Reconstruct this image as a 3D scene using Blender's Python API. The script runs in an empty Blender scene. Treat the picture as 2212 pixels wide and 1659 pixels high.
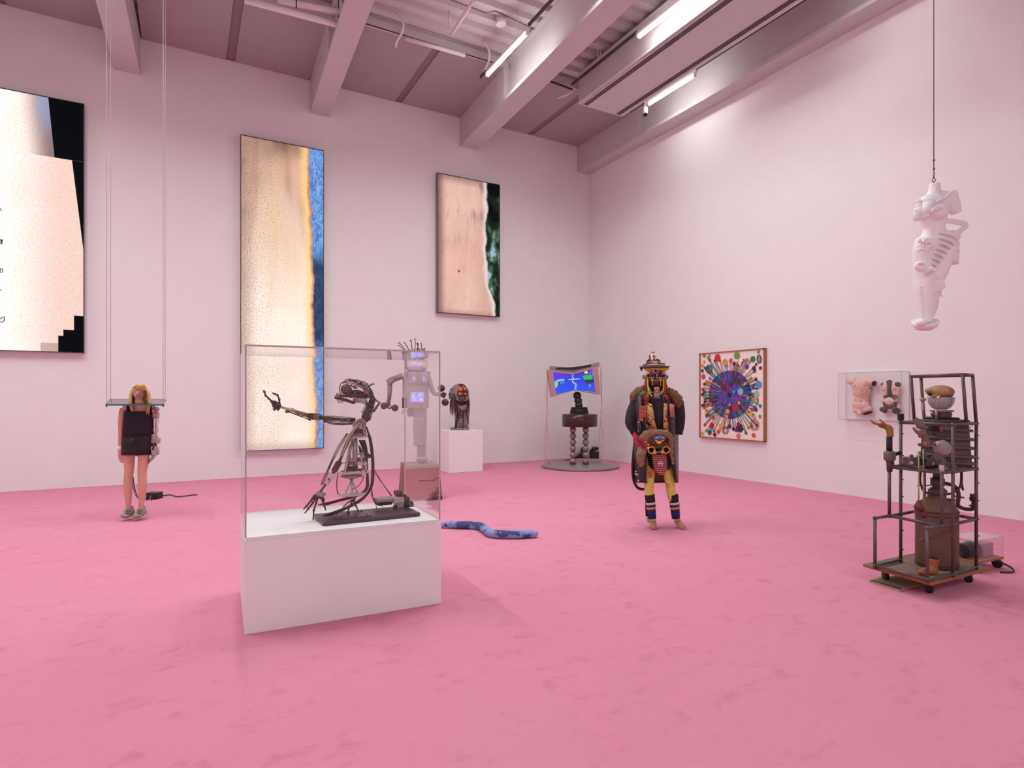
import bpy, math, random
from mathutils import Vector, Matrix, noise as mnoise
sc = bpy.context.scene
C = sc.collection

# ------------------------------------------------------------------ camera
CA, SA, FPX, H = .8760, .4823, 1285.0, 1.5          # room axes: X along back wall, Y along right wall
cam_d = bpy.data.cameras.new('camera'); cam = bpy.data.objects.new('camera', cam_d); C.objects.link(cam)
cam_d.sensor_width = 36; cam_d.lens = 36 * FPX / 2212; cam_d.shift_y = 29.5 / 2212
cam_d.clip_start = .05; cam_d.clip_end = 200
cam.location = (0, 0, H); cam.rotation_euler = (math.pi / 2, 0, -math.atan2(SA, CA))
sc.camera = cam

# ------------------------------------------------------------------ world, exposure
wd = bpy.data.worlds.new('world'); sc.world = wd; wd.use_nodes = True
wd.node_tree.nodes['Background'].inputs[0].default_value = (1, 1, 1, 1)
wd.node_tree.nodes['Background'].inputs[1].default_value = .1
sc.view_settings.view_transform = 'Standard'; sc.view_settings.look = 'None'
sc.view_settings.exposure = 0.17; sc.view_settings.gamma = 1
sc.view_settings.use_curve_mapping = False
sc.cycles.transparent_max_bounces = 24
sc.cycles.max_bounces = 8; sc.cycles.diffuse_bounces = 4; sc.cycles.glossy_bounces = 3
sc.cycles.sample_clamp_indirect = 6; sc.cycles.adaptive_threshold = .02
LAMP_W = 24.5                                       # watts of each ceiling tube
LAMP_COL = (.905, 1.0, .985)
TUBE_E = 22.0

# ------------------------------------------------------------------ geometry kit
def W(x, d, z): return Vector((CA * x + SA * d, -SA * x + CA * d, z))
def P(u, v, d): return W((u - 1106) / FPX * d, d, H - (v - 859) / FPX * d)
def ZP(u, v, z=0.): return P(u, v, (H - z) * FPX / (v - 859))
YA, XB = 12.214, 8.95
def WA(u, v, o=0.): return P(u, v, (YA - o) / (-SA * (u - 1106) / FPX + CA))
def WB(u, v, o=0.): return P(u, v, (XB - o) / (CA * (u - 1106) / FPX + SA))
RIGHT, FWD, UP = Vector((CA, -SA, 0)), Vector((SA, CA, 0)), Vector((0, 0, 1))
BC = Matrix((RIGHT, FWD, UP)).transposed()           # local x = right, y = away, z = up
def crop(ox, oy, s): return lambda x, y: (ox + x / s, oy + y / s)
def rotz(a): return Matrix.Rotation(a, 3, 'Z')
def look(dirv, up=UP):
    z = Vector(dirv).normalized(); up = Vector(up)
    if abs(z.dot(up)) > .99: up = Vector((1, 0, 0))
    x = up.cross(z).normalized(); y = z.cross(x)
    return Matrix((x, y, z)).transposed()            # local z along dirv

class Fig:
    """a thing seen at distance d: pixel (u, v) and w metres further away -> point in the room"""
    def __init__(s, d, k=0., u0=0.): s.d, s.k, s.u0 = d, k, u0
    def dd(s, u): return s.d + s.k * (u - s.u0)
    def __call__(s, u, v, w=0.): return P(u, v, s.dd(u) + w)
    def m(s, px): return px * s.d / FPX
    def q(s, cr): return lambda x, y, w=0.: s(*cr(x, y), w)

def catmull(pts, n=6):
    pts = [Vector(p) for p in pts]
    if len(pts) < 3: return pts
    e = [2 * pts[0] - pts[1]] + pts + [2 * pts[-1] - pts[-2]]
    out = []
    for i in range(1, len(e) - 2):
        a, b, c, d = e[i - 1:i + 3]
        for k in range(n):
            t = k / n
            out.append(.5 * ((2 * b) + (c - a) * t + (2 * a - 5 * b + 4 * c - d) * t * t + (3 * b - a - 3 * c + d) * t ** 3))
    out.append(pts[-1]); return out

class M:
    def __init__(s): s.v, s.f, s.sm, s.col, s.c, s.mi, s.cm = [], [], [], [], None, [], 0
    def add(s, vs, fs, smooth=False):
        b = len(s.v); s.v += [Vector(x) for x in vs]
        for f in fs:
            s.f.append([b + i for i in f]); s.sm.append(smooth); s.col.append(s.c); s.mi.append(s.cm)
        return s
    def box(s, c, size, R=None):
        R = R or Matrix.Identity(3); c = Vector(c); x, y, z = [k / 2 for k in size]
        vs = [c + R @ Vector((a * x, b * y, d * z)) for d in (-1, 1) for b in (-1, 1) for a in (-1, 1)]
        return s.add(vs, [(0, 2, 3, 1), (4, 5, 7, 6), (0, 1, 5, 4), (2, 6, 7, 3), (0, 4, 6, 2), (1, 3, 7, 5)])
    def bevbox(s, c, size, R=None, b=.01):
        R = R or Matrix.Identity(3); c = Vector(c); hx, hy, hz = [k / 2 for k in size]
        b = min(b, hx * .9, hy * .9, hz * .9)
        rings = []
        for z, i in ((-hz, b), (-hz + b, 0), (hz - b, 0), (hz, b)):
            x, y, q = hx - i, hy - i, b * .7
            rings.append([c + R @ Vector(p) for p in ((-x + q, -y, z), (x - q, -y, z), (x, -y + q, z), (x, y - q, z), (x - q, y, z), (-x + q, y, z), (-x, y - q, z), (-x, -y + q, z))])
        return s.rings(rings, smooth=False)
    def rings(s, rings, smooth=True, cap=True, close=False):
        n = len(rings[0]); vs = [p for r in rings for p in r]; fs = []
        m = len(rings)
        for i in range(m if close else m - 1):
            a, b = i * n, ((i + 1) % m) * n
            for k in range(n):
                k2 = (k + 1) % n; fs.append((a + k, a + k2, b + k2, b + k))
        s.add(vs, fs, smooth)
        if cap and not close:
            b0 = len(s.v) - len(vs)
            for f in (list(range(n))[::-1], list(range((m - 1) * n, m * n))):
                s.f.append([b0 + i for i in f]); s.sm.append(False); s.col.append(s.c); s.mi.append(s.cm)
        return s
    def tube(s, pts, r, n=8, cap=True, curve=0, flat=1., up=UP, smooth=True):
        pts = [Vector(p) for p in pts]
        if curve:
            k0 = len(pts); pts = catmull(pts, curve)
            if not isinstance(r, (int, float)):
                rr = []
                for i in range(len(pts)):
                    t = i / (len(pts) - 1) * (k0 - 1); j = min(int(t), k0 - 2); rr.append(r[j] + (r[j + 1] - r[j]) * (t - j))
                r = rr
        if isinstance(r, (int, float)): r = [r] * len(pts)
        rings = []; px = None
        for i, p in enumerate(pts):
            t = (pts[min(i + 1, len(pts) - 1)] - pts[max(i - 1, 0)])
            if t.length < 1e-9: t = Vector((0, 0, 1))
            t.normalize()
            if px is None:
                u = Vector(up) if abs(t.dot(Vector(up))) < .95 else FWD
                px = (u - t * u.dot(t)).normalized()
            else:
                px = px - t * px.dot(t)
                px = px.normalized() if px.length > 1e-6 else t.orthogonal().normalized()
            py = t.cross(px)
            rings.append([p + r[i] * (math.cos(a) * px + math.sin(a) * flat * py) for a in [2 * math.pi * k / n for k in range(n)]])
        return s.rings(rings, smooth, cap)
    def ball(s, c, r, R=None, nu=12, nv=8, smooth=True):
        if isinstance(r, (int, float)): r = (r, r, r)
        R = R or Matrix.Identity(3); c = Vector(c); vs = [c + R @ Vector((0, 0, -r[2]))]; fs = []
        for j in range(1, nv):
            ph = -math.pi / 2 + math.pi * j / nv
            for i in range(nu):
                a = 2 * math.pi * i / nu
                vs.append(c + R @ Vector((r[0] * math.cos(ph) * math.cos(a), r[1] * math.cos(ph) * math.sin(a), r[2] * math.sin(ph))))
        vs.append(c + R @ Vector((0, 0, r[2]))); L = len(vs) - 1
        for i in range(nu):
            k = (i + 1) % nu
            fs.append((0, 1 + k, 1 + i)); fs.append((L, L - nu + i, L - nu + k))
            for j in range(nv - 2): fs.append((1 + j * nu + i, 1 + j * nu + k, 1 + (j + 1) * nu + k, 1 + (j + 1) * nu + i))
        return s.add(vs, fs, smooth)
    def lathe(s, prof, c, R=None, n=20, sx=1., sy=1., smooth=True, cap=True):
        R = R or Matrix.Identity(3); c = Vector(c)
        return s.rings([[c + R @ Vector((r * sx * math.cos(2 * math.pi * k / n), r * sy * math.sin(2 * math.pi * k / n), z)) for k in range(n)] for r, z in prof], smooth, cap)
    def prism(s, pts, off):
        off = Vector(off); pts = [Vector(p) for p in pts]; n = len(pts)
        vs = pts + [p + off for p in pts]
        fs = [tuple(range(n))[::-1], tuple(range(n, 2 * n))] + [(i, (i + 1) % n, n + (i + 1) % n, n + i) for i in range(n)]
        return s.add(vs, fs)
    def ring(s, c, R, r1, r2, n=20, m=6):
        """torus, axis = local z"""
        c = Vector(c)
        return s.rings([[c + R @ Vector(((r1 + r2 * math.cos(b)) * math.cos(a), (r1 + r2 * math.cos(b)) * math.sin(a), r2 * math.sin(b))) for b in [2 * math.pi * k / m for k in range(m)]] for a in [2 * math.pi * j / n for j in range(n)]], True, False, True)
    def sheet(s, grid, t=0.004):
        """grid of points -> sheet with thickness, front = grid order"""
        R, K = len(grid), len(grid[0]); g = [[Vector(p) for p in r] for r in grid]
        nrm = (g[0][-1] - g[0][0]).cross(g[-1][0] - g[0][0]).normalized() * t
        vs = [p for r in g for p in r] + [p + nrm for r in g for p in r]; n = R * K; fs = []
        for i in range(R - 1):
            for j in range(K - 1):
                a = i * K + j; fs.append((a, a + 1, a + K + 1, a + K)); fs.append((n + a, n + a + K, n + a + K + 1, n + a + 1))
        bd = [j for j in range(K)] + [i * K + K - 1 for i in range(1, R)] + [(R - 1) * K + j for j in range(K - 2, -1, -1)] + [i * K for i in range(R - 2, 0, -1)]
        for a, b in zip(bd, bd[1:] + bd[:1]): fs.append((a, n + a, n + b, b))
        return s.add(vs, fs, True)

def lin(c):
    if isinstance(c, str): c = [int(c[i:i + 2], 16) / 255 for i in (0, 2, 4)]
    return tuple(x / 12.92 if x <= .04045 else ((x + .055) / 1.055) ** 2.4 for x in c[:3]) + (1,)

def link(name, mesh, mat, parent=None, label=None):
    """mesh builder in room coordinates -> one mesh object (child of parent when given)"""
    m = mesh
    root = parent
    while root is not None and root.parent is not None: root = root.parent
    if root is not None: off = root.location.copy()
    else:
        lo = [min(v[i] for v in m.v) for i in range(3)]; hi = [max(v[i] for v in m.v) for i in range(3)]
        off = Vector(((lo[0] + hi[0]) / 2, (lo[1] + hi[1]) / 2, lo[2]))
    me = bpy.data.meshes.new(name); me.from_pydata([tuple(v - off) for v in m.v], [], m.f)
    me.polygons.foreach_set('use_smooth', m.sm)
    for x in (mat if isinstance(mat, (list, tuple)) else [mat]): me.materials.append(x)
    if any(m.mi): me.polygons.foreach_set('material_index', m.mi)
    if any(c is not None for c in m.col):
        at = me.color_attributes.new('Col', 'FLOAT_COLOR', 'CORNER'); k = 0; data = []
        for f, c in zip(m.f, m.col):
            cc = lin(c) if c is not None else (1, 1, 1, 1); data += list(cc) * len(f)
        at.data.foreach_set('color', data)
    me.validate(); me.update()
    o = bpy.data.objects.new(name, me); C.objects.link(o)
    if parent is not None: o.parent = parent
    else: o.location = off
    if label: o['label'] = label
    return o

def thing(name, label, cat, loc, group=None, kind=None):
    o = bpy.data.objects.new(name, None); C.objects.link(o); o.location = loc; o.empty_display_size = .1
    o['label'] = label; o['category'] = cat
    if group: o['group'] = group
    if kind: o['kind'] = kind
    return o
def tag(o, label, cat, group=None, kind=None):
    o['label'] = label; o['category'] = cat
    if group: o['group'] = group
    if kind: o['kind'] = kind
    return o
def struct(name, mesh, mat, parent=None):
    o = link(name, mesh, mat, parent)
    if parent is None: o['kind'] = 'structure'
    return o

def fuse(o, voxel=.012, it=6, fac=.5, sub=0):
    """blend the overlapping pieces of a body into one continuous skin"""
    r = o.modifiers.new('r', 'REMESH'); r.mode = 'VOXEL'; r.voxel_size = voxel; r.use_smooth_shade = True
    s = o.modifiers.new('s', 'SMOOTH'); s.factor = fac; s.iterations = it
    dg = bpy.context.evaluated_depsgraph_get()
    me = bpy.data.meshes.new_from_object(o.evaluated_get(dg)); mats = list(o.data.materials)
    old = o.data; o.modifiers.clear(); o.data = me; me.name = old.name
    me.materials.clear()
    for x in mats: me.materials.append(x)
    me.polygons.foreach_set('use_smooth', [True] * len(me.polygons))
    bpy.data.meshes.remove(old)
    return o

def clampz(root, z):
    """nothing of a thing sinks below what it stands on"""
    for o in [root] + list(root.children_recursive):
        if o.type == 'MESH':
            for v in o.data.vertices:
                if v.co.z + root.location.z < z: v.co.z = z - root.location.z
            o.data.update()

def jiggle(o, amp, scale, seed=0.):
    """push the skin of a mesh in and out along its normals"""
    me = o.data
    ns = [v.normal.copy() for v in me.vertices]
    for v, n in zip(me.vertices, ns):
        v.co += n * amp * mnoise.noise(v.co * scale + Vector((seed, 0, 0)))
    me.update()

# ------------------------------------------------------------------ materials
class NT:
    def __init__(s, name):
        s.m = bpy.data.materials.new(name); s.m.use_nodes = True; s.t = s.m.node_tree
        s.b = s.t.nodes['Principled BSDF']; s.out = s.t.nodes['Material Output']
    def n(s, ty, **kw):
        x = s.t.nodes.new(ty)
        for k, v in kw.items(): setattr(x, k, v)
        return x
    def put(s, sock, v):
        if isinstance(v, bpy.types.NodeSocket): s.t.links.new(v, sock)
        elif isinstance(v, str): sock.default_value = lin(v)
        elif v is not None: sock.default_value = v
    def math(s, op, a, b=None, c=None, clamp=False):
        x = s.n('ShaderNodeMath', operation=op, use_clamp=clamp); s.put(x.inputs[0], a)
        if b is not None: s.put(x.inputs[1], b)
        if c is not None: s.put(x.inputs[2], c)
        return x.outputs[0]
    def step(s, x, a, b):
        """0 below a, 1 above b"""
        q = s.n('ShaderNodeMapRange', interpolation_type='SMOOTHSTEP'); s.put(q.inputs[0], x); q.inputs[1].default_value = a; q.inputs[2].default_value = b
        return q.outputs[0]
    def mix(s, f, a, b, blend='MIX'):
        x = s.n('ShaderNodeMix', data_type='RGBA', blend_type=blend); s.put(x.inputs[0], f); s.put(x.inputs[6], a); s.put(x.inputs[7], b); return x.outputs[2]
    def ramp(s, f, stops, interp='LINEAR'):
        x = s.n('ShaderNodeValToRGB'); s.put(x.inputs[0], f); r = x.color_ramp; r.interpolation = interp
        while len(r.elements) < len(stops): r.elements.new(.5)
        for e, (p, c) in zip(r.elements, stops): e.position = p; e.color = lin(c)
        return x.outputs[0]
    def coord(s, kind='Object', scale=None):
        o = s.n('ShaderNodeTexCoord').outputs[kind]
        if scale is not None:
            x = s.n('ShaderNodeMapping'); s.t.links.new(o, x.inputs[0]); x.inputs['Scale'].default_value = scale; o = x.outputs[0]
        return o
    def xyz(s, kind='Object'):
        x = s.n('ShaderNodeSeparateXYZ'); s.t.links.new(s.coord(kind), x.inputs[0]); return x.outputs
    def noise(s, scale, detail=3., rough=.5, vec=None, dist=0.):
        x = s.n('ShaderNodeTexNoise'); s.put(x.inputs['Vector'], vec if vec is not None else s.coord()); x.inputs['Scale'].default_value = scale; x.inputs['Detail'].default_value = detail; x.inputs['Roughness'].default_value = rough; x.inputs['Distortion'].default_value = dist
        return x.outputs['Fac']
    def voro(s, scale, vec=None, feature='F1', out='Distance', rand=1.):
        x = s.n('ShaderNodeTexVoronoi', feature=feature); s.put(x.inputs['Vector'], vec if vec is not None else s.coord()); x.inputs['Scale'].default_value = scale; x.inputs['Randomness'].default_value = rand
        return x.outputs[out]
    def wave(s, scale, axis='X', dist=0., vec=None, prof='SIN'):
        x = s.n('ShaderNodeTexWave', bands_direction=axis, wave_profile=prof); s.put(x.inputs['Vector'], vec if vec is not None else s.coord()); x.inputs['Scale'].default_value = scale; x.inputs['Distortion'].default_value = dist
        return x.outputs['Fac']
    def bump(s, h, strength=.3, dist=.01):
        x = s.n('ShaderNodeBump'); s.put(x.inputs['Height'], h); x.inputs['Strength'].default_value = strength; x.inputs['Distance'].default_value = dist
        s.t.links.new(x.outputs[0], s.b.inputs['Normal'])
    def base(s, col=None, rough=None, metal=None, spec=None):
        s.put(s.b.inputs['Base Color'], col); s.put(s.b.inputs['Roughness'], rough); s.put(s.b.inputs['Metallic'], metal); s.put(s.b.inputs['Specular IOR Level'], spec); return s.m

def plain(name, col, rough=.5, metal=0., spec=None, var=.12, scale=30., bump=.0):
    t = NT(name); n = t.noise(scale, 4)
    a = lin(col); dk = tuple(x * (1 - var) for x in a[:3]) + (1,); lt = tuple(min(1, x * (1 + var)) for x in a[:3]) + (1,)
    c = t.mix(n, dk, lt)
    if bump: t.bump(n, bump, .01)
    return t.base(c, rough, metal, spec)
def glow(name, col, e, back='111111'):
    t = NT(name); t.base(back, .4); t.put(t.b.inputs['Emission Color'], col); t.b.inputs['Emission Strength'].default_value = e
    return t.m
def vcol(name, rough=.6, metal=0.):
    t = NT(name); a = t.n('ShaderNodeAttribute', attribute_name='Col'); n = t.noise(60, 3)
    t.base(t.mix(t.math('MULTIPLY', n, .25), a.outputs['Color'], '000000', 'MIX'), rough, metal); return t.m
def acrylic(name, tint='f4f2f3', amount=1., haze=.0):
    t = NT(name); t.t.nodes.remove(t.b)
    lw = t.n('ShaderNodeLayerWeight'); lw.inputs[0].default_value = .5
    p5 = t.math('POWER', lw.outputs['Facing'], 4.0)
    fac = t.math('MULTIPLY_ADD', p5, .85, .035 * amount)
    tr = t.n('ShaderNodeBsdfTransparent'); tr.inputs[0].default_value = lin(tint)
    gl = t.n('ShaderNodeBsdfGlossy'); gl.inputs['Roughness'].default_value = .02; gl.inputs['Color'].default_value = (.95, .95, .95, 1)
    mx = t.n('ShaderNodeMixShader'); t.t.links.new(fac, mx.inputs[0]); t.t.links.new(tr.outputs[0], mx.inputs[1]); t.t.links.new(gl.outputs[0], mx.inputs[2])
    last = mx.outputs[0]
    if haze:
        df = t.n('ShaderNodeBsdfDiffuse'); df.inputs[0].default_value = (.8, .8, .8, 1)
        m2 = t.n('ShaderNodeMixShader'); m2.inputs[0].default_value = haze; t.t.links.new(last, m2.inputs[1]); t.t.links.new(df.outputs[0], m2.inputs[2]); last = m2.outputs[0]
    t.t.links.new(last, t.out.inputs['Surface'])
    return t.m

# white room paint
t = NT('wall_paint'); n = t.noise(3, 5); t.bump(t.noise(220, 2), .04, .002)
MAT_WALL = t.base(t.mix(n, 'ece8e9', 'f1eeee'), .75, 0, 0.)
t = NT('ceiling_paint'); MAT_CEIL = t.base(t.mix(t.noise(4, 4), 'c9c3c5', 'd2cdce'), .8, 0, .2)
t = NT('scrim_panel'); MAT_PANEL = t.base(t.mix(t.noise(2, 4), 'aa9ea1', 'b3a8ab'), .7, 0, .25)
MAT_REVEAL = plain('panel_joint', '8d7f83', .8)
MAT_STEEL = plain('galvanised_deck', 'cfcacb', .55, .15, var=.06)
MAT_BLACK = plain('matt_black', '17151a', .55)
MAT_RAIL = plain('dark_rail', '3b3438', .5)
MAT_WHITE = plain('white_enamel', 'ece9ea', .45, var=.03)
MAT_PED = plain('white_plinth_paint', 'f0edee', .55, var=.02, scale=4)
# pink carpet: worn pile with soft smudges, fine tufts
t = NT('pink_carpet')
big = t.noise(1.1, 5, .6); sm = t.noise(5, 6, .62, vec=t.coord('Object', (1, 1.6, 1)), dist=.4); tuft = t.noise(420, 2)
c = t.mix(big, 'e68fa9', 'ee9bb4'); c = t.mix(t.math('MULTIPLY', t.step(sm, .52, .78), .6), c, 'ca718e'); c = t.mix(t.math('MULTIPLY', tuft, .35), c, 'e6a2b8')
t.bump(t.math('ADD', tuft, t.math('MULTIPLY', sm, 1.4)), .55, .006)
MAT_CARPET = t.base(c, .95, 0, 0.)
# ------------------------------------------------------------------ room shell
XL, YF, ZC, ZD, ZBEAM = -9.0, -7.0, 7.755, 7.90, 7.12
struct('floor', M().box(((XL + XB) / 2, (YF + YA) / 2, -.05), (XB - XL + .6, YA - YF + .6, .1)), MAT_CARPET)
struct('wall_back', M().box(((XL + XB) / 2, YA + .1, 4.1), (XB - XL + .6, .2, 8.2)), MAT_WALL)
struct('wall_right', M().box((XB + .1, (YF + YA) / 2, 4.1), (.2, YA - YF, 8.2)), MAT_WALL)
struct('wall_left', M().box((XL - .1, (YF + YA) / 2, 4.1), (.2, YA - YF, 8.2)), MAT_WALL)
struct('wall_front', M().box(((XL + XB) / 2, YF - .1, 4.1), (XB - XL + .6, .2, 8.2)), MAT_WALL)
# corrugated deck, ribs along X
m = M(); prof = []; y = YF
while y < YA:
    prof += [(y, ZD), (y + .14, ZD), (y + .17, ZD + .08), (y + .29, ZD + .08)]; y += .32
prof = [(a, b) for a, b in prof if a <= YA] + [(YA, ZD)]
vs = [(x, a, b) for x in (XL, XB) for a, b in prof] + [(x, a, 8.15) for x in (XL, XB) for a in (YF, YA)]
k = len(prof)
m.add(vs, [(i + 1, i, k + i, k + i + 1) for i in range(k - 1)] + [(2 * k, 2 * k + 1, 2 * k + 3, 2 * k + 2)])
deck = struct('ceiling', m, MAT_STEEL)
# beams running away from the camera: (x at back wall, x at Y=8, half width)
BE = [(-8.3, -8.3, .19), (-4.25, -4.3, .19), (-.858, -.985, .185), (2.357, 2.155, .185), (5.605, 5.445, .215)]
def beam(n, xw, x8, hw):
    dx = (xw - x8) / 4.2
    def X(y): return xw + (y - YA) * dx
    def bar(y0, y1, o0, o1, z0, z1):
        return M().add([(X(y) + o, y, z) for z in (z0, z1) for y in (y0, y1) for o in (o0, o1)], [(0, 2, 3, 1), (4, 5, 7, 6), (0, 1, 5, 4), (2, 6, 7, 3), (0, 4, 6, 2), (1, 3, 7, 5)])
    r = thing('trim_%d' % n, 'white boxed ceiling beam', 'beam', (xw, YA - .5, ZBEAM), kind='structure')
    del r['category']; del r['label']
    link('bottom_flange', bar(YF, YA, -hw, hw, ZBEAM, ZBEAM + .07), MAT_CEIL, r)
    link('web', bar(YF, 9.95, -hw * .45, hw * .45, ZBEAM + .07, ZD), MAT_CEIL, r)
    link('top_flange', bar(YF, 9.95, -hw * .8, hw * .8, ZD - .05, ZD), MAT_CEIL, r)
    link('casing', bar(9.95, YA, -hw, hw, ZBEAM + .07, ZD), MAT_CEIL, r)
for i, b in enumerate(BE): beam(i + 1, *b)
r = thing('trim_6', '', 'beam', (8.77, YA - .5, ZBEAM), kind='structure'); del r['category']; del r['label']
link('bottom_flange', M().box((8.765, (YF + YA) / 2, ZBEAM + .035), (.37, YA - YF, .07)), MAT_CEIL, r)
link('web', M().box((8.83, (YF + 9.95) / 2, (ZBEAM + .07 + ZD) / 2), (.24, 9.95 - YF, ZD - ZBEAM - .07)), MAT_CEIL, r)
link('casing', M().box((8.765, (9.95 + YA) / 2, (ZBEAM + .07 + ZD) / 2), (.37, YA - 9.95, ZD - ZBEAM - .07)), MAT_CEIL, r)
# flat panels by the back wall, two in each bay, dark joints
bays = [(-4.06, -1.05), (-.67, 2.17), (2.545, 5.385), (5.825, 8.575)]
for a, b in bays:
    mid = (a + b) / 2
    for x0, x1 in ((a, mid - .06), (mid + .06, b)):
        link('panel', M().box(((x0 + x1) / 2, 11.06, ZC + .03), (x1 - x0 - .03, 2.26, .06)), MAT_PANEL, deck)
    link('joint_strip', M().box((mid, 11.06, ZC + .05), (.2, 2.28, .05)), MAT_REVEAL, deck)
    link('joint_strip', M().box(((a + b) / 2, YA - .02, ZC + .04), (b - a, .04, .06)), MAT_REVEAL, deck)
    link('panel_edge', M().box(((a + b) / 2, 9.92, (ZC + ZD) / 2), (b - a, .03, ZD - ZC + .02)), MAT_CEIL, deck)

# ------------------------------------------------------------------ tube lights on dark rails
MAT_TUBE = glow('lit_tube', (1, .98, .95, 1), TUBE_E, 'ffffff')
MAT_TUBE2 = glow('lit_tube_overhead', (1, .98, .95, 1), 5., 'ffffff'); MAT_TUBE2.cycles.emission_sampling = 'NONE'
def lamp(x, y0, y1, z, label, pw=1.):
    r = thing('tube_light', label, 'light', (x, (y0 + y1) / 2, z), 'ceiling tube lights')
    link('tube', M().tube([(x, y0, z), (x, y1, z)], .03, 10), MAT_TUBE2 if 'overhead' in label else MAT_TUBE, r)
    link('housing', M().box((x, (y0 + y1) / 2, z + .055), (.05, y1 - y0 + .1, .045)), MAT_WHITE, r)
    for y in (y0, y1): link('end_cap', M().box((x, y, z + .01), (.055, .03, .08)), MAT_WHITE, r)
    ld = bpy.data.lights.new('tube_lamp', 'AREA'); ld.shape = 'RECTANGLE'; ld.size = .06; ld.size_y = y1 - y0; ld.energy = LAMP_W * pw * (y1 - y0) / 1.2; ld.color = LAMP_COL; ld.spread = math.radians(162)
    lo = bpy.data.objects.new('tube_lamp', ld); C.objects.link(lo); lo.parent = r; lo.location = (0, 0, -.034)
def rail(x, y0, y1, z, label, gap=None):
    r = thing('light_rail', label, 'rail', (x, (y0 + y1) / 2, z), 'ceiling light rails')
    for a, b in (((y0, y1),) if not gap else ((y0, gap[0] - .05), (gap[1] + .05, y1))):
        if b - a > .05: link('rail_bar', M().box((x, (a + b) / 2, z + .10), (.035, b - a, .04)), MAT_RAIL, r)
    y = y0 + .6
    while y < y1:
        link('hanger', M().tube([(x, y, z + .12), (x, y, ZD)], .006, 6), MAT_WHITE, r); y += 2.4
ZT = 7.32
rail(4.79, -6.5, 9.9, ZT, 'thin dark rail beside the beam left of the air duct', (8.2, 9.62))
rail(6.42, -6.5, 9.3, ZT, 'thin dark rail along the left side of the air duct', (5.2, 7.42))
rail(8.07, -6.5, 9.6, ZT, 'thin dark rail between the air duct and the right wall beam', (7.82, 9.02))
rail(3.27, -6.5, 7.9, ZT, 'bare dark rail hanging in the middle ceiling bay without a tube in view')
lamp(4.79, 8.2, 9.62, ZT, 'glowing white tube beside the beam left of the air duct')
lamp(6.42, 5.2, 7.42, ZT, 'long glowing white tube along the left side of the air duct at the top', .8)
lamp(8.07, 7.82, 9.02, ZT, 'glowing white tube between the air duct and right wall beam, above the spotlight', .3)
for x, ys in ((4.79, (6.9, 5.4)), (8.07, (5.2,)), (3.27, (7.0, 5.5, -4.4, -5.7)), (.6, (8.0, 6.5, -4.4, -5.7)), (-2.4, (9.0, 7.4, 5.8, -4.4, -5.7)), (-5.6, (10.6, 8.0, -4.4, -5.7))):
    for y in ys: lamp(x, y - 1.2, y, ZT, 'ceiling tube light overhead, beyond the edge of the picture', .25 if x > 6 else 2.0 if y < 0 else 1.75 if x < 2 else 1.1)
# spotlight under the right rail
r = thing('spotlight', 'small white spotlight with black face under the right ceiling rail', 'spotlight', P(1394, 236, 13.1))
q = Fig(11.85); c0 = q(1394, 233); c1 = q(1394, 247, -.03)
link('can', M().tube([c0, c1], q.m(5.2), 14), MAT_WHITE, r)
link('lens', M().tube([c1, c1 - Vector((0, 0, .015)) - FWD * .005], q.m(5.0), 14), MAT_BLACK, r)
link('stem', M().tube([c0, Vector((c0.x, c0.y, ZT + .10))], .02, 8), MAT_WHITE, r)

# ------------------------------------------------------------------ air duct with slot diffusers
r = thing('air_duct', 'long white boxed air duct with thin slot vents under the ceiling', 'duct', (7.24, 3, 7.2))
link('duct_body', M().box((7.235, 1.4, 7.5), (1.05, 16.2, .6)), MAT_CEIL, r)
for x in (6.80, 6.835, 6.87, 7.60, 7.635, 7.67):
    link('slot', M().box((x, 1.4, 7.196), (.012, 16.1, .012)), MAT_BLACK, r)
link('lip', M().box((6.72, 1.4, 7.215), (.05, 16.2, .03)), MAT_WHITE, r)
link('lip', M().box((7.75, 1.4, 7.215), (.05, 16.2, .03)), MAT_WHITE, r)
for y in (8.8, 5.6):
    link('duct_hanger', M().tube([(6.70, y, 7.8), (6.70, y, ZD)], .008, 6), MAT_WHITE, r)
# loose pipes and conduits under the deck
def pipe(name, pts, rad, label, mat=MAT_WHITE, cat='pipe', curve=0):
    return tag(link(name, M().tube(pts, rad, 10, curve=curve), mat), label, cat)
za = 7.62
pipe('sprinkler_pipe', [ZP(600, 0, 7.35), ZP(767, 33, 7.35)], .045, 'upper white pipe crossing the second ceiling beam')
pipe('sprinkler_pipe', [ZP(528, 0, 7.2), ZP(754, 60, 7.2)], .045, 'lower white pipe crossing the second ceiling beam')
for (u, v, z) in ((741, 20, 7.35), (731, 49, 7.2), (640, 6, 7.3)):
    p = ZP(u, v, z); tag(link('pipe_hanger', M().tube([p - Vector((0, 0, .08)), Vector((p.x, p.y, ZD))], .008, 6), MAT_BLACK), {741: 'thin dark hanger on the upper white pipe at the second beam', 731: 'thin dark hanger on the lower white pipe at the second beam', 640: 'thin dark hanger left of the second beam, between the two white pipes'}[u], 'hanger')
pipe('strip_housing', [ZP(875, 83, 7.7), ZP(1004, 120, 7.7)], .035, 'unlit white strip along the edge of the flat ceiling panels')
pipe('conduit', [ZP(790, 52, 7.76), ZP(1066, 136, 7.76)], .014, 'thin dark conduit along the edge of the flat ceiling panels', MAT_RAIL)
pipe('branch_pipe', [ZP(1023, 0, 7.6), ZP(974, 76, 7.6)], .03, 'short white branch pipe under the corrugated deck')
p = ZP(971, 62, 7.62); pipe('drop_pipe', [p, Vector((p.x, p.y, ZD))], .025, 'stub of white pipe dropping from the corrugated deck')
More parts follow.
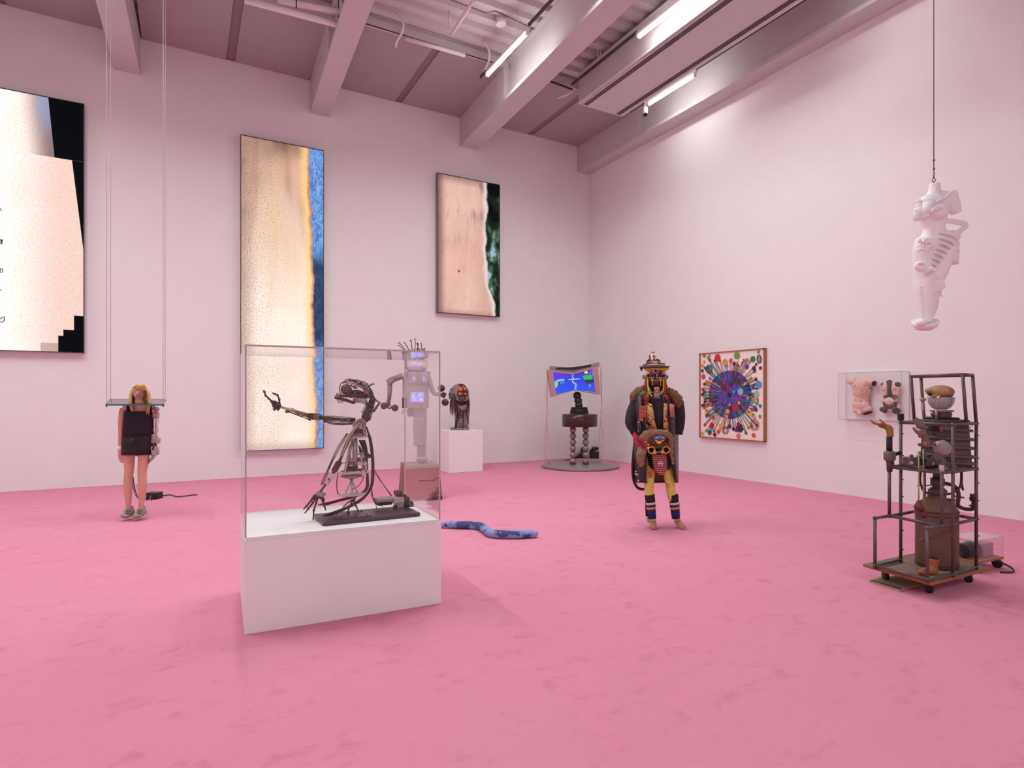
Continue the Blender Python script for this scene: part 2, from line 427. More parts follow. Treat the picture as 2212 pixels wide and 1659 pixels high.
pipe('flexible_conduit', [ZP(857, 27, 7.91), ZP(871, 50, 7.65), ZP(868, 70, 7.55), ZP(857, 90, 7.5), ZP(855, 102, 7.45)], .018, 'white flexible cable drooping beside the bare rail', curve=5)
pipe('flexible_conduit', [ZP(1047, 88, 7.91), ZP(1057, 112, 7.75), ZP(1055, 135, 7.65), ZP(1045, 155, 7.6), ZP(1043, 166, 7.58)], .018, 'white flexible cable drooping at the far end of the lit tube', curve=5)
b = ZP(1083, 42, 7.88); pipe('junction_box', [b + Vector((0, 0, .02)), b - Vector((0, 0, .09))], .09, 'small white round junction box under the corrugated deck')
pipe('deck_cable', [ZP(975, 0, 7.87), ZP(1050, 28, 7.87), ZP(1070, 24, 7.89), ZP(1160, 66, 7.87)], .006, 'thin cable run along the deck to the junction box', MAT_RAIL)
br0 = [o for o in bpy.data.objects if o.get('label') == 'thin dark rail along the left side of the air duct'][0]
link('rail_bracket', M().tube([ZP(1190, 176, 7.5), ZP(1236, 193, 7.5)], .02, 8), MAT_RAIL, br0)
link('rail_bracket', M().tube([ZP(1203, 212, 7.45), ZP(1225, 205, 7.45), ZP(1238, 196, 7.5)], .018, 8), MAT_WHITE, br0)
# ------------------------------------------------------------------ backlit pictures on the back wall
MAT_ALU = plain('light_box_side', 'b9b2b4', .4, .6, var=.04)
def skin_glow(name, build, e):
    t = NT(name); col = build(t); t.base('020202', .6, 0, .03)
    t.put(t.b.inputs['Emission Color'], col); t.b.inputs['Emission Strength'].default_value = e
    return t.m
def pores(t, c, sc=38, amt=.5, col='8a6a5a'):
    v = t.noise(sc, 6, .75); return t.mix(t.math('MULTIPLY', t.step(v, .55, .72), amt), c, col)
def pic_tall(t):       # object coords: x 0..1.5, z 0..5.88
    o = t.xyz(); x = t.math('DIVIDE', o[0], 1.5); z = t.math('DIVIDE', o[2], 5.88)
    wob = t.math('MULTIPLY', t.math('SUBTRACT', t.noise(2.2, 4, .6, vec=t.coord('Object', (.2, 1, 1.2))), .5), .12)
    c = t.mix(t.step(z, .35, 1.0), 'f8e6da', 'cfa488')
    strk = t.noise(2.6, 2, .45, vec=t.coord('Object', (1, 1, .16)), dist=.3)
    c = t.mix(t.math('MULTIPLY', t.step(strk, .42, .72), t.math('MULTIPLY_ADD', t.step(z, .45, .98), .8, .04)), c, '94665a')
    c = t.mix(t.math('MULTIPLY', t.step(strk, .5, .25), t.math('MULTIPLY_ADD', t.step(z, .3, .9), .5, .1)), c, 'e2b678')
    c = t.mix(t.math('MULTIPLY', t.step(z, .9, 1.02), .75), c, '5d3a33')
    edge = t.math('ADD', t.math('MULTIPLY_ADD', t.math('SUBTRACT', z, .35), -.10, .885), wob)
    c = t.mix(t.math('MULTIPLY', t.step(t.math('SUBTRACT', x, edge), -.16, -.02), .8), c, 'ffcf86')
    c = t.mix(t.math('MULTIPLY', t.step(t.math('SUBTRACT', x, edge), -.05, .0), .9), c, 'b8683c')
    c = t.mix(t.math('MULTIPLY', t.step(x, .22, 0.), .6), c, '7a5648')
    c = t.mix(t.math('MULTIPLY', t.step(z, .04, 0.), .5), c, '8a6350')
    c = t.mix(t.math('MULTIPLY', t.math('SUBTRACT', 1., t.step(t.noise(1.1, 3), .4, .6)), .25), c, 'e8c4b4'); c = t.mix(t.math('MULTIPLY', t.step(t.noise(46, 2, .5), .48, .66), t.math('MULTIPLY_ADD', t.step(x, .75, .05), .36, .15)), c, '6b4a3e')
    b = t.mix(t.step(t.noise(9, 6, .7, vec=t.coord('Object', (1.5, 1, .7)), dist=1.5), .38, .62), '4a6fb0', '7ba4d8')
    d = t.math('MULTIPLY', t.step(z, .30, .38), t.step(z, .68, .6))
    b = t.mix(t.math('MULTIPLY', d, .85), b, '16203c')
    return t.mix(t.step(t.math('SUBTRACT', x, edge), -.008, .012), c, b)
def pic_small(t):      # x 0..1.54, z 0..3.03
    o = t.xyz(); x = t.math('DIVIDE', o[0], 1.54); z = t.math('DIVIDE', o[2], 3.03)
    c = t.mix(t.noise(2.4, 4, .55, vec=t.coord('Object', (1, 1, .45))), 'd8a296', 'f4ccbf')
    c = t.mix(t.math('MULTIPLY', t.step(t.noise(4.2, 3, .5, vec=t.coord('Object', (1.2, 1, .4))), .52, .68), t.math('MULTIPLY_ADD', t.step(z, .45, .9), .75, .12)), c, '8d6a70')
    c = t.mix(t.math('MULTIPLY', t.step(x, .17, 0.), .85), c, '5c3c3c')
    c = t.mix(t.math('MULTIPLY', t.step(z, .93, 1.), .6), c, '6c4c50')
    c = t.mix(t.math('MULTIPLY', t.step(z, .05, 0.), .5), c, '8d5f58')
    c = t.mix(t.math('MULTIPLY', t.step(x, .5, .8), .35), c, 'b98d80')
    c = pores(t, c, 55, .4); c = t.mix(t.math('MULTIPLY', t.step(t.noise(44, 2, .5), .5, .68), .28), c, '8a6256')
    sp = t.math('ADD', t.math('POWER', t.math('SUBTRACT', o[0], .52), 2.), t.math('POWER', t.math('SUBTRACT', o[2], .95), 2.))
    c = t.mix(t.step(sp, .0012, .0006), c, 'b04a44')
    n = t.noise(1.9, 3, .5, vec=t.coord('Object', (1.4, 1, 1)))
    g = t.ramp(n, [(.35, '0a0d12'), (.5, '1b2a22'), (.58, '4f6b4e'), (.64, '9fc0dd'), (.75, '3a5a4a')])
    g = t.mix(t.math('MULTIPLY', t.step(z, .86, .93), 1.), g, '0c0f16')
    edge = t.math('ADD', t.math('MULTIPLY_ADD', t.step(z, .30, .05), .14, .775), t.math('MULTIPLY', t.math('SUBTRACT', t.noise(3, 3), .5), .14))
    dx = t.math('SUBTRACT', x, edge)
    c = t.mix(t.math('MULTIPLY', t.step(dx, -.07, .0), .6), c, 'f2f0ee')
    return t.mix(t.step(dx, -.012, .03), c, g)
LB1_X0, LB1_X1, LB_TOP = -4.6, -1.46, 6.385
def lx(u, v): p = WA(u, v, .1); return (p.x - LB1_X0, p.z - 2.24)
def pic_wide(t):       # x from the box's left edge, z from its bottom
    o = t.xyz(); x, z = o[0], o[2]
    def line(p, q):    # positive to the right of the line p(top) -> q(bottom)
        (x0, z0), (x1, z1) = p, q
        return t.math('SUBTRACT', x, t.math('MULTIPLY_ADD', t.math('SUBTRACT', z, z0), (x1 - x0) / (z1 - z0), x0))
    def gt(a, th): return t.step(a, th - .004, th + .004)
    def both(a, b): return t.math('MULTIPLY', a, b)
    xa = lx(150, 500)[0]
    c = t.mix(t.noise(1.7, 5, .6), 'f8e2d4', 'ffffff')
    c = t.mix(t.math('MULTIPLY', t.step(x, xa - 1.0, xa - .05), .65), c, 'd9a394')
    c = pores(t, c, 34, .42, 'b0806c'); c = t.mix(t.math('MULTIPLY', t.step(t.noise(40, 2, .5), .5, .68), .22), c, '8a6256')
    dots = t.voro(9., t.coord('Object', (1, 0, 1))); c = t.mix(t.step(dots, .04, .02), c, 'b5695c')
    # upper strip: darker roll of skin towards the black
    top = gt(z, lx(100, 338)[1]); l0 = line(lx(104, 208), lx(118, 340))
    up = t.mix(t.math('MULTIPLY', t.step(l0, -.42, -.02), .85), c, '6b5258')
    up = t.mix(t.math('MULTIPLY', both(t.step(l0, -.24, -.1), t.step(z, lx(100, 315)[1], lx(100, 230)[1])), .55), up, '8ea0c8')
    c = t.mix(both(top, t.step(l0, -1.2, -.9)), c, up)
    blk = '07080c'
    c = t.mix(both(top, gt(l0, 0.)), c, blk)
    l1 = line(lx(155, 342), lx(184, 570))
    c = t.mix(both(t.math('SUBTRACT', 1., top), both(gt(l1, 0.), gt(z, lx(184, 690)[1]))), c, blk)
    c = t.mix(both(both(gt(x, lx(88, 740)[0]), t.step(z, lx(88, 740)[1] + .004, lx(88, 740)[1] - .004)), .55), c, '7b6a66')
    for (u, v) in ((126, 725), (137, 712), (160, 682)):
        xx, zz = lx(u, v); c = t.mix(both(gt(x, xx), t.math('SUBTRACT', 1., gt(z, zz))), c, blk)
    return c
def light_box(x0, x1, z0, z1, pic, label):
    r = thing('light_box', label, 'light box', (x0, YA - .11, z0), 'backlit pictures on the back wall')
    link('housing', M().box(((x0 + x1) / 2, YA - .05, (z0 + z1) / 2), (x1 - x0, .1, z1 - z0)), MAT_ALU, r)
    link('picture', M().box(((x0 + x1) / 2, YA - .106, (z0 + z1) / 2), (x1 - x0 - .02, .012, z1 - z0 - .02)), pic, r)
    w = .012
    for (cx, cz, sx, sz) in (((x0 + x1) / 2, z0 + w / 2, x1 - x0, w), ((x0 + x1) / 2, z1 - w / 2, x1 - x0, w), (x0 + w / 2, (z0 + z1) / 2, w, z1 - z0), (x1 - w / 2, (z0 + z1) / 2, w, z1 - z0)):
        link('frame_edge', M().box((cx, YA - .11, cz), (sx, .03, sz)), MAT_RAIL, r)
    return r
b1 = light_box(LB1_X0, LB1_X1, 2.24, LB_TOP, skin_glow('picture_wide', pic_wide, 1.15), 'wide glowing picture of pale skin with black stepped corner, at the left')
light_box(.91, 2.415, .50, LB_TOP, skin_glow('picture_tall', pic_tall, 1.1), 'tall narrow glowing picture of skin with a blue strip at its right edge')
light_box(4.8, 6.34, 3.35, LB_TOP, skin_glow('picture_small', pic_small, .95), 'shortest glowing picture of skin with dark green blur at its right edge')
MAT_INK = plain('ink', '2a2428', .8)
def ink(pts): return M().tube([WA(u, v, .119) for u, v in pts], .006, 5, curve=4)
for pts in (((0, 516), (5, 524), (1, 527), (6, 517), (0, 522)), ((2, 580), (6, 582), (5, 588), (0, 587), (2, 580)), ((0, 690), (8, 684), (9, 692), (4, 696), (0, 694)), ((0, 626), (4, 627)), ((1, 450), (3, 456))):
    link('pen_mark', ink(pts), MAT_INK, b1)

# ------------------------------------------------------------------ framed painting on the right wall
MAT_OAK = plain('frame_wood', 'a8663f', .5, var=.2, scale=20)
yl, yr, z0, z1 = 8.487, 6.982, .72, 2.37
r = thing('painting', 'large framed painting of a blue and purple disc bursting with coloured dots', 'painting', (XB - .02, (yl + yr) / 2, z0))
link('canvas', M().box((XB - .035, (yl + yr) / 2, (z0 + z1) / 2), (.03, yl - yr - .02, z1 - z0 - .02)), plain('primed_canvas', 'f7e9e2', .8, var=.03), r)
for (a, b, c, d) in ((yl, yl - .025, z0, z1), (yr + .025, yr, z0, z1), (yl, yr, z0, z0 + .02), (yl, yr, z1 - .02, z1)):
    link('frame_bar', M().box((XB - .035, (a + b) / 2, (c + d) / 2), (.07, abs(a - b), d - c)), MAT_OAK, r)
K6 = crop(1490, 730, 6.91)
lay = [XB - .0515]
def on(x, y):          # zoomed pixel -> point on the canvas
    p = WB(*K6(x, y), .052); return p
def flat(m, pts):
    m.add([Vector((lay[0], p.y, p.z)) for p in pts], [tuple(range(len(pts)))])
def dot(m, x, y, rad, col, n=18, sx=1.):
    lay[0] -= .00002; m.c = col; c = on(x, y); rr = (on(x, y - rad).z - c.z)
    flat(m, [c + Vector((0, -rr * math.cos(a) * sx, rr * math.sin(a))) for a in [2 * math.pi * k / n for k in range(n)]])
def stroke(m, pts, w, col):
    lay[0] -= .00002; m.c = col; pts = catmull([on(*p) for p in pts], 6); ww = w * .0011
    for a, b in zip(pts, pts[1:]):
        t_ = (b - a); nrm = Vector((0, -t_.z, t_.y)).normalized() * ww
        flat(m, [a + nrm, b + nrm, b - nrm, a - nrm])
g = random.Random(11)
cols = ['d8343f', 'f2a03c', '7fa83f', '2f8a4a', '3b4fa3', 'c0185a', '7a2f86', '2c8fa0', 'e8643c', '52304a', 'e79ab0', '1f2440', 'f3c23e', '9c2434', '4fae86', '5f9fdc']
m = M(); cx, cy, rx, ry = 602, 848, 322, 362
m.c = '3f55b4'; flat(m, [on(cx + rx * math.cos(a), cy + ry * math.sin(a)) for a in [2 * math.pi * k / 48 for k in range(48)]])
for i in range(240):    # patches inside the disc
    a, q = g.uniform(0, 6.28), math.sqrt(g.random()) * .93
    x, y = cx + rx * q * math.cos(a), cy + ry * q * math.sin(a)
    col = g.choice(['5a3fa4', '3d63c6', '9a2f7c', '2b6ea8', '7e2a5e', '2a8aa6', 'c93a5c', '403a8c', '7d49b0', '2f4aa8', 'd0486a', '8a3fb0', 'b04a9c', '3a78d0'])
    ang = math.atan2(y - cy, x - cx) + g.uniform(-.5, .5); L = g.uniform(40, 150) * (1.08 - q); L = max(L, 22)
    stroke(m, [(x, y), (x + L * .5 * math.cos(ang), y + L * .5 * math.sin(ang) + g.uniform(-12, 12)), (x + L * math.cos(ang), y + L * math.sin(ang))], g.uniform(7, 24) * (1.15 - .6 * q), col)
rays = []
for i in range(64):     # rays with dots at their ends
    a = 2 * math.pi * i / 64 + g.uniform(-.04, .04)
    ex, ey = math.cos(a), math.sin(a)
    k_in = g.uniform(.45, .95)
    lim = min((435 if ex > 0 else 410) / max(abs(ex), 1e-3), (640 if ey > 0 else 600) / max(abs(ey), 1e-3))
    k_out = lim * g.uniform(.72, .93)
    if k_out < 1.08 * rx * ry / math.hypot(ry * ex, rx * ey): k_out = lim * .93
    p0 = (cx + rx * k_in * ex, cy + ry * k_in * ey); p1 = (cx + k_out * ex, cy + k_out * ey)
    col = g.choice(cols); n = g.choice((2, 3, 4))
    for j in range(n):
        o_ = (j - (n - 1) / 2) * g.uniform(7, 13)
        stroke(m, [(p0[0] - ey * o_ * 1.4, p0[1] + ex * o_ * 1.4), ((p0[0] + p1[0]) / 2 - ey * (o_ + g.uniform(-6, 6)), (p0[1] + p1[1]) / 2 + ex * o_), (p1[0] - ey * o_ * .8, p1[1] + ex * o_ * .8)], 3.2, g.choice([col, '2a2030', col, g.choice(cols)]))
    rays.append((p1, col))
for p, col in rays: dot(m, p[0], p[1], g.uniform(18, 33), col)
# the larger dots where the picture has them
for x, y, q, col in ((418, 297, 56, 'd8343f'), (530, 364, 50, 'f4a23a'), (707, 262, 56, '7fa83f'), (945, 316, 46, '2f9440'), (855, 430, 34, '3b4fa3'), (961, 455, 34, '42304a'), (1030, 697, 58, '5f9fdc'), (1000, 838, 48, '9fd0a4'), (208, 577, 38, 'cf4f80'), (200, 768, 26, 'c2243c'), (197, 843, 28, '5a1f34'), (196, 1008, 27, '93202f'), (333, 1307, 45, 'c9153c'), (300, 1408, 40, '3a5686'), (376, 1443, 32, '7d1226'), (430, 1400, 30, 'e8452f'), (458, 1312, 27, 'f5a83a'), (256, 1165, 26, '24408c'), (195, 1425, 26, 'f5a53c'), (730, 1462, 38, 'ef7f74'), (750, 1345, 64, '47204c'), (730, 1285, 32, 'a4172f'), (957, 1452, 34, 'e8553a'), (918, 1135, 32, 'f5c23c'), (990, 1070, 32, '2c5590'), (1052, 1172, 26, '5fae6e'), (996, 932, 26, 'f5c23c'), (1055, 1015, 26, '2f7f9c'), (540, 1100, 0, 'f5b31f'), (573, 1095, 36, 'f5b31f'), (762, 802, 54, '9fc0dc'), (714, 642, 42, '4a4038'), (595, 848, 34, '2a2036'), (740, 970, 24, 'f3b93e'), (690, 1040, 62, 'b8324f'), (600, 998, 22, 'f0983c'), (663, 806, 20, '5fb0ec'), (872, 900, 26, '6fb8b8'), (828, 684, 20, 'f3c23e'), (505, 735, 54, '7a1f3c'), (612, 697, 32, '5a2038'), (555, 1172, 28, 'ef8f8a'), (220, 266, 26, '6f9a44'), (298, 268, 24, 'd87f9c'), (303, 330, 26, 'c43a58'), (222, 357, 20, 'f28a2c'), (192, 410, 26, 'e8a53c'), (193, 490, 27, '3a6a98'), (1030, 205, 27, '4fb89c'), (1058, 448, 28, '9c2436'), (250, 1005, 24, 'ef5a30'), (258, 1080, 22, 'ef6a34'), (320, 985, 24, 'ee5a34'), (352, 1185, 28, 'd3243c'), (403, 1275, 24, 'f5c44c'), (812, 335, 22, '2c9484'), (608, 345, 24, 'd8485c')):
    if q: dot(m, x, y, q, col, 24, .98)
for (x, y, w, h, col) in ((292, 466, 50, 66, '2a2430'), (1040, 316, 34, 66, '22305c'), (536, 1380, 46, 56, 'a4243c'), (972, 1300, 66, 82, 'c2243c')):   # net shapes
    for k in range(2): stroke(m, [(x + w * (1 - .25 * k) * math.cos(a), y + h * (1 - .25 * k) * math.sin(a)) for a in [2 * math.pi * j / 14 for j in range(15)]], 4, col)
    for k in range(-3, 4): stroke(m, [(x + k * w * .22, y - h * .75), (x + k * w * .26, y), (x + k * w * .18, y + h * .75)], 2, col)
link('painted_pattern', m, vcol('paint_colours', .7), r)

# ------------------------------------------------------------------ clear wall case with two wax torsos
MAT_ACR = acrylic('clear_acrylic', 'fefefe', .6)
MAT_EDGE = plain('acrylic_edge', 'cdb9bd', .3)
t = NT('frosted_edge'); MAT_EDGE = t.base('cbbabd', .35)
def pane(name, c, size, R, parent, edges=True):
    """thin clear sheet, its rim reads as a pale line"""
    m = M(); thin = min(range(3), key=lambda i: size[i])
    R = R or Matrix.Identity(3); c = Vector(c); hs = [k / 2 for k in size]
    vs = [c + R @ Vector((a * hs[0], b * hs[1], d * hs[2])) for d in (-1, 1) for b in (-1, 1) for a in (-1, 1)]
    fl = {0: [(0, 4, 6, 2), (1, 3, 7, 5)], 1: [(0, 1, 5, 4), (2, 6, 7, 3)], 2: [(0, 2, 3, 1), (4, 5, 7, 6)]}
    m.add(vs, fl[thin]); m.cm = 1
    for ax in range(3):
        if ax != thin: m.add(vs, fl[ax])
    return link(name, m, [MAT_ACR, MAT_EDGE], parent)
ya, yb, za_, zb_ = 5.548, 4.64, 1.172, 1.872
r = thing('acrylic_cabinet', 'clear acrylic wall case holding two flesh-coloured torsos, on the right wall', 'display case', (XB, (ya + yb) / 2, za_))
dx = .21
link('back_board', M().box((XB - .012, (ya + yb) / 2, (za_ + zb_) / 2), (.02, ya - yb, zb_ - za_)), MAT_WHITE, r)
pane('front_pane', (XB - dx, (ya + yb) / 2, (za_ + zb_) / 2), (.006, ya - yb, zb_ - za_), None, r)
for y in (ya, yb): pane('side_pane', (XB - dx / 2 - .01, y, (za_ + zb_) / 2), (dx - .024, .006, zb_ - za_), None, r)
for z in (za_, zb_): pane('edge_pane', (XB - dx / 2 - .01, (ya + yb) / 2, z), (dx - .024, ya - yb, .006), None, r)
K5 = crop(1800, 790, 12.29)
def tb(x, y, o=.1): return WB(*K5(x, y), o)
t = NT('wax_skin'); c = t.mix(t.noise(14, 4), 'e6b6a8', 'f0cdc0'); t.b.inputs['Subsurface Weight'].default_value = .15
t.b.inputs['Subsurface Radius'].default_value = (.02, .01, .008); MAT_WAX = t.base(c, .45)
MAT_LEATH = plain('dark_harness', '4a4044', .5); MAT_NIP = plain('nipple', 'a86a66', .5); MAT_HOLE = plain('hollow', '2a1518', .8)
s_ = 9.0 / FPX / 12.29          # metres per zoomed pixel
BW = Matrix(((0, 1, 0), (-1, 0, 0), (0, 0, 1)))     # local x -> -Y (picture right), y -> +X (into wall), z up
def wb(m, x, y, rx, ry, o=.1, depth=.06): m.ball(tb(x, y, o), (rx * s_ * 1.15, depth, ry * s_), BW, 16, 10)
r = thing('wax_torso', 'larger pale wax torso with cut arms in the clear wall case', 'sculpture', tb(740, 1300, .02), 'torsos in the wall case')
m = M(); wb(m, 745, 520, 215, 190, .09, .07); wb(m, 750, 690, 205, 170, .09, .065); wb(m, 750, 880, 170, 150, .08, .06); wb(m, 745, 1050, 190, 160, .085, .065)
wb(m, 680, 1190, 150, 90, .08, .06); wb(m, 880, 1150, 130, 110, .08, .05); wb(m, 640, 1060, 110, 160, .07, .05)
m.tube([tb(560, 430, .08), tb(470, 420, .1), tb(430, 480, .12)], [.075, .06, .045], 12); m.tube([tb(930, 430, .08), tb(1020, 430, .1), tb(1080, 470, .13)], [.075, .055, .045], 12)
wb(m, 745, 400, 200, 60, .08, .05); wb(m, 700, 1275, 40, 50, .13, .03)
fuse(link('torso', m, MAT_WAX, r), .008, 4)
for x, y in ((582, 528), (826, 526)): link('nipple', M().ball(tb(x, y, .152), (.011, .006, .011), BW, 8, 6), MAT_NIP, r)
link('navel', M().ball(tb(716, 944, .143), (.009, .005, .009), BW, 8, 6), MAT_NIP, r)
link('arm_cut', M().tube([tb(1084, 470, .135), tb(1090, 474, .14)], .04, 12, flat=.8), MAT_HOLE, r)
link('thigh_cut', M().ball(tb(915, 1255, .11), (.075, .03, .022), BW @ Matrix.Rotation(-.3, 3, 'Y'), 12, 6), MAT_HOLE, r)
link('neck_cut', M().ball(tb(735, 355, .09), (.03, .02, .01), BW, 10, 6), MAT_HOLE, r)
for k in range(5):
    link('rib_fold', M().tube([tb(560, 600 + 45 * k, .135), tb(650, 575 + 52 * k, .155), tb(745, 640 + 52 * k, .15)], .0055, 6, curve=4), MAT_WAX, r)
    link('rib_fold', M().tube([tb(930, 600 + 45 * k, .135), tb(850, 575 + 52 * k, .155), tb(745, 640 + 52 * k, .15)], .0055, 6, curve=4), MAT_WAX, r)
r = thing('wax_torso', 'smaller wax torso strapped with dark bands in the clear wall case', 'sculpture', tb(1520, 1230, .02), 'torsos in the wall case')
m = M(); wb(m, 1400, 590, 95, 160, .09, .055); wb(m, 1625, 590, 110, 170, .09, .055); wb(m, 1510, 600, 110, 170, .08, .05); wb(m, 1400, 740, 75, 90, .085, .05); wb(m, 1630, 740, 90, 90, .085, .05)
wb(m, 1500, 800, 120, 80, .07, .05); wb(m, 1385, 1110, 90, 100, .08, .055); wb(m, 1670, 1110, 95, 110, .08, .055); wb(m, 1500, 1140, 130, 70, .075, .05); wb(m, 1500, 940, 150, 125, .095, .07)
fuse(link('torso', m, MAT_WAX, r), .008, 3)
for x, y in ((1340, 656), (1627, 630)): link('nipple', M().ball(tb(x, y, .143), (.009, .006, .009), BW, 8, 6), MAT_NIP, r)
link('navel', M().ball(tb(1494, 936, .166), (.007, .004, .007), BW, 8, 6), MAT_NIP, r)
for pts, w in ((((1490, 430), (1488, 600), (1495, 760)), .03), (((1340, 835), (1420, 800), (1495, 760), (1590, 790), (1685, 832)), .014), (((1350, 960), (1370, 1030), (1430, 1085), (1500, 1100), (1580, 1080), (1640, 1030), (1668, 970)), .022), (((1355, 905), (1430, 830), (1495, 810), (1570, 830), (1645, 905)), .009), (((1370, 1080), (1370, 1200)), .03), (((1620, 1080), (1640, 1200)), .03)):
    link('strap', M().tube([tb(x, y, .138) for x, y in pts], w, 8, curve=4, flat=.9), MAT_LEATH, r)
for x, y, q in ((1325, 500, .032), (1710, 500, .042), (1320, 1160, .045), (1370, 1205, .035), (1680, 1195, .055), (1490, 440, .04)):
    link('stump', M().ball(tb(x, y, .1), (q, q, q * .9), BW, 10, 8), MAT_LEATH, r)

# ------------------------------------------------------------------ large plinth with clear case
fl, fr = ZP(528, 1371), ZP(953, 1303)
PX = (fr - fl).normalized(); PY = Vector((-PX.y, PX.x, 0)); PL, PD, PH, CT = (fr - fl).length, .94, .61, 1.828
RP = Matrix((PX, PY, UP)).transposed()
def pp(a, b, z): return fl + PX * a + PY * b + Vector((0, 0, z))      # plinth coordinates
r = thing('plinth', 'large white plinth under the clear case with the skeletal figure', 'plinth', pp(PL / 2, PD / 2, 0))
link('plinth_body', M().box(pp(PL / 2, PD / 2, (PH - .022) / 2), (PL, PD, PH - .022), RP), MAT_PED, r)
link('plinth_top', M().box(pp(PL / 2, PD / 2, PH - .0125), (PL - .02, PD - .02, .019), RP), MAT_PED, r)
r = thing('display_case', 'big clear acrylic case over the skeletal figure on the large plinth', 'display case', pp(PL / 2, PD / 2, PH))
hc = CT - PH; e = .008
pane('front_pane', pp(PL / 2, e, PH + hc / 2), (PL - .01, .01, hc), RP, r)
pane('back_pane', pp(PL / 2, PD - e, PH + hc / 2), (PL - .01, .01, hc), RP, r)
pane('side_pane', pp(e, PD / 2, PH + hc / 2), (.01, PD - .03, hc), RP, r)
pane('side_pane', pp(PL - e, PD / 2, PH + hc / 2), (.01, PD - .03, hc), RP, r)
pane('top_pane', pp(PL / 2, PD / 2, CT + .005), (PL - .01, PD - .01, .012), RP, r)
# ------------------------------------------------------------------ hanging mannequin with a mechanical arm
FM = Fig(7.33); KM = crop(200, 800, 4.88); qm = FM.q(KM)
def mm(px): return FM.m(px / 4.88)
base = FM(296, 1118)
r = thing('mannequin', 'blonde mannequin in black dress hanging beside the left wall picture, one arm mechanical', 'mannequin', (base.x, base.y, base.z))
MAT_SKIN = plain('silicone_skin', 'd9a08c', .5, var=.06, scale=12)
MAT_SKIN2 = plain('silicone_face', 'c89580', .5, var=.05)
m = M()
def limb(pts, rad, flat=1., up=UP): m.tube([qm(*p) for p in pts], [mm(x) for x in rad], 14, curve=4, flat=flat, up=up)
# legs
limb([(388, 860), (385, 900), (386, 990), (384, 1075), (374, 1140), (372, 1250), (377, 1370), (379, 1425), (376, 1455)], [58, 56, 50, 44, 43, 42, 30, 26, 26])
limb([(535, 860), (541, 900), (533, 990), (522, 1075), (524, 1140), (526, 1250), (516, 1370), (512, 1425), (508, 1455)], [58, 57, 50, 44, 43, 42, 28, 25, 26])
m.ball(qm(460, 850), (mm(130), mm(70), mm(50)), BC)
# torso, neck
limb([(468, 860), (480, 700), (488, 560), (492, 470), (492, 405)], [128, 116, 122, 130, 105], .5, RIGHT)
limb([(330, 400), (420, 385), (492, 380), (570, 385), (650, 405)], [36, 52, 60, 52, 34], .8)
limb([(492, 420), (490, 350), (490, 290)], [46, 40, 40])
# left arm in the picture
limb([(330, 405), (318, 450), (305, 560), (303, 670), (296, 760), (294, 820), (296, 860)], [38, 38, 33, 29, 26, 22, 21])
# hand
for pts, rad in ((((296, 850), (292, 880), (296, 915)), (20, 26, 24)),
                 (((283, 905), (284, 945), (296, 968)), (8, 8, 6)), (((294, 915), (296, 955), (310, 980)), (8, 8, 6)),
                 (((304, 915), (306, 955), (318, 984)), (8, 8, 6)), (((311, 910), (314, 945), (322, 972)), (7, 7, 6)),
                 (((306, 875), (318, 905), (320, 935)), (9, 8, 6))):
    m.tube([qm(*p) for p in pts], [mm(x) for x in rad], 8, curve=3)
# head
m.ball(qm(497, 225, .02), (mm(66), mm(80), mm(84)), BC, 18, 12)
m.ball(qm(490, 262, -.015), (mm(50), mm(55), mm(48)), BC, 14, 10)
m.ball(qm(479, 240, -.085), (mm(12), mm(16), mm(22)), BC, 8, 8)      # nose
body = fuse(link('body', m, MAT_SKIN, r), .0085, 4, .45)
lipm = plain('lips', 'a86a64', .5); lidm = plain('eyelid', 'a9796a', .6)
for x in (452, 512):
    link('closed_eye', M().tube([qm(x - 22, 203, -.076), qm(x, 212, -.087), qm(x + 22, 204, -.074)], mm(4.5), 6, curve=4), lidm, r)
    link('eyebrow', M().tube([qm(x - 26, 180, -.068), qm(x, 174, -.076), qm(x + 24, 180, -.066)], mm(4), 6, curve=4), lidm, r)
link('mouth', M().tube([qm(462, 262, -.082), qm(478, 258, -.092), qm(496, 263, -.082)], [mm(4), mm(7), mm(4)], 8, curve=4), lipm, r)
# hair: many strands swept from the crown
MAT_HAIR = plain('blonde_hair', 'd9b377', .5, var=.28, scale=60)
rn = random.Random(2); hair = M()
for k in range(170):
    a = rn.uniform(-.15, 3.29); s = math.cos(a); back = math.sin(a)
    top = qm(500 + rn.uniform(-10, 26), 142, .01)
    sx = 1 if s > 0 else -1
    w0 = -.055 + .15 * max(0, back) + rn.uniform(-.012, .012)
    x1 = 500 + 88 * s + rn.uniform(-6, 6); x2 = 500 + 100 * s + rn.uniform(-8, 8)
    end = 430 + rn.uniform(-30, 50) if back < .75 else 380 + rn.uniform(-10, 30)
    x3 = 500 + 98 * s + rn.uniform(-16, 16) + (22 * (-sx) if end > 430 else 0)
    pts = [top, qm(500 + 60 * s, 160 + 22 * abs(s) * (1 - max(back, 0)), w0 * .5), qm(x1, 225, w0), qm(x2, 310, w0), qm(x2, 360, w0 - .01), qm(x3, end, w0 - .035)]
    hair.tube(pts, [mm(9), mm(11), mm(11), mm(10), mm(9), mm(2)], 5, curve=3)
for k in range(26):      # fringe over the forehead
    x = 430 + 140 * k / 25
    hair.tube([qm(508, 140, -.02), qm((x + 508) / 2, 150, -.075), qm(x, 172 + 20 * abs((x - 500) / 70) ** 1.5, -.088 + .03 * abs((x - 500) / 70)), qm(x + (8 if x > 500 else -8), 215, -.06)], [mm(8), mm(8), mm(6), mm(3)], 5, curve=3)
link('hair', hair, MAT_HAIR, r)
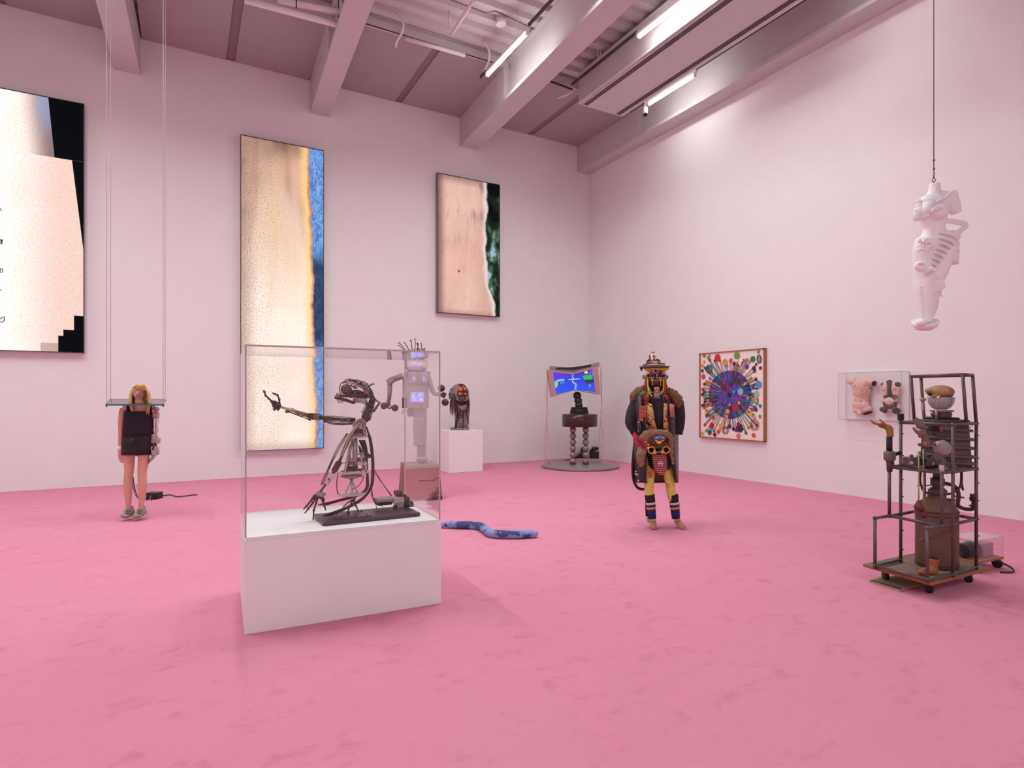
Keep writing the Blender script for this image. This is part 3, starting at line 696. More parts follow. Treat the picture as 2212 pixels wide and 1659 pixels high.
# clothes
MAT_TOP = plain('black_jersey', '1d1320', .85, var=.25, scale=40); MAT_SKIRT = plain('black_skirt', '1f161b', .75, var=.3, scale=18)
def shell(name, rows, mat, n=28, depth=.62):
    """cloth around the body: rows of (y, x_left, x_right) in zoomed pixels"""
    rg = []
    for (y, xl, xr) in rows:
        c = qm((xl + xr) / 2, y); hw = mm((xr - xl) / 2)
        rg.append([c + RIGHT * (hw * math.copysign(abs(math.cos(a)) ** .8, math.cos(a))) + FWD * (hw * depth * math.sin(a)) for a in [2 * math.pi * k / n for k in range(n)]])
    return link(name, M().rings(rg, True, True), mat, r)
shell('tank_top', [(430, 348, 640), (470, 338, 646), (560, 330, 648), (640, 326, 645), (690, 322, 640)], MAT_TOP)
for x in (378, 605): link('shoulder_strap', M().tube([qm(x, 440, -.06), qm(x, 390, -.045), qm(x + (5 if x < 500 else -5), 362, .0), qm(x, 400, .06)], mm(26), 8, curve=4, flat=.5), MAT_TOP, r)
shell('skirt', [(672, 324, 640), (700, 322, 640), (790, 318, 630), (850, 316, 622), (888, 316, 616)], MAT_SKIRT)
link('skirt_back_hem', M().tube([qm(440, 890, .05), qm(485, 893, .05)], mm(14), 8), MAT_SKIRT, r)
link('skirt_pocket', M().sheet([[qm(345, 790, -.172), qm(410, 800, -.19), qm(435, 745, -.197)], [qm(345, 720, -.172), qm(400, 725, -.19), qm(440, 710, -.197)]], .006), MAT_SKIRT, r)
link('wristband', M().tube([qm(292, 797), qm(292, 848)], mm(28), 14), MAT_WHITE, r)
# mechanical arm
MAT_GREY = plain('grey_plastic', 'b9a9aa', .45, .2, var=.15); MAT_PINKP = plain('pink_plastic', 'c08f90', .45)
MAT_DKG = plain('dark_metal', '5f5154', .4, .7, var=.2)
ar = link('mechanical_arm', M().tube([qm(655, 400), qm(668, 470), qm(666, 600), qm(664, 700), qm(662, 800)], [mm(24), mm(24), mm(18), mm(15), mm(14)], 10), MAT_DKG, r, 'grey and pink mechanical arm')
link('shoulder_joint', M().tube([qm(652, 430, -.06), qm(652, 430, .05)], mm(22), 16), MAT_GREY, ar)
link('joint_ring', M().ring(qm(652, 430, -.062), look(-FWD), mm(14), mm(4)), MAT_DKG, ar)
link('shoulder_cap', M().ball(qm(672, 412), (mm(30), mm(34), mm(28)), BC, 10, 8), MAT_GREY, ar)
link('upper_cover', M().bevbox(qm(668, 470), (mm(52), mm(48), mm(60)), BC, mm(8)), MAT_PINKP, ar)
link('upper_shell', M().tube([qm(668, 500), qm(664, 590)], [mm(30), mm(22)], 10), MAT_GREY, ar)
link('elbow_piece', M().bevbox(qm(664, 625), (mm(40), mm(40), mm(70)), BC, mm(8)), MAT_PINKP, ar)
for (x, y, w, h, a) in ((668, 730, 74, 46, .25), (645, 745, 36, 40, -.2), (688, 755, 30, 34, .5), (655, 690, 44, 40, .1)):
    link('forearm_plate', M().bevbox(qm(x, y), (mm(w), mm(50), mm(h)), BC @ Matrix.Rotation(a, 3, 'Y'), mm(6)), MAT_GREY, ar)
link('palm_plate', M().bevbox(qm(655, 845), (mm(62), mm(40), mm(100)), BC @ Matrix.Rotation(-.15, 3, 'Y'), mm(8)), MAT_GREY, ar)
link('palm_slot', M().box(qm(640, 815, -.028), (mm(10), mm(8), mm(50)), BC @ Matrix.Rotation(.25, 3, 'Y')), MAT_BLACK, ar)
for j, (x0, y0, x1, y1) in enumerate(((686, 800, 690, 890), (672, 880, 592, 975), (660, 890, 585, 982), (648, 880, 588, 968), (632, 860, 618, 900))):
    link('finger', M().tube([qm(x0, y0, .015 * (j - 2)), qm((x0 + x1) / 2 + 6, (y0 + y1) / 2, .015 * (j - 2)), qm(x1, y1, .015 * (j - 2))], [mm(13), mm(11), mm(7)], 8), MAT_GREY, ar)
for (x0, y0, x1, y1) in ((650, 500, 655, 690), (684, 520, 676, 700), (676, 640, 690, 700)):
    link('rod', M().tube([qm(x0, y0, -.03), qm(x1, y1, -.03)], mm(5), 6), MAT_WHITE, ar)
# sneakers
MAT_SHOE = plain('grey_sneaker', '9a8a84', .7, var=.25, scale=40); MAT_SOLE = plain('sneaker_sole', 'c9bdb8', .6); MAT_LACE = plain('laces', '7d706c', .7)
for (ax, ay, tx, ty) in ((383, 1440, 345, 1538), (508, 1440, 472, 1538)):
    m = M(); m.tube([qm(ax + 8, ay - 5, .03), qm(ax + 12, ay + 40, .03), qm((ax + tx) / 2 + 8, (ay + ty) / 2 + 12, -.03), qm(tx, ty - 6, -.10)], [mm(36), mm(44), mm(50), mm(34)], 14, curve=4, flat=.85)
    m.ball(qm(tx, ty - 6, -.10), (mm(48), mm(48), mm(26)), BC, 14, 8); m.ball(qm(ax + 20, ay + 50, .04), (mm(40), mm(40), mm(34)), BC, 12, 8)
    sh = link('sneaker', m, MAT_SHOE, r); fuse(sh, .009, 2)
    link('sole', M().tube([qm(ax + 28, ay + 78, .05), qm((ax + tx) / 2 + 12, (ay + ty) / 2 + 52, -.02), qm(tx - 2, ty + 12, -.11)], [mm(34), mm(38), mm(34)], 12, curve=4, flat=.28, up=RIGHT), MAT_SOLE, sh)
    for k in range(3): link('lace', M().tube([qm(ax - 30 + tx * 0 + 4 - 6 * k, ay + 32 + 16 * k, -.075 - .012 * k), qm(ax - 8 - 6 * k, ay + 26 + 16 * k, -.10 - .012 * k), qm(ax + 18 - 6 * k, ay + 34 + 16 * k, -.075 - .012 * k)], mm(6), 6, curve=3), MAT_LACE, sh)
# cable bundle down to a power box
MAT_CABLE = plain('black_cable', '241d22', .5)
for k in range(3):
    link('leg_cable', M().tube([qm(420 + 4 * k, 1120, .04), qm(428 + 6 * k, 1220, .06), qm(452 + 7 * k, 1310, .08), qm(482 + 8 * k, 1355, .1)], mm(4), 6, curve=5), MAT_CABLE if k != 1 else MAT_WHITE, r)
bx = ZP(200 + 612 / 4.88, 800 + 1362 / 4.88)
fb = Fig((bx - Vector((0, 0, 0))).dot(FWD)); qb = fb.q(KM)
r2 = thing('power_box', 'small black power supply on the carpet behind the mannequin', 'power supply', bx)
link('casing', M().bevbox(Vector((bx.x, bx.y, fb.m(6.7))) + FWD * .08, (fb.m(128 / 4.88), .16, fb.m(13)), BC, .006), MAT_BLACK, r2)
link('cover', M().box(Vector((bx.x, bx.y, fb.m(13.6))) + FWD * .08, (fb.m(126 / 4.88), .155, .006), BC), MAT_RAIL, r2)
for k in range(4):
    x = 562 + 24 * k
    link('lead', M().tube([qb(x + 6, 1320, -.004), qb(x - 8, 1358, -.05), qb(x - 24 + k * 2, 1392, -.14), qb(540 + 8 * k, 1408, -.17), qb(528, 1396, -.16)], .006, 6, curve=5), MAT_CABLE if k % 2 else plain('pale_lead', '9a868a', .5), r2)
tag(link('floor_cable', M().tube([ZP(200 + x / 4.88, 800 + y / 4.88, .012) for x, y in ((690, 1325), (760, 1318), (820, 1312), (890, 1330), (980, 1324), (1050, 1314), (1105, 1311))], .008, 6, curve=6), MAT_CABLE), 'thin black cable running right from the power supply over the carpet', 'cable')

# glass shelf around the neck, hung on four wires
t = NT('green_edge_glass'); MAT_GEDGE = t.base('2f6e72', .15)
MAT_GLASS = acrylic('shelf_glass', 'b9b0c0', 1.0)
f0, f1, b0, b1_ = P(227.5, 873, 7.10), P(355, 873, 7.10), P(237, 861.5, 7.52), P(359.5, 861.5, 7.52)
neck = FM(299, 868)
r3 = thing('glass_shelf', 'grey glass shelf at the neck of the hanging mannequin, on thin wires', 'shelf', (f0 + f1 + b0 + b1_) / 4)
ctr = Vector((neck.x, neck.y, 0)); ex, ey = (f1 - f0), (b0 - f0); th = Vector((0, 0, .018))
inv = Matrix(((ex.x, ey.x), (ex.y, ey.y))).inverted(); loc = inv @ Vector((ctr.x - f0.x, ctr.y - f0.y))
angs = sorted(set([2 * math.pi * k / 32 for k in range(32)] + [math.atan2(v - loc[1], u - loc[0]) % (2 * math.pi) for u in (0, 1) for v in (0, 1)]))
outer, inner = [], []
for a in angs:
    dx_, dy_ = math.cos(a), math.sin(a); ts = []
    if dx_ > 1e-6: ts.append((1 - loc[0]) / dx_)
    if dx_ < -1e-6: ts.append(-loc[0] / dx_)
    if dy_ > 1e-6: ts.append((1 - loc[1]) / dy_)
    if dy_ < -1e-6: ts.append(-loc[1] / dy_)
    k = min(ts); outer.append(f0 + ex * (loc[0] + dx_ * k) + ey * (loc[1] + dy_ * k))
    inner.append(f0 + ex * (loc[0] + dx_ * .085 / ex.length) + ey * (loc[1] + dy_ * .085 / ey.length))
n = len(angs); m = M(); vs = outer + inner + [p - th for p in outer] + [p - th for p in inner]
m.add(vs, [(i, (i + 1) % n, n + (i + 1) % n, n + i) for i in range(n)] + [(2 * n + i, 3 * n + i, 3 * n + (i + 1) % n, 2 * n + (i + 1) % n) for i in range(n)])
m.cm = 1
m.add(vs, [(i, 2 * n + i, 2 * n + (i + 1) % n, (i + 1) % n) for i in range(n)])
link('glass', m, [MAT_GLASS, MAT_GEDGE], r3)
for p in (f0, f1, b0, b1_):
    p = p + (Vector(((f0 + f1 + b0 + b1_).x / 4, (f0 + f1 + b0 + b1_).y / 4, p.z)) - p) * .04
    link('wire', M().tube([p - Vector((0, 0, .025)), Vector((p.x, p.y, ZD + .02))], .0022, 5), plain('steel_wire', 'a89da1', .5, .3), r3)
    link('wire_stop', M().tube([p - Vector((0, 0, .032)), p - Vector((0, 0, .018))], .009, 8), MAT_DKG, r3)
# ------------------------------------------------------------------ skeletal automaton in the case
FS = Fig(4.24, .00144, 570.); K1 = crop(560, 810, 7.628); K2 = crop(640, 900, 6.914)
s1, s2 = FS.q(K1), FS.q(K2)
def a1(px): return px / 7.628 * 4.45 / FPX
def a2(px): return px / 6.914 * 4.5 / FPX
MAT_BRONZE = plain('dark_bronze', '54423b', .45, .55, var=.35, scale=50)
MAT_BRASS = plain('tarnished_brass', '7d6650', .4, .6, var=.3, scale=50)
MAT_ALUM = plain('dull_aluminium', 'a99f9c', .4, .6, var=.2)
MAT_IVORY = plain('pale_plastic', 'c9bab4', .5, var=.12)
MAT_RUB = plain('dark_hose', '352a2c', .5, var=.2)
MAT_RED = plain('red_wire', 'b02a38', .5)
# base plate
bl, br_ = ZP(697, 1128, .635), ZP(907, 1107, .635)
bxv = (br_ - bl).normalized(); byv = Vector((-bxv.y, bxv.x, 0)); RB = Matrix((bxv, byv, UP)).transposed(); BL = (br_ - bl).length
cb = bl + bxv * BL / 2 + byv * .16
root = thing('automaton', 'dark skeletal robot torso reaching out inside the clear case on the large plinth', 'sculpture', Vector((cb.x, cb.y, PH)))
MAT_PLATE = plain('black_board', '3a3034', .35, var=.15)
pl = link('base_board', M().bevbox(Vector((cb.x, cb.y, PH + .013)), (BL, .34, .026), RB, .004), MAT_PLATE, root)
link('steel_plate', M().box(bl + bxv * BL * .33 + byv * .13 + Vector((0, 0, .004)), (.26, .2, .006), RB), plain('plate_steel', '5f5456', .35, .5), pl)
for a in (.03, .5, .97):
    for b in (.06, .94): link('screw', M().ball(bl + bxv * BL * a + byv * .34 * b + Vector((0, 0, .002)), (.006, .006, .003), None, 8, 4), MAT_ALUM, pl)
for a, b in ((.2, .05), (.2, .21), (.46, .05), (.46, .21), (.33, .21)): link('bolt', M().tube([bl + bxv * BL * a + byv * b + Vector((0, 0, .006)), bl + bxv * BL * a + byv * b + Vector((0, 0, .016))], .006, 6), MAT_BRONZE, pl)
# tripod stool
link('stool_disc', M().lathe([(a2(180), -.006), (a2(185), 0), (a2(180), .006)], s2(825, 1158), n=28, sy=1.0), MAT_IVORY, root)
for dx_, w in ((-85, -.02), (0, -.08), (85, -.02), (10, .09)):
    link('stool_strut', M().tube([s2(825 + dx_ * 1.05, 1140, w * 1.0), s2(825, 945, 0)], a2(14), 8), MAT_IVORY, root)
link('hub', M().ball(s2(855, 1225), a2(34), None, 12, 8), MAT_ALUM, root)
for x, y, w in ((755, 1460, -.07), (945, 1450, -.07), (700, 1350, .09), (890, 1350, .09)):
    link('foot_leg', M().tube([s2(850, 1235), s2((850 + x) / 2 - 4, (1235 + y) / 2 - 10, w * .6), s2(x, y, w)], [a2(15), a2(11), a2(12)], 8), MAT_BRASS, root)
link('swivel', M().lathe([(a2(20), -a2(60)), (a2(60), -a2(40)), (a2(170), -a2(10)), (a2(170), 0), (a2(150), a2(14))], s2(825, 885), n=24, sy=.8), MAT_ALUM, root)
hp = link('hip_plate', M().bevbox(s2(850, 825), (a2(430), .16, a2(34)), RB, .006), MAT_IVORY, root)
for x in (690, 760, 960, 1040): link('hip_bolt', M().tube([s2(x, 815, -.09), s2(x, 815, -.075)], a2(14), 8), MAT_RED if x == 960 else MAT_BRONZE, hp)
for x0, x1, y1, q in ((760, 830, 330, 20), (880, 875, 310, 38), (720, 790, 420, 12), (1000, 945, 460, 14), (1035, 960, 480, 10)):
    link('spine_rod', M().tube([s2(x0, 815, .0 if x0 != 720 else -.05), s2(x1, y1, 0)], a2(q), 10), MAT_ALUM if q > 15 else MAT_IVORY, root)
for (x, y, w, h, mt) in ((965, 640, 160, 60, MAT_BRASS), (980, 705, 140, 26, MAT_IVORY), (945, 790, 110, 30, MAT_BRASS), (690, 690, 110, 10, MAT_ALUM), (820, 690, 90, 60, MAT_ALUM), (860, 640, 60, 60, MAT_ALUM), (830, 770, 130, 60, MAT_BRONZE), (890, 760, 40, 90, MAT_ALUM), (790, 600, 26, 120, MAT_ALUM), (960, 560, 90, 14, MAT_ALUM), (970, 520, 70, 10, MAT_BRONZE), (1010, 745, 30, 120, MAT_BRASS)):
    link('bracket', M().bevbox(s2(x, y, random.uniform(-.03, .03)), (a2(w), .05, a2(h)), BC @ Matrix.Rotation(random.uniform(-.06, .06), 3, 'Y'), .003), mt, root)
# shoulder block
sb = link('shoulder_block', M().bevbox(s2(945, 180), (a2(150), .11, a2(240)), BC @ Matrix.Rotation(-.1, 3, 'Y'), .01), MAT_ALUM, root)
link('shoulder_plate', M().bevbox(s2(950, 300), (a2(180), .14, a2(30)), BC, .004), MAT_IVORY, sb)
link('shoulder_wheel', M().tube([s2(965, 105, -.075), s2(965, 105, .06)], a2(78), 20), MAT_ALUM, sb)
for k, q in enumerate((30, 48, 64)): link('looped_hose', M().tube([s2(965 - q, 120 + q * .6, -.085), s2(965 - q * .8, 70, -.09), s2(965, 105 - q, -.09), s2(965 + q, 95, -.085), s2(965 + q * .9, 160, -.08)], a2(8), 6, curve=4), MAT_IVORY if k % 2 else MAT_BRASS, sb)
for (x, y) in ((900, 230), (930, 225), (960, 225), (985, 200), (990, 250), (935, 190)): link('valve', M().tube([s2(x, y - 25, -.07), s2(x, y + 25, -.075)], a2(11), 8), MAT_BRONZE, sb)
# neck column and skull
link('neck', M().tube([s1(1790, 760), s1(1745, 690), s1(1800, 570), s1(1850, 450), s1(1860, 370), s1(1800, 300)], [a1(60), a1(62), a1(55), a1(50), a1(46), a1(40)], 12, curve=4), MAT_BRONZE, root)
for k in range(14):
    y = 720 - 26 * k; x = 1745 + 8.5 * k
    link('vertebra', M().ring(s1(x + (30 if k < 9 else 20), y), look(s1(x + 40, y - 100) - s1(x, y)), a1(60 - k), a1(11), 12, 5), MAT_BRASS if k % 3 == 0 else MAT_BRONZE, root)
sk = link('skull', M().ball(s1(1450, 255), (a1(86), a1(70), a1(84)), BC, 16, 12).ball(s1(1600, 300), (a1(110), a1(70), a1(60)), BC, 14, 10).ball(s1(1730, 330), (a1(100), a1(60), a1(45)), BC, 12, 8), MAT_BRONZE, root)
link('eye_ring', M().ring(s1(1430, 240, -.065), look(-FWD), a1(78), a1(12), 24, 6), MAT_BRASS, sk)
link('eye_ring', M().ring(s1(1425, 235, -.08), look(-FWD), a1(44), a1(10), 20, 6), MAT_BRASS, sk)
link('eyeball', M().ball(s1(1425, 240, -.05), a1(60), None, 14, 10), MAT_BRASS, sk)
link('cheek_ring', M().ring(s1(1400, 225, -.02), look(-FWD + RIGHT * -.6), a1(112), a1(9), 28, 6), MAT_BRASS, sk)
rs = random.Random(8)
for k in range(26):
    x, y = rs.uniform(1380, 1800), rs.uniform(110, 340); ang = rs.uniform(-.9, .9); L_ = rs.uniform(50, 150)
    link('skull_link', M().tube([s1(x, y, rs.uniform(-.08, .03)), s1(x + L_ * .5 * math.cos(ang), y + L_ * .5 * math.sin(ang) - rs.uniform(0, 20), rs.uniform(-.09, .0)), s1(x + L_ * math.cos(ang), y + L_ * math.sin(ang), rs.uniform(-.08, .03))], a1(rs.uniform(6, 12)), 6, curve=3), (MAT_BRONZE, MAT_BRASS, MAT_ALUM)[k % 3], sk)
for k in range(6):
    link('skull_rib', M().tube([s1(1375 + 12 * k, 140 - 5 * k, -.03 - .01 * k), s1(1430 + 6 * k, 70 + 6 * k, -.01), s1(1500 + 20 * k, 80 + 10 * k, .02), s1(1640 + 20 * k, 120 + 20 * k, .0), s1(1780 + 10 * k, 230 + 16 * k, -.02)], a1(9), 6, curve=4), MAT_BRONZE if k % 2 else MAT_BRASS, sk)
for (x, y, mt) in ((1625, 165, MAT_RED), (1755, 305, MAT_RED), (1540, 130, MAT_IVORY), (1445, 100, MAT_IVORY), (1680, 130, MAT_BRONZE), (1580, 190, MAT_BRASS), (1700, 220, MAT_ALUM), (1790, 250, MAT_BRASS), (1500, 330, MAT_BRONZE)):
    link('skull_fitting', M().bevbox(s1(x, y, -.06), (a1(44), a1(40), a1(36)), BC @ Matrix.Rotation(.5, 3, 'Y'), .002), mt, sk)
jaw = link('jaw', M().tube([s1(1245, 375, -.01), s1(1330, 385, -.03), s1(1460, 425, -.04), s1(1570, 465, -.03)], [a1(20), a1(27), a1(27), a1(20)], 8), MAT_BRONZE, root)
link('upper_jaw', M().tube([s1(1330, 345, -.02), s1(1430, 345, -.05), s1(1560, 340, -.06), s1(1780, 350, -.04)], [a1(18), a1(25), a1(35), a1(40)], 8), MAT_BRONZE, jaw)
for k in range(5): link('lip_pin', M().tube([s1(1250 + 16 * k, 375, -.03), s1(1262 + 14 * k, 330 - 10 * (k % 2), -.03), s1(1290 + 14 * k, 290 + 26 * (k % 3), -.02)], a1(6), 5, curve=3), MAT_BRASS, jaw)
for k in range(4): link('chin_wire', M().tube([s1(1280 + 30 * k, 400, -.03), s1(1300 + 25 * k, 440, -.04), s1(1312 + 20 * k, 462, -.03)], a1(6), 5, curve=3), MAT_BRONZE, jaw)
for k in range(6): link('jaw_cord', M().tube([s1(1540, 395 + 12 * k, -.04), s1(1680, 375 + 16 * k, -.05 + .012 * k), s1(1760, 400 + 20 * k, -.04), s1(1790, 480 + 14 * k, -.03)], a1(6), 5, curve=4), MAT_BRONZE, root)
for k in range(8): link('head_cable', M().tube([s1(1500 + 10 * k, 75 + 8 * k, -.02 + .01 * k), s1(1640 + 8 * k, 85 + 20 * k, .0), s1(1790, 170 + 22 * k, .01 * k - .03), s1(1870, 290 + 12 * k, 0), s1(1890, 400 + 6 * k, .01), s1(1870, 560, .01 * k - .02)], a1(6), 5, curve=4), MAT_RUB, root)
link('neck_brace', M().tube([s1(1880, 610), s1(1985, 455), s1(1900, 405)], [a1(20), a1(20), a1(16)], 8), MAT_BRASS, root)
for k in range(9): link('neck_bolt', M().tube([s1(1700 + 18 * k, 620 - 30 * k if k < 5 else 480 - 18 * k, -.06), s1(1690 + 18 * k, 600 - 30 * k if k < 5 else 470 - 18 * k, -.09)], a1(9), 6), MAT_BRASS if k % 2 else MAT_BRONZE, root)
# outstretched arm
ua = link('upper_arm', M().tube([s1(1580, 745), s1(1350, 735), s1(1060, 712)], [a1(40), a1(24), a1(36)], 10), MAT_BRONZE, root)
for k in range(7): link('tendon', M().tube([s1(1570, 715 + 16 * k, -.04 + .012 * k), s1(1380, 690 + 22 * k, -.03 + .01 * k), s1(1200, 680 + 22 * k, -.02), s1(1040, 680 + 10 * k, -.03 + .008 * k)], a1(7), 5, curve=4), MAT_BRASS if k % 3 == 0 else MAT_RUB, ua)
for (x, y, w, h) in ((1370, 745, 60, 60), (1180, 720, 40, 70), (1480, 745, 50, 46)): link('arm_clamp', M().bevbox(s1(x, y), (a1(w), .04, a1(h)), BC, .003), MAT_BRASS, ua)
for k in range(3): link('sagging_wire', M().tube([s1(1540, 790 + 8 * k), s1(1380, 822 - 6 * k), s1(1220, 818 - 10 * k), s1(1060, 770 - 4 * k)], a1(4), 5, curve=5), MAT_RUB, ua)
link('elbow', M().bevbox(s1(930, 695), (a1(180), .07, a1(84)), BC @ Matrix.Rotation(.08, 3, 'Y'), .006), MAT_BRONZE, ua)
link('elbow_cover', M().bevbox(s1(940, 700, -.04), (a1(90), .02, a1(76)), BC, .004), MAT_BRASS, ua)
link('elbow_edge', M().bevbox(s1(910, 645, -.01), (a1(160), .06, a1(22)), BC @ Matrix.Rotation(.1, 3, 'Y'), .003), MAT_BRONZE, ua)
fa = link('forearm', M().tube([s1(830, 680), s1(700, 630), s1(560, 588), s1(420, 545), s1(345, 520)], [a1(40), a1(28), a1(24), a1(19), a1(20)], 10), MAT_BRASS, root)
link('forearm_shell', M().tube([s1(590, 585, -.02), s1(480, 560, -.025), s1(360, 520, -.02)], [a1(22), a1(20), a1(14)], 8), MAT_IVORY, fa)
for k in range(3): link('forearm_rod', M().tube([s1(850, 740 + 8 * k), s1(640, 670 - 6 * k), s1(460, 600 - 6 * k)], a1(6), 5), MAT_RUB, fa)
for x, y in ((460, 600), (640, 640), (540, 570), (720, 660)): link('forearm_clamp', M().bevbox(s1(x, y), (a1(40), .035, a1(46)), BC @ Matrix.Rotation(.3, 3, 'Y'), .003), MAT_BRASS, fa)
hd = link('open_hand', M().ball(s1(285, 500), (a1(75), a1(55), a1(55)), BC, 10, 8).ball(s1(250, 460), (a1(55), a1(45), a1(40)), BC, 8, 6), MAT_BRONZE, root)
for pts in (((220, 450), (160, 390), (105, 340), (85, 280), (65, 255)), ((335, 470), (330, 400), (300, 330), (260, 315), (215, 292)), ((260, 450), (215, 435), (180, 440)), ((300, 540), (250, 570), (225, 555)), ((340, 540), (310, 570), (285, 560))):
    link('finger', M().tube([s1(x, y, -.02) for x, y in pts], [a1(17), a1(13), a1(16), a1(11), a1(13)][:len(pts)], 7), MAT_BRONZE, hd)
    for x, y in pts[1:-1]: link('knuckle', M().ball(s1(x, y, -.02), a1(20), None, 8, 6), MAT_BRONZE, hd)
# lowered arm
la = link('lowered_arm', M().tube([s2(890, 180, -.06), s2(800, 330, -.07), s2(720, 500, -.09), s2(640, 680, -.11)], [a2(26), a2(22), a2(18), a2(24)], 10), MAT_BRASS, root)
for k in range(4): link('arm_tube', M().tube([s2(960 - 14 * k, 90 + 10 * k, -.1), s2(860 - 14 * k, 230, -.1), s2(770 - 16 * k, 400, -.11), s2(690 - 12 * k, 590, -.12)], a2(9), 6, curve=4), MAT_IVORY if k % 2 else MAT_BRASS, la)
for k in range(4): link('arm_wire', M().tube([s2(780 - 10 * k, 250, -.08), s2(650 - 16 * k, 480, -.1), s2(520 - 8 * k, 720, -.1), s2(430 - 16 * k, 960, -.09), s2(375, 1020, -.08)], a2(4), 5, curve=5), MAT_RUB, la)
link('elbow_block', M().bevbox(s2(605, 745, -.11), (a2(70), .06, a2(170)), BC @ Matrix.Rotation(.5, 3, 'Y'), .006), MAT_BRONZE, la)
link('lower_rod', M().tube([s2(560, 830, -.1), s2(460, 980, -.09), s2(360, 1120, -.08)], [a2(24), a2(22), a2(15)], 8), MAT_BRASS, la)
link('white_disc', M().tube([s2(535, 895, -.13), s2(535, 895, -.1)], a2(46), 18), MAT_IVORY, la)
link('white_clamp', M().bevbox(s2(470, 975, -.1), (a2(50), .04, a2(70)), BC @ Matrix.Rotation(.5, 3, 'Y'), .004), MAT_IVORY, la)
link('red_tip', M().bevbox(s2(565, 800, -.145), (a2(22), .01, a2(22)), BC, .002), MAT_RED, la)
hd = link('resting_hand', M().bevbox(s2(365, 1150, -.07), (a2(120), .06, a2(60)), BC @ Matrix.Rotation(.35, 3, 'Y'), .006), MAT_ALUM, root)
link('palm', M().ball(s2(325, 1185, -.06), (a2(75), a2(60), a2(40)), BC, 10, 8), MAT_BRONZE, hd)
for pts in (((270, 1180), (215, 1260), (150, 1340), (105, 1388)), ((290, 1200), (245, 1290), (180, 1375), (125, 1445)), ((320, 1210), (295, 1290), (262, 1400), (250, 1570)), ((365, 1200), (395, 1260), (420, 1330), (440, 1400)), ((385, 1190), (410, 1240), (405, 1290), (425, 1330))):
    link('finger', M().tube([s2(x, y, -.07) for x, y in pts], [a2(18), a2(14), a2(13), a2(8)], 7), MAT_BRONZE, hd)
    for x, y in pts[1:-1]: link('knuckle', M().ball(s2(x, y, -.07), a2(19), None, 8, 6), MAT_BRONZE, hd)
# hose bundles sweeping behind the back and along the board
for k in range(11):
    w = .02 + .015 * (k % 5); o = 9 * (k % 4)
    link('back_hose', M().tube([s2(1050 + 6 * k, 150 + 20 * k, w), s2(1090 + o, 340, w + .02), s2(1125 + o, 600, w + .03), s2(1130 + o, 850, w + .03), s2(1110 + o, 1030, w + .01), s2(1030 + o, 1170, w - .03), s2(900 + o, 1270 + 2 * k, w - .09), s2(700, 1370 + 3 * k, w - .17), s2(400 + 10 * k, 1480, -.2 + .004 * k)], a2(11), 6, curve=5), MAT_RUB, root)
for k in range(5):
    link('inner_hose', M().tube([s2(940 + 20 * k, 350, .05), s2(1000 + 14 * k, 500, .06), s2(1060, 700 + 20 * k, .05), s2(1050 + 6 * k, 900, .04), s2(1030 + 8 * k, 1080, .03), s2(900, 1170 + 6 * k, .0), s2(640, 1240 + 6 * k, .03), s2(330 + 30 * k, 1320, .08)], a2(10), 6, curve=5), MAT_RUB if k % 2 else MAT_BRONZE, root)
for k in range(6):
    link('rib_wire', M().tube([s2(920 + 8 * k, 420 + 22 * k, -.02), s2(1000, 500 + 25 * k, -.03 + .02 * k), s2(1090, 560 + 10 * k, .02), s2(1130, 580 + 6 * k, .03)], a2(6), 5, curve=4), MAT_RUB, root)
for k, (x, y) in enumerate(((1420, 1190), (1430, 1185), (1400, 1200), (1180, 1250), (1190, 1260), (1240, 1330), (1300, 1340), (1200, 1390))):
    link('power_lead', M().tube([s2(1165 if k < 2 else 1130, 790 + 40 * k if k < 2 else 1020 + 20 * k, .03), s2(1290 if k < 2 else 1120 + 10 * k, 1000 if k < 2 else 1190 + 18 * k, .05), s2(x, y, .05)], a2(5), 5, curve=5), MAT_RUB if k % 2 else MAT_BRONZE, root)
link('hip_cable', M().tube([s2(625, 840, -.02), s2(605, 1000, -.02), s2(615, 1130, -.01), s2(645, 1170, 0)], a2(7), 6, curve=5), MAT_RUB, root)
link('hip_cable', M().tube([s2(1010, 890), s2(960, 1000), s2(890, 1060), s2(840, 1090)], a2(6), 6, curve=5), MAT_RUB, root)
# drive electronics on the board
el = thing('drive_unit', 'dark electronics and motor at the right end of the automaton board', 'electronics', Vector((s2(1480, 1380, .04).x, s2(1480, 1380, .04).y, PH + .026)))
for (x, y, w, h, d, mt) in ((1300, 1235, 240, 60, .12, MAT_ALUM), (1300, 1285, 230, 50, .1, MAT_BLACK), (1520, 1140, 90, 80, .08, MAT_BRONZE), (1570, 1195, 120, 70, .08, MAT_BLACK), (1620, 1225, 100, 70, .08, MAT_BRONZE), (1500, 1230, 170, 90, .12, MAT_IVORY), (1650, 1290, 150, 60, .09, MAT_BLACK), (1530, 1300, 110, 110, .1, MAT_ALUM), (1660, 1370, 160, 60, .09, MAT_ALUM)):
    link('module', M().bevbox(s2(x, y, .05), (a2(w), d, a2(h)), RB, .004), mt, el)
for x, y in ((1505, 1140), (1530, 1140), (1560, 1195), (1590, 1195), (1610, 1230), (1640, 1230)): link('socket', M().tube([s2(x, y, -.0), s2(x, y, -.008)], a2(12), 8), MAT_BRASS, el)
link('motor', M().tube([s2(1460, 1370, .03), s2(1650, 1360, .05)], a2(58), 16), MAT_PLATE, el)
for x in (1460, 1700, 1745): link('unit_foot', M().tube([s2(x, 1290, .0), s2(x + 10, 1400, .0)], a2(10), 6), MAT_ALUM, el)
clampz(root, PH + .001); clampz(el, PH + .0265)
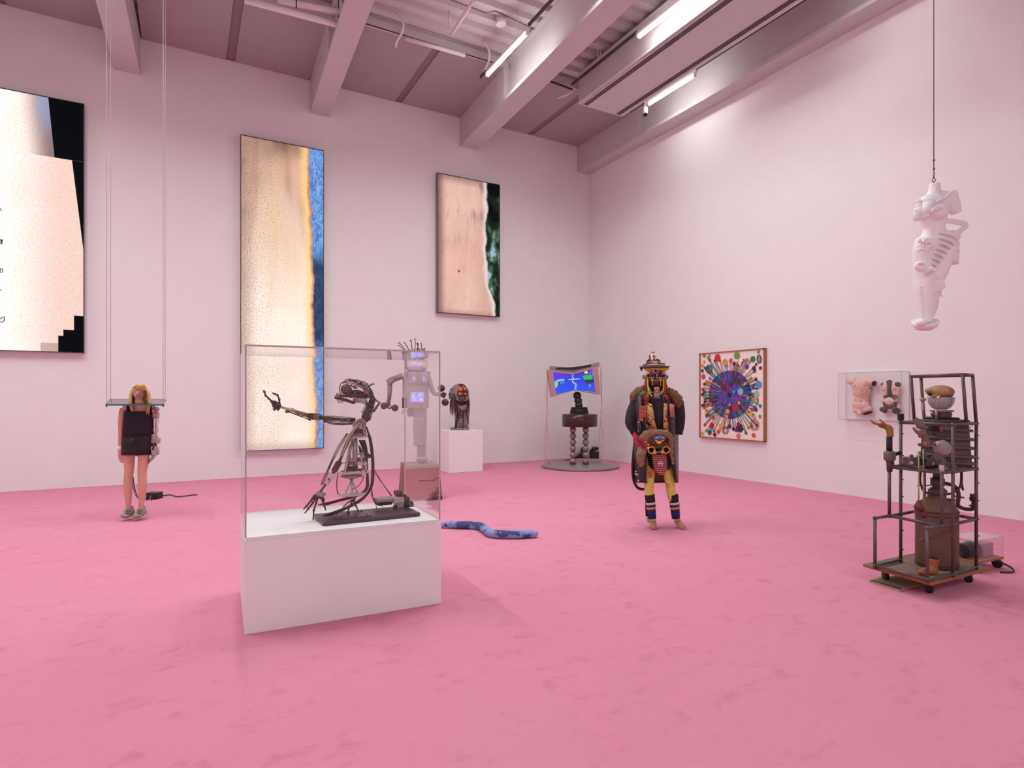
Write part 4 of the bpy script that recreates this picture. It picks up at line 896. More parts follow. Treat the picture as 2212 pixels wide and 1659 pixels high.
# ------------------------------------------------------------------ grey robot with built-in screens, on a brown plinth
pf = ZP(905, 1081); DR = (pf - Vector((0, 0, H))).dot(FWD)
FR = Fig(DR + .22); K3 = crop(815, 730, 9.757); K4 = crop(800, 720, 4.366)
r3_, r4_ = FR.q(K3), FR.q(K4)
def m3(px): return FR.m(px / 9.757)
def m4(px): return FR.m(px / 4.366)
MAT_RUST = plain('rusty_brown', '8a5f4e', .7, var=.2, scale=12); MAT_STONE = plain('grey_top', '8d7c78', .7)
ctr = FR(907, 1068); ctr = Vector((ctr.x, ctr.y, 0)); th = FR.m(74) / 2
RR = rotz(math.atan2(RIGHT.y, RIGHT.x) + .38)
zt = FR(907, 1000).z
r = thing('brown_plinth', 'rust-brown tapered plinth under the grey screen robot', 'plinth', ctr)
rg = []
for z, h_ in ((.0, th * 1.06), (zt - .05, th * .94)):
    rg.append([ctr + RR @ Vector((a * h_, b * h_, 0)) + Vector((0, 0, z)) for a, b in ((-1, -1), (1, -1), (1, 1), (-1, 1))])
link('plinth_body', M().rings(rg, False), MAT_RUST, r)
link('plinth_slab', M().bevbox(ctr + Vector((0, 0, zt - .025)), (th * 1.9, th * 1.9, .05), RR, .006), MAT_STONE, r)
link('corner_foot', M().box(ctr + RR @ Vector((th * .75, -th * 1.07, 0)) + Vector((0, 0, .025)), (th * .6, .02, .05), RR), MAT_DKG, r)
MAT_ROBO = plain('grey_painted_metal', '9c8f92', .5, .15, var=.08, scale=10); MAT_FACE = plain('pale_face', 'd6c9c8', .5, var=.03); MAT_BROWN = plain('brown_ball', '4a3230', .6)
MAT_SCR = glow('blue_screen', 'a0a4ff', 1.1); MAT_SCR2 = glow('violet_light', 'b98cff', 1.0)
r = thing('screen_robot', 'grey boxy robot with glowing blue screens, arms spread, on brown plinth', 'sculpture', Vector((ctr.x, ctr.y, zt)))
def rb(name, x, y, w, h, d, mt, par=None, wz=0., a=0., b=None, K='3', lab=None):
    f, mm_ = (r3_, m3) if K == '3' else (r4_, m4)
    return link(name, M().bevbox(f(x, y, wz), (mm_(w), d, mm_(h)), BC @ Matrix.Rotation(a, 3, 'Y'), b or mm_(h) * .05), mt, par or r, lab)
RT = Matrix.Rotation(-.32, 3, 'Z')
hd = link('head', M().bevbox(r3_(845, 560), (m3(390), .28, m3(270)), BC, m3(70)), MAT_FACE, r, 'pale mask-like head')
link('jaw', M().ball(r3_(850, 590, -.05), (m3(185), .15, m3(115)), BC, 18, 10), MAT_FACE, hd)
link('head_band', M().bevbox(r3_(840, 365, .0), (m3(400), .30, m3(110)), BC, m3(14)), MAT_ROBO, hd)
link('head_cap', M().bevbox(r3_(640, 385, .03), (m3(190), .22, m3(130)), BC, m3(10)), MAT_ROBO, hd)
link('eye_screen', M().bevbox(r3_(838, 358, -.15), (m3(260), .02, m3(105)), BC, m3(12)), MAT_SCR, hd)
link('nose', M().bevbox(r3_(852, 490, -.15), (m3(34), .06, m3(110)), BC, m3(10)), MAT_FACE, hd)
link('mouth_screen', M().ball(r3_(850, 565, -.185), (m3(90), .02, m3(28)), BC, 16, 8), MAT_SCR, hd)
rn = random.Random(4)
for k in range(16):
    x = 600 + 26 * k; big = k in (0, 1, 3, 5, 7, 9, 10, 12)
    tx = {0: 445, 1: 450, 3: 570, 5: 700, 7: 790, 9: 850, 10: 830, 12: 920}.get(k, x + rn.uniform(-20, 30)); ty = {0: 155, 1: 100, 3: 100, 5: 50, 7: 20, 9: 110, 10: 110, 12: 105}.get(k, 240 - rn.uniform(0, 30))
    link('hair_rod', M().tube([r3_(x, 310, rn.uniform(-.05, .08)), r3_((x + tx) / 2 + 14, (310 + ty) / 2, rn.uniform(-.05, .08)), r3_(tx + 8, ty, 0), r3_(tx - 6, ty + 12, 0)], m3(9), 5, curve=4), MAT_DKG, hd)
link('neck', M().bevbox(r3_(860, 690), (m3(300), .2, m3(70)), BC, m3(14)), MAT_DKG, r)
ch = link('chest', M().bevbox(r3_(880, 850), (m3(380), .30, m3(260)), BC, m3(20)), MAT_ROBO, r)
for x in (780, 990):
    link('breast_plate', M().bevbox(r3_(x, 850, -.16), (m3(140), .05, m3(210)), BC, m3(14)), MAT_ROBO, ch)
    link('breast_light', M().ball(r3_(x - 5, 860, -.19), (m3(26), .012, m3(48)), BC, 12, 8), MAT_SCR2, ch)
bd = link('belly', M().bevbox(r3_(860, 1230), (m3(400), .28, m3(500)), BC, m3(16)), MAT_ROBO, r)
link('belly_frame', M().bevbox(r3_(842, 1255, -.145), (m3(280), .02, m3(220)), BC, m3(10)), MAT_FACE, bd)
t = NT('video_picture'); o = t.xyz('Generated'); n_ = t.noise(3, 3, vec=t.coord('Generated'))
t.base('0a0a14', .3); t.put(t.b.inputs['Emission Color'], t.ramp(n_, [(.3, '6f78e0'), (.5, '93a0ff'), (.62, 'd8c4ff')])); t.b.inputs['Emission Strength'].default_value = 1.2
link('belly_screen', M().bevbox(r3_(845, 1252, -.155), (m3(250), .02, m3(190)), BC, m3(18)), t.m, bd)
sp = link('back_board', M().bevbox(r3_(600, 1050, .1), (m3(120), .08, m3(620)), BC, m3(8)), MAT_FACE, r)
for k in range(4): link('back_pipe', M().tube([r3_(640 + 14 * k, 480, .04), r3_(650 + 14 * k, 700, .0), r3_(660 + 8 * k, 1000, .02), r3_(650, 1480, .03)], m3(12), 6, curve=4), MAT_DKG, sp)
for x, y, w, h in ((580, 1370, 90, 220), (590, 1290, 80, 60), (620, 570, 46, 200), (680, 660, 60, 90), (670, 800, 60, 120)): link('control_box', M().bevbox(r3_(x, y, -.02), (m3(w), .12, m3(h)), BC, m3(8)), MAT_DKG, sp)
link('box_wire', M().tube([r3_(550, 1500, -.05), r3_(545, 1560, -.05), r3_(515, 1605, -.05)], m3(6), 5, curve=4), MAT_RUB, sp)
# arms
al = link('raised_arm', M().tube([r3_(650, 770), r3_(560, 785), r3_(330, 875)], [m3(78), m3(68), m3(62)], 12), MAT_ROBO, r)
link('elbow', M().bevbox(r3_(285, 900), (m3(150), .14, m3(130)), BC @ Matrix.Rotation(-.7, 3, 'Y'), m3(24)), MAT_ROBO, al)
link('forearm', M().tube([r3_(262, 950), r3_(262, 1130), r3_(248, 1310)], [m3(54), m3(50), m3(40)], 12), MAT_ROBO, al)
link('wrist', M().bevbox(r3_(235, 1370), (m3(70), .06, m3(140)), BC, m3(14)), MAT_BRASS, al)
link('shoulder_cuff', M().tube([r3_(600, 780), r3_(540, 795)], m3(74), 14), MAT_FACE, al)
def dumbbell(pa, pb, ra, label_k):
    d = link('hand_rattle', M().ball(pa, ra, None, 16, 12).ball(pb, ra, None, 16, 12), MAT_BROWN, r, label_k)
    v = (pb - pa)
    link('link_chain', M().tube([pa + v * .3, pa + v * .5 - Vector((0, 0, .02)), pa + v * .7], .012, 6), MAT_DKG, d)
    link('link_ring', M().ring(pa + v * .5, look(-FWD), .028, .006, 14, 5), MAT_DKG, d)
dumbbell(r3_(140, 1432, -.06), r3_(370, 1475, -.06), m3(72), 'pair of brown balls at the lowered hand')
ar_ = link('reaching_arm', M().tube([r3_(1050, 760), r3_(1090, 890), r3_(1170, 1130), r3_(1200, 1175), r3_(1310, 1190), r3_(1365, 1200)], [m3(62), m3(58), m3(46), m3(44), m3(38), m3(34)], 12), MAT_ROBO, r)
link('shoulder_flap', M().bevbox(r3_(1060, 760), (m3(90), .16, m3(120)), BC @ Matrix.Rotation(.2, 3, 'Y'), m3(10)), MAT_ROBO, ar_)
link('grip', M().bevbox(r3_(1400, 1200), (m3(90), .06, m3(110)), BC @ Matrix.Rotation(.5, 3, 'Y'), m3(14)), MAT_BROWN, ar_)
dumbbell(r3_(1352, 1060), r3_(1432, 1358), m3(76), 'pair of brown balls at the outstretched hand')
# legs
lg = link('standing_leg', M().bevbox(r4_(470, 830), (m4(110), .18, m4(330)), BC, m4(12)), MAT_ROBO, r)
link('thigh_front', M().bevbox(r4_(465, 930, -.05), (m4(105), .16, m4(260)), BC @ Matrix.Rotation(-.03, 3, 'Y'), m4(10)), MAT_ROBO, lg)
link('shin', M().bevbox(r4_(484, 1110), (m4(76), .13, m4(160)), BC @ Matrix.Rotation(-.02, 3, 'Y'), m4(10)), MAT_ROBO, lg)
link('foot', M().bevbox(r4_(488, 1186, -.02), (m4(94), .2, m4(44)), BC, m4(12)), MAT_ROBO, lg)
link('shin_cuff', M().bevbox(r4_(450, 1030, -.06), (m4(80), .1, m4(70)), BC @ Matrix.Rotation(.25, 3, 'Y'), m4(10)), MAT_ROBO, lg)
link('hip_joint', M().bevbox(r4_(380, 740), (m4(60), .1, m4(70)), BC @ Matrix.Rotation(-.4, 3, 'Y'), m4(12)), MAT_BRASS, r)
link('folded_leg', M().bevbox(r4_(405, 745, .12), (m4(90), .3, m4(80)), BC, m4(12)), MAT_ROBO, r)

# ------------------------------------------------------------------ spider-eyed mask on a white plinth
K8 = crop(930, 810, 7.542); a_, b_ = ZP(969.5, 1022.6), ZP(1043, 1018)
vx = (b_ - a_).normalized(); vy = Vector((-vx.y, vx.x, 0)); L_ = (b_ - a_).length; RW = Matrix((vx, vy, UP)).transposed()
hz = P(1006, 930, 11.95).z
c_ = (a_ + b_) / 2 + vy * .34
tag(link('small_plinth', M().bevbox(Vector((c_.x, c_.y, hz / 2)), (L_, .68, hz), RW, .006), MAT_PED), 'white plinth under the spider-eyed mask', 'plinth')
FK = Fig(12.25); q8 = FK.q(K8)
def m8(px): return FK.m(px / 7.542)
bs = q8(480, 900)
r = thing('spider_mask', 'dark striped mask bust with four orange eyes and long hair', 'mask', Vector((bs.x, bs.y, hz)))
link('stand_slab', M().bevbox(Vector((bs.x, bs.y, hz + .025)), (m8(290), .3, .05), BC, .006), plain('mask_slab', '8d7a78', .6), r)
t = NT('striped_fibre'); w_ = t.wave(26, 'Z', 6.); c = t.mix(t.step(w_, .35, .6), '50363a', 'd0beba'); c = t.mix(t.step(t.wave(9, 'Z', 3.), .86, .95), c, '6a1f26'); MAT_STRIPE = t.base(c, .85); t.bump(w_, .4, .01)
bdm = M(); rows = [(905, 100, .10), (800, 112, .13), (700, 118, .15), (560, 128, .17), (460, 130, .18), (350, 140, .2), (250, 142, .2), (190, 110, .17), (160, 40, .06)]
cxs = [505, 510, 512, 515, 505, 490, 480, 475, 470]
bdm.rings([[q8(cx_, y) + RIGHT * (m8(w) * math.cos(a)) + FWD * (d_ * math.sin(a)) for a in [2 * math.pi * k / 24 for k in range(24)]] for (y, w, d_), cx_ in zip(rows, cxs)])
link('body_shell', bdm, MAT_STRIPE, r)
t = NT('radial_raffia'); MAT_RAFF = t.base(t.mix(t.step(t.noise(40, 2), .45, .55), '2a1c20', 'b09c98'), .9)
rn = random.Random(9); m = M()
for k in range(90):
    a = 1.15 + 2.3 * k / 89
    p0 = q8(480 + 95 * math.cos(a), 330 - 120 * math.sin(a), -.05); p1 = q8(478 + (176 + rn.uniform(-8, 8)) * math.cos(a), 335 - (184 + rn.uniform(-6, 6)) * math.sin(a), .1)
    m.c = rn.choice(['32242a', '9d8682', 'c8b8b4', '4a3a3c', 'd8c9c4']); m.tube([p0, p1], m8(8), 5)
link('raffia_hood', m, vcol('raffia_colours', .9), r)
hm = M()
for k in range(60):
    left = k % 2; x = (340 + rn.uniform(-20, 75)) if left else (612 + rn.uniform(-30, 30))
    y1 = rn.uniform(560, 690) if left else rn.uniform(520, 640); ww = rn.uniform(-.1, .05)
    hm.c = rn.choice(['4a3a3a', '8d7b76', 'a89690', '5f4a4a']); hm.tube([q8(420 + rn.uniform(-20, 10) if left else 590, 235, -.1), q8((x + 405) / 2 if left else 612, 330, -.14 + ww * .3), q8(x, 450, -.12 + ww), q8(x + rn.uniform(-8, 8), y1, -.1 + ww)], [m8(5), m8(8), m8(7), m8(2)], 5, curve=3)
link('long_hair', hm, vcol('hair_colours', .7), r)
fm = plain('dark_face', '4a3836', .5, var=.3); MAT_OR = plain('orange_eye', 'e8702c', .3, var=.1); MAT_DK = plain('dark_strap', '2a181c', .6)
fc = link('face', M().ball(q8(515, 320, -.13), (m8(92), .12, m8(150)), BC, 20, 14), fm, r)
link('muzzle', M().ball(q8(515, 400, -.2), (m8(80), .1, m8(62)), BC, 16, 10), fm, fc)
for x, y, q in ((490, 232, 34), (560, 228, 26), (484, 308, 26), (568, 311, 20), (468, 190, 18), (535, 185, 16)): link('eye', M().ball(q8(x, y, -.255), (m8(q), .035, m8(q)), BC, 16, 10), MAT_OR, fc)
link('brow_band', M().tube([q8(425, 210, -.12), q8(470, 168, -.15), q8(540, 165, -.15), q8(590, 250, -.12)], m8(14), 8, curve=4), MAT_DK, fc)
link('chin_band', M().tube([q8(425, 330, -.12), q8(440, 440, -.2), q8(515, 480, -.22), q8(580, 440, -.18), q8(600, 330, -.1)], m8(20), 8, curve=4), MAT_DK, fc)
for x0, y0, x1, y1 in ((425, 330, 440, 700), (500, 500, 410, 870), (540, 560, 525, 870), (575, 560, 615, 790), (440, 600, 400, 860), (520, 650, 470, 655)): link('strap', M().tube([q8(x0, y0, -.17), q8((x0 + x1) / 2, (y0 + y1) / 2, -.2), q8(x1, y1, -.17)], m8(9), 6, curve=3), MAT_DK, r)
for s in (-1, 1): link('tusk', M().tube([q8(515 + 70 * s, 350, -.22), q8(515 + 80 * s, 400, -.26), q8(515 + 30 * s, 425, -.28)], [m8(16), m8(14), m8(4)], 8, curve=4), plain('tusk', '8d706c', .4), fc)
link('beard_bib', M().sheet([[q8(440, 470, -.2), q8(515, 480, -.23), q8(590, 470, -.2)], [q8(450, 530, -.2), q8(520, 600, -.22), q8(590, 530, -.2)]], .01), MAT_STRIPE, r)

clampz(r, hz + .001)
# ------------------------------------------------------------------ totem: folded screen over beads on a round base
FT = Fig(12.85); KT = crop(1150, 760, 5.924); qt = FT.q(KT)
def mt(px): return FT.m(px / 5.924)
dc = ZP(1253, 1009); Rd = dc.dot(FWD) if False else (dc - Vector((0, 0, 0))).dot(FWD) * 83.5 / FPX
r = thing('screen_totem', 'bead-legged totem with a bow-tie screen on a round grey base', 'sculpture', Vector((dc.x, dc.y, 0)))
MAT_BASE = plain('warm_grey_lacquer', '8f807c', .3, var=.04)
link('round_base', M().lathe([(Rd * .98, 0), (Rd, .012), (Rd, .05), (Rd * .985, .062)], Vector((dc.x, dc.y, 0)), n=56), MAT_BASE, r)
FT = Fig((dc).dot(FWD)); qt = FT.q(KT)
MAT_PEARL = plain('pearly_bead', '9c8683', .28, .35, var=.08); MAT_EBONY = plain('ebony', '2b2022', .35, var=.2)
for x in (518, 683):
    lg = link('leg', M().lathe([(mt(40), 0), (mt(42), mt(10)), (mt(34), mt(20))], Vector((*qt(x, 1445).xy, .062)), n=20), MAT_EBONY, r)
    for k in range(6): link('bead', M().ball(qt(x, 1398 - 80.5 * k), mt(43), None, 20, 14), MAT_PEARL, lg)
    for k in range(6): link('spacer', M().lathe([(mt(22), -mt(5)), (mt(24), 0), (mt(22), mt(5))], qt(x, 1358 - 80.5 * k), n=16), MAT_EBONY, lg)
t = NT('striped_rosewood'); MAT_ROSE = t.base(t.mix(t.noise(6, 4, .6, vec=t.coord('Object', (9, 9, .3))), '1d1413', '52302a'), .22)
link('drum', M().lathe([(mt(218), -mt(80)), (mt(225), -mt(76)), (mt(225), mt(76)), (mt(218), mt(80))], qt(605, 876), n=48), MAT_ROSE, r)
for k in range(5): link('collar_ring', M().lathe([(mt(124 - 4 * k - 8), -mt(9)), (mt(126 - 4 * k), 0), (mt(124 - 4 * k - 8), mt(9))], qt(599, 782 - 16.5 * k), n=36), MAT_EBONY, r)
for x, y, q in ((595, 684, 50), (586, 626, 50), (574, 562, 52)): link('neck_ball', M().ball(qt(x, y), mt(q), None, 20, 14), MAT_EBONY, r)
# bow-tie screen box
MAT_PINKF = plain('pink_box', 'b88c8c', .45, var=.04); MAT_TAUPE = plain('taupe_box', '9c8783', .5, var=.05)
out = [(192, 232), (505, 262), (838, 186), (872, 545), (550, 490), (246, 580)]
inn = [(262, 258), (512, 288), (768, 226), (806, 515), (548, 488), (304, 543)]
sb_ = link('screen_box', M().prism([qt(x, y, -.15) for x, y in out][::-1], FWD * .34), MAT_TAUPE, r)
m = M(); n = 6
vs = [qt(x, y, -.17) for x, y in out] + [qt(x, y, -.17) for x, y in inn] + [qt(x, y, -.148) for x, y in out] + [qt(x, y, -.148) for x, y in inn]
m.add(vs, [(i, (i + 1) % n, n + (i + 1) % n, n + i) for i in range(n)] + [(i, 2 * n + i, 2 * n + (i + 1) % n, (i + 1) % n) for i in range(n)] + [(n + i, n + (i + 1) % n, 3 * n + (i + 1) % n, 3 * n + i) for i in range(n)])
link('front_frame', m, MAT_PINKF, sb_)
link('top_lip', M().prism([qt(x, y, .12) for x, y in ((222, 180), (520, 206), (855, 132), (862, 190), (540, 262), (222, 230))][::-1], FWD * .1), MAT_TAUPE, sb_)
link('top_slot', M().prism([qt(x, y, .0) for x, y in ((300, 205), (520, 196), (752, 165), (752, 190), (540, 232), (300, 225))][::-1], FWD * .02), MAT_BLACK, sb_)
t = NT('screen_blue'); o = t.xyz('Generated')
c = t.mix(o[2], '0a5cff', '3a1cd0'); c = t.mix(t.math('MULTIPLY', t.step(o[0], .55, .0), t.step(o[2], .4, 1.)), c, '7a2cff')
t.base('050510', .3); t.put(t.b.inputs['Emission Color'], c); t.b.inputs['Emission Strength'].default_value = .8; MAT_BLUE = t.m
scn = link('screen', M().prism([qt(x, y, -.15) for x, y in inn][::-1], FWD * .004 - FWD * .012), MAT_BLUE, sb_)
def flatp(pts, col, k=1, nm='screen_shape'):
    return link(nm, M().prism([qt(x, y, -.163 - .001 * k) for x, y in pts][::-1], FWD * .001), glow('screen_' + col, col, .8), scn)
flatp([(282, 385), (330, 352), (410, 345), (405, 400), (330, 420), (300, 470), (282, 440)], '7fd6f0'); flatp([(322, 382), (352, 378), (350, 430), (335, 440)], '8a1f4c', 2); flatp([(352, 378), (405, 362), (398, 402), (352, 412)], '2f7ae0', 2)
flatp([(460, 350), (520, 343), (612, 342), (612, 350), (540, 356), (465, 360)], 'bfe6ec')
link('screen_line', M().tube([qt(x, y, -.166) for x, y in ((522, 290), (512, 320), (530, 345), (512, 385), (545, 415), (552, 450), (540, 482))], mt(4), 5, curve=5), glow('screen_pale', 'cfe8ff', .8), scn)
link('screen_line', M().tube([qt(x, y, -.166) for x, y in ((520, 385), (560, 410), (568, 440), (545, 470), (565, 484))], mt(3), 5, curve=5), glow('screen_pale2', 'cfe8ff', .8), scn)
flatp([(640, 315), (690, 292), (735, 300), (775, 325), (760, 355), (700, 350), (665, 360), (655, 335)], '14c832'); flatp([(668, 250), (700, 244), (716, 275), (664, 280)], 'e8ee4a')
flatp([(655, 370), (690, 362), (730, 362), (780, 340), (785, 388), (745, 405), (700, 400)], '0c3a40'); flatp([(722, 415), (748, 415), (750, 445), (728, 455)], '8d9a90')
link('screen_ring', M().ring(qt(757, 278, -.168), look(-FWD), mt(22), mt(3), 20, 5), glow('screen_ring', 'd8c8f0', .8), scn)
MAT_CORD = plain('peach_cord', 'd9a38d', .6); MAT_PBEAD = plain('peach_bead', 'e8a890', .4)
for sgn, xs, ys in ((0, (188, 190, 182, 165, 200), (215, 800, 860, 1330, 1370)), (1, (872, 886, 882, 905, 905), (185, 730, 800, 1310, 1330))):
    for k in range(2):
        ww = -.1 + .2 * k
        pts = [qt(xs[0] + 6 * k, ys[0], ww), qt(xs[1] - 8 + 10 * k, ys[1] - 200, ww), qt(xs[1], ys[1], -.02), qt(xs[2], ys[2], -.02), qt(xs[2] - 22 + 44 * k, (ys[2] + ys[3]) / 2 + 60, 0), qt(xs[3] + (4 if k else -6), ys[3], 0), qt(xs[3] + (60 if k else -28) * (1 if not sgn else -1), 1445 if k else 1420, -.2 + .3 * k)]
        pts[-1].z = .066
        link('cord', M().tube(pts, mt(4), 6, curve=6), MAT_CORD, r)
    for dx_, dy_ in ((0, 10), (-8, 46)): link('cord_bead', M().ball(qt(xs[1] + dx_, ys[1] + dy_, -.02), mt(13), None, 12, 8), MAT_PBEAD, r)
# equipment left in the corner behind it
fe = Fig(14.3); KE = crop(1220, 960, 13.825); qe = fe.q(KE)
def me_(px): return fe.m(px / 13.825)
pe = ZP(1283, 989.5)
r = thing('equipment_box', 'black equipment box with coiled cables in the corner behind the totem', 'equipment', Vector((pe.x, pe.y, 0)))
de = pe.dot(FWD); fe = Fig(de); qe = fe.q(KE)
hb = me_(190)
link('case', M().bevbox(Vector((pe.x, pe.y, hb / 2)), (me_(240), .26, hb), BC, .01), MAT_BLACK, r)
for k in range(5): link('coiled_cable', M().ring(Vector((pe.x, pe.y, hb + .02 + .012 * k)) + RIGHT * (-.02 + .02 * k), look(Vector((.2 * k - .3, .3, 1))), .10 + .01 * (k % 3), .011, 24, 6), MAT_CABLE, r)
link('hanging_cable', M().tube([Vector((pe.x, pe.y, hb)) + RIGHT * .1 - FWD * .1, Vector((pe.x, pe.y, hb * .8)) + RIGHT * .25 - FWD * .1, Vector((pe.x, pe.y, .1)) + RIGHT * .3 - FWD * .1, Vector((pe.x, pe.y, .012)) + RIGHT * .2 - FWD * .16], .012, 6, curve=5), MAT_CABLE, r)
p2 = pe - RIGHT * .32
r = thing('adapter_pile', 'small pile of black adapters with an orange plug left of the equipment box', 'adapters', Vector((p2.x, p2.y, 0)))
for dx_, z, w, h, mt_ in ((0, .05, .16, .1, MAT_BLACK), (.04, .15, .1, .1, MAT_RAIL), (-.14, .03, .2, .06, MAT_BLACK), (.05, .23, .1, .07, MAT_BLACK)): link('adapter', M().bevbox(Vector((p2.x, p2.y, z)) + RIGHT * dx_, (w, .12, h), BC, .008), mt_, r)
link('orange_plug', M().ball(Vector((p2.x, p2.y, .13)) - RIGHT * .11, (.05, .04, .04), None, 12, 8), plain('orange_plug', 'e8a03c', .4), r)
link('plug_base', M().bevbox(Vector((p2.x, p2.y, .08)) - RIGHT * .12, (.1, .08, .05), BC, .006), plain('plug_grey', '9c8c84', .5), r)
link('cord', M().tube([ZP(1210, 996.5, .012), ZP(1222, 994, .012), ZP(1232, 992.5, .012), ZP(1245, 991.5, .012)], .012, 6, curve=4), MAT_CABLE, r)
clampz(r, .001)

# ------------------------------------------------------------------ blue stuffed snake on the carpet
KS = crop(920, 1100, 8.508)
t = NT('blue_knit'); n_ = t.noise(9, 2, .4); c = t.mix(t.step(n_, .47, .55), '8a9acb', '4a4f80'); c = t.mix(t.math('MULTIPLY', t.step(t.voro(14), .18, .1), .6), c, 'a9b4dc'); MAT_SNAKE = t.base(c, .9); t.bump(t.noise(160, 2), .5, .004)
sn = [(312, 275), (460, 280), (620, 288), (780, 290), (900, 296), (1010, 318), (1090, 370), (1150, 420), (1230, 448), (1400, 462), (1600, 465), (1800, 458), (1990, 445)]
pts = [ZP(*KS(x, y), .045) for x, y in sn]
r = thing('cloth_snake', 'blue patterned stuffed cloth snake lying on the pink carpet', 'soft toy', Vector((*pts[6].xy, 0)))
link('snake_body', M().tube(pts, [.025] + [.042] * 2 + [.045] * 9 + [.038], 14, curve=5), MAT_SNAKE, r)
MAT_LILAC = plain('lilac_end', 'a99cd8', .9)
link('end_patch', M().ball(pts[0], (.055, .04, .036), None, 12, 8), MAT_LILAC, r); link('end_patch', M().ball(pts[-1], (.05, .042, .04), None, 12, 8), MAT_LILAC, r)
# ------------------------------------------------------------------ costumed standing figure
FC = Fig(6.86); KC, KH, KL = crop(1320, 740, 3.95), crop(1340, 745, 10.7), crop(1340, 890, 6.144)
qc, qh, ql = FC.q(KC), FC.q(KH), FC.q(KL)
def mc(px): return FC.m(px / 3.95)
def mh(px): return FC.m(px / 10.7)
def ml(px): return FC.m(px / 6.144)
b = FC(1435, 1140)
R_ = thing('costumed_figure', 'standing figure in fur, leopard print and long black coat with a stacked hat', 'figure', Vector((b.x, b.y, 0)))
R_['label'] = 'standing figure in fur and long black coat with stacked hat and yellow tights'
t = NT('yellow_tights'); n_ = t.noise(7, 2, .5); MAT_TIGHT = t.base(t.mix(t.step(n_, .56, .68), 'e4d566', 'dc6c46'), .7)
MAT_FOOT = plain('tan_foot', 'b8886a', .6, var=.06)
def cloth(name, col, sc=40., var=.25): return plain(name, col, .9, var=var, scale=sc)
t = NT('black_knit'); v_ = t.wave(55, 'DIAGONAL', 2.5); w_ = t.wave(70, 'Z', 2.); MAT_KNIT = t.base(t.mix(t.math('MULTIPLY', t.step(v_, .6, .9), t.step(w_, .3, .8)), '1b171d', '77707c'), .95); t.bump(v_, .5, .006)
t = NT('leopard'); MAT_LEO = t.base(t.mix(t.step(t.voro(42), .42, .3), 'd9a06c', '2a1812'), .9)
t = NT('brown_fur'); MAT_FUR = t.base(t.mix(t.noise(70, 5, .7), '4a3020', 'a88058'), 1.); t.bump(t.noise(160, 3), .8, .01)
t = NT('pale_fur'); MAT_FUR2 = t.base(t.mix(t.noise(50, 5, .7), '6b4e38', 'bf9a78'), 1.); t.bump(t.noise(150, 3), .8, .01)
MAT_COAT = plain('black_leather_coat', '2a2225', .4, var=.3, scale=25); MAT_LIN = plain('coat_lining', '7a5a46', .8)
MAT_MAR = plain('maroon_shorts', '331d24', .6, var=.2); MAT_CRIM = plain('crimson_felt', 'bd1a3e', .8, var=.15)
MAT_YEL = plain('yellow_plastic', 'e0a91f', .35, var=.08); MAT_SILV = plain('silver_trim', 'b5b0ac', .35, .6); MAT_NAVY = plain('blue_knit_band', '1f2468', .9, var=.2)
MAT_ORG = plain('orange_knit', 'dd8a4a', .9); MAT_CREAM = plain('cream_felt', 'dccbbb', .85); MAT_PINK = plain('dull_pink', 'c2706c', .8, var=.2); MAT_MAG = plain('magenta_paint', 'b5146e', .6)
# the body: legs, trunk, arms, head as one figure
m = M()
def bt(f, pts, rad, fl=1., up=UP): m.tube([f(*p) for p in pts], [mm2(x) for x in rad], 12, curve=4, flat=fl, up=up)
mm2 = ml
bt(ql, [(405, 600), (398, 780), (380, 960), (383, 1100), (400, 1250), (425, 1400), (432, 1450)], [75, 66, 66, 58, 52, 42, 40])
bt(ql, [(560, 600), (630, 780), (662, 960), (680, 1100), (715, 1250), (745, 1400), (760, 1450)], [78, 70, 68, 60, 54, 42, 40])
mm2 = mc
bt(qc, [(400, 1010), (400, 900), (395, 760), (390, 600), (392, 500)], [110, 108, 100, 120, 100], .6, RIGHT)
bt(qc, [(230, 500), (300, 470), (392, 455), (480, 470), (555, 520)], [52, 60, 66, 60, 52])
bt(qc, [(240, 500), (195, 600), (185, 690), (212, 765)], [44, 40, 36, 28])
bt(qc, [(555, 520), (575, 620), (580, 720), (575, 760)], [40, 28, 22, 16])
bt(qc, [(390, 470), (388, 400), (388, 340)], [52, 50, 50])
m.ball(qc(388, 330), (mc(62), mc(72), mc(95)), BC, 16, 12)
fuse(link('body', m, MAT_TIGHT, R_), .014, 3)
# feet
for pts, rad in ((((430, 1415, .03), (435, 1470, .02), (440, 1515, -.06), (440, 1525, -.13)), (42, 46, 46, 34)), (((745, 1400, .03), (765, 1460, .02), (815, 1520, -.05), (845, 1540, -.12)), (42, 46, 46, 34))):
    pp_ = [ql(*p) for p in pts]; 
    fo = M().tube(pp_, [ml(x) for x in rad], 14, curve=4); fo.ball(pp_[2] - Vector((0, 0, ml(8))), (ml(46), ml(80), ml(30)), BC, 12, 8)
    o = fuse(link('foot', fo, MAT_FOOT, R_), .01, 3)
lowest = min((o.matrix_basis @ v.co).z + b.z * 0 for o in R_.children if o.name.startswith('foot') for v in o.data.vertices)
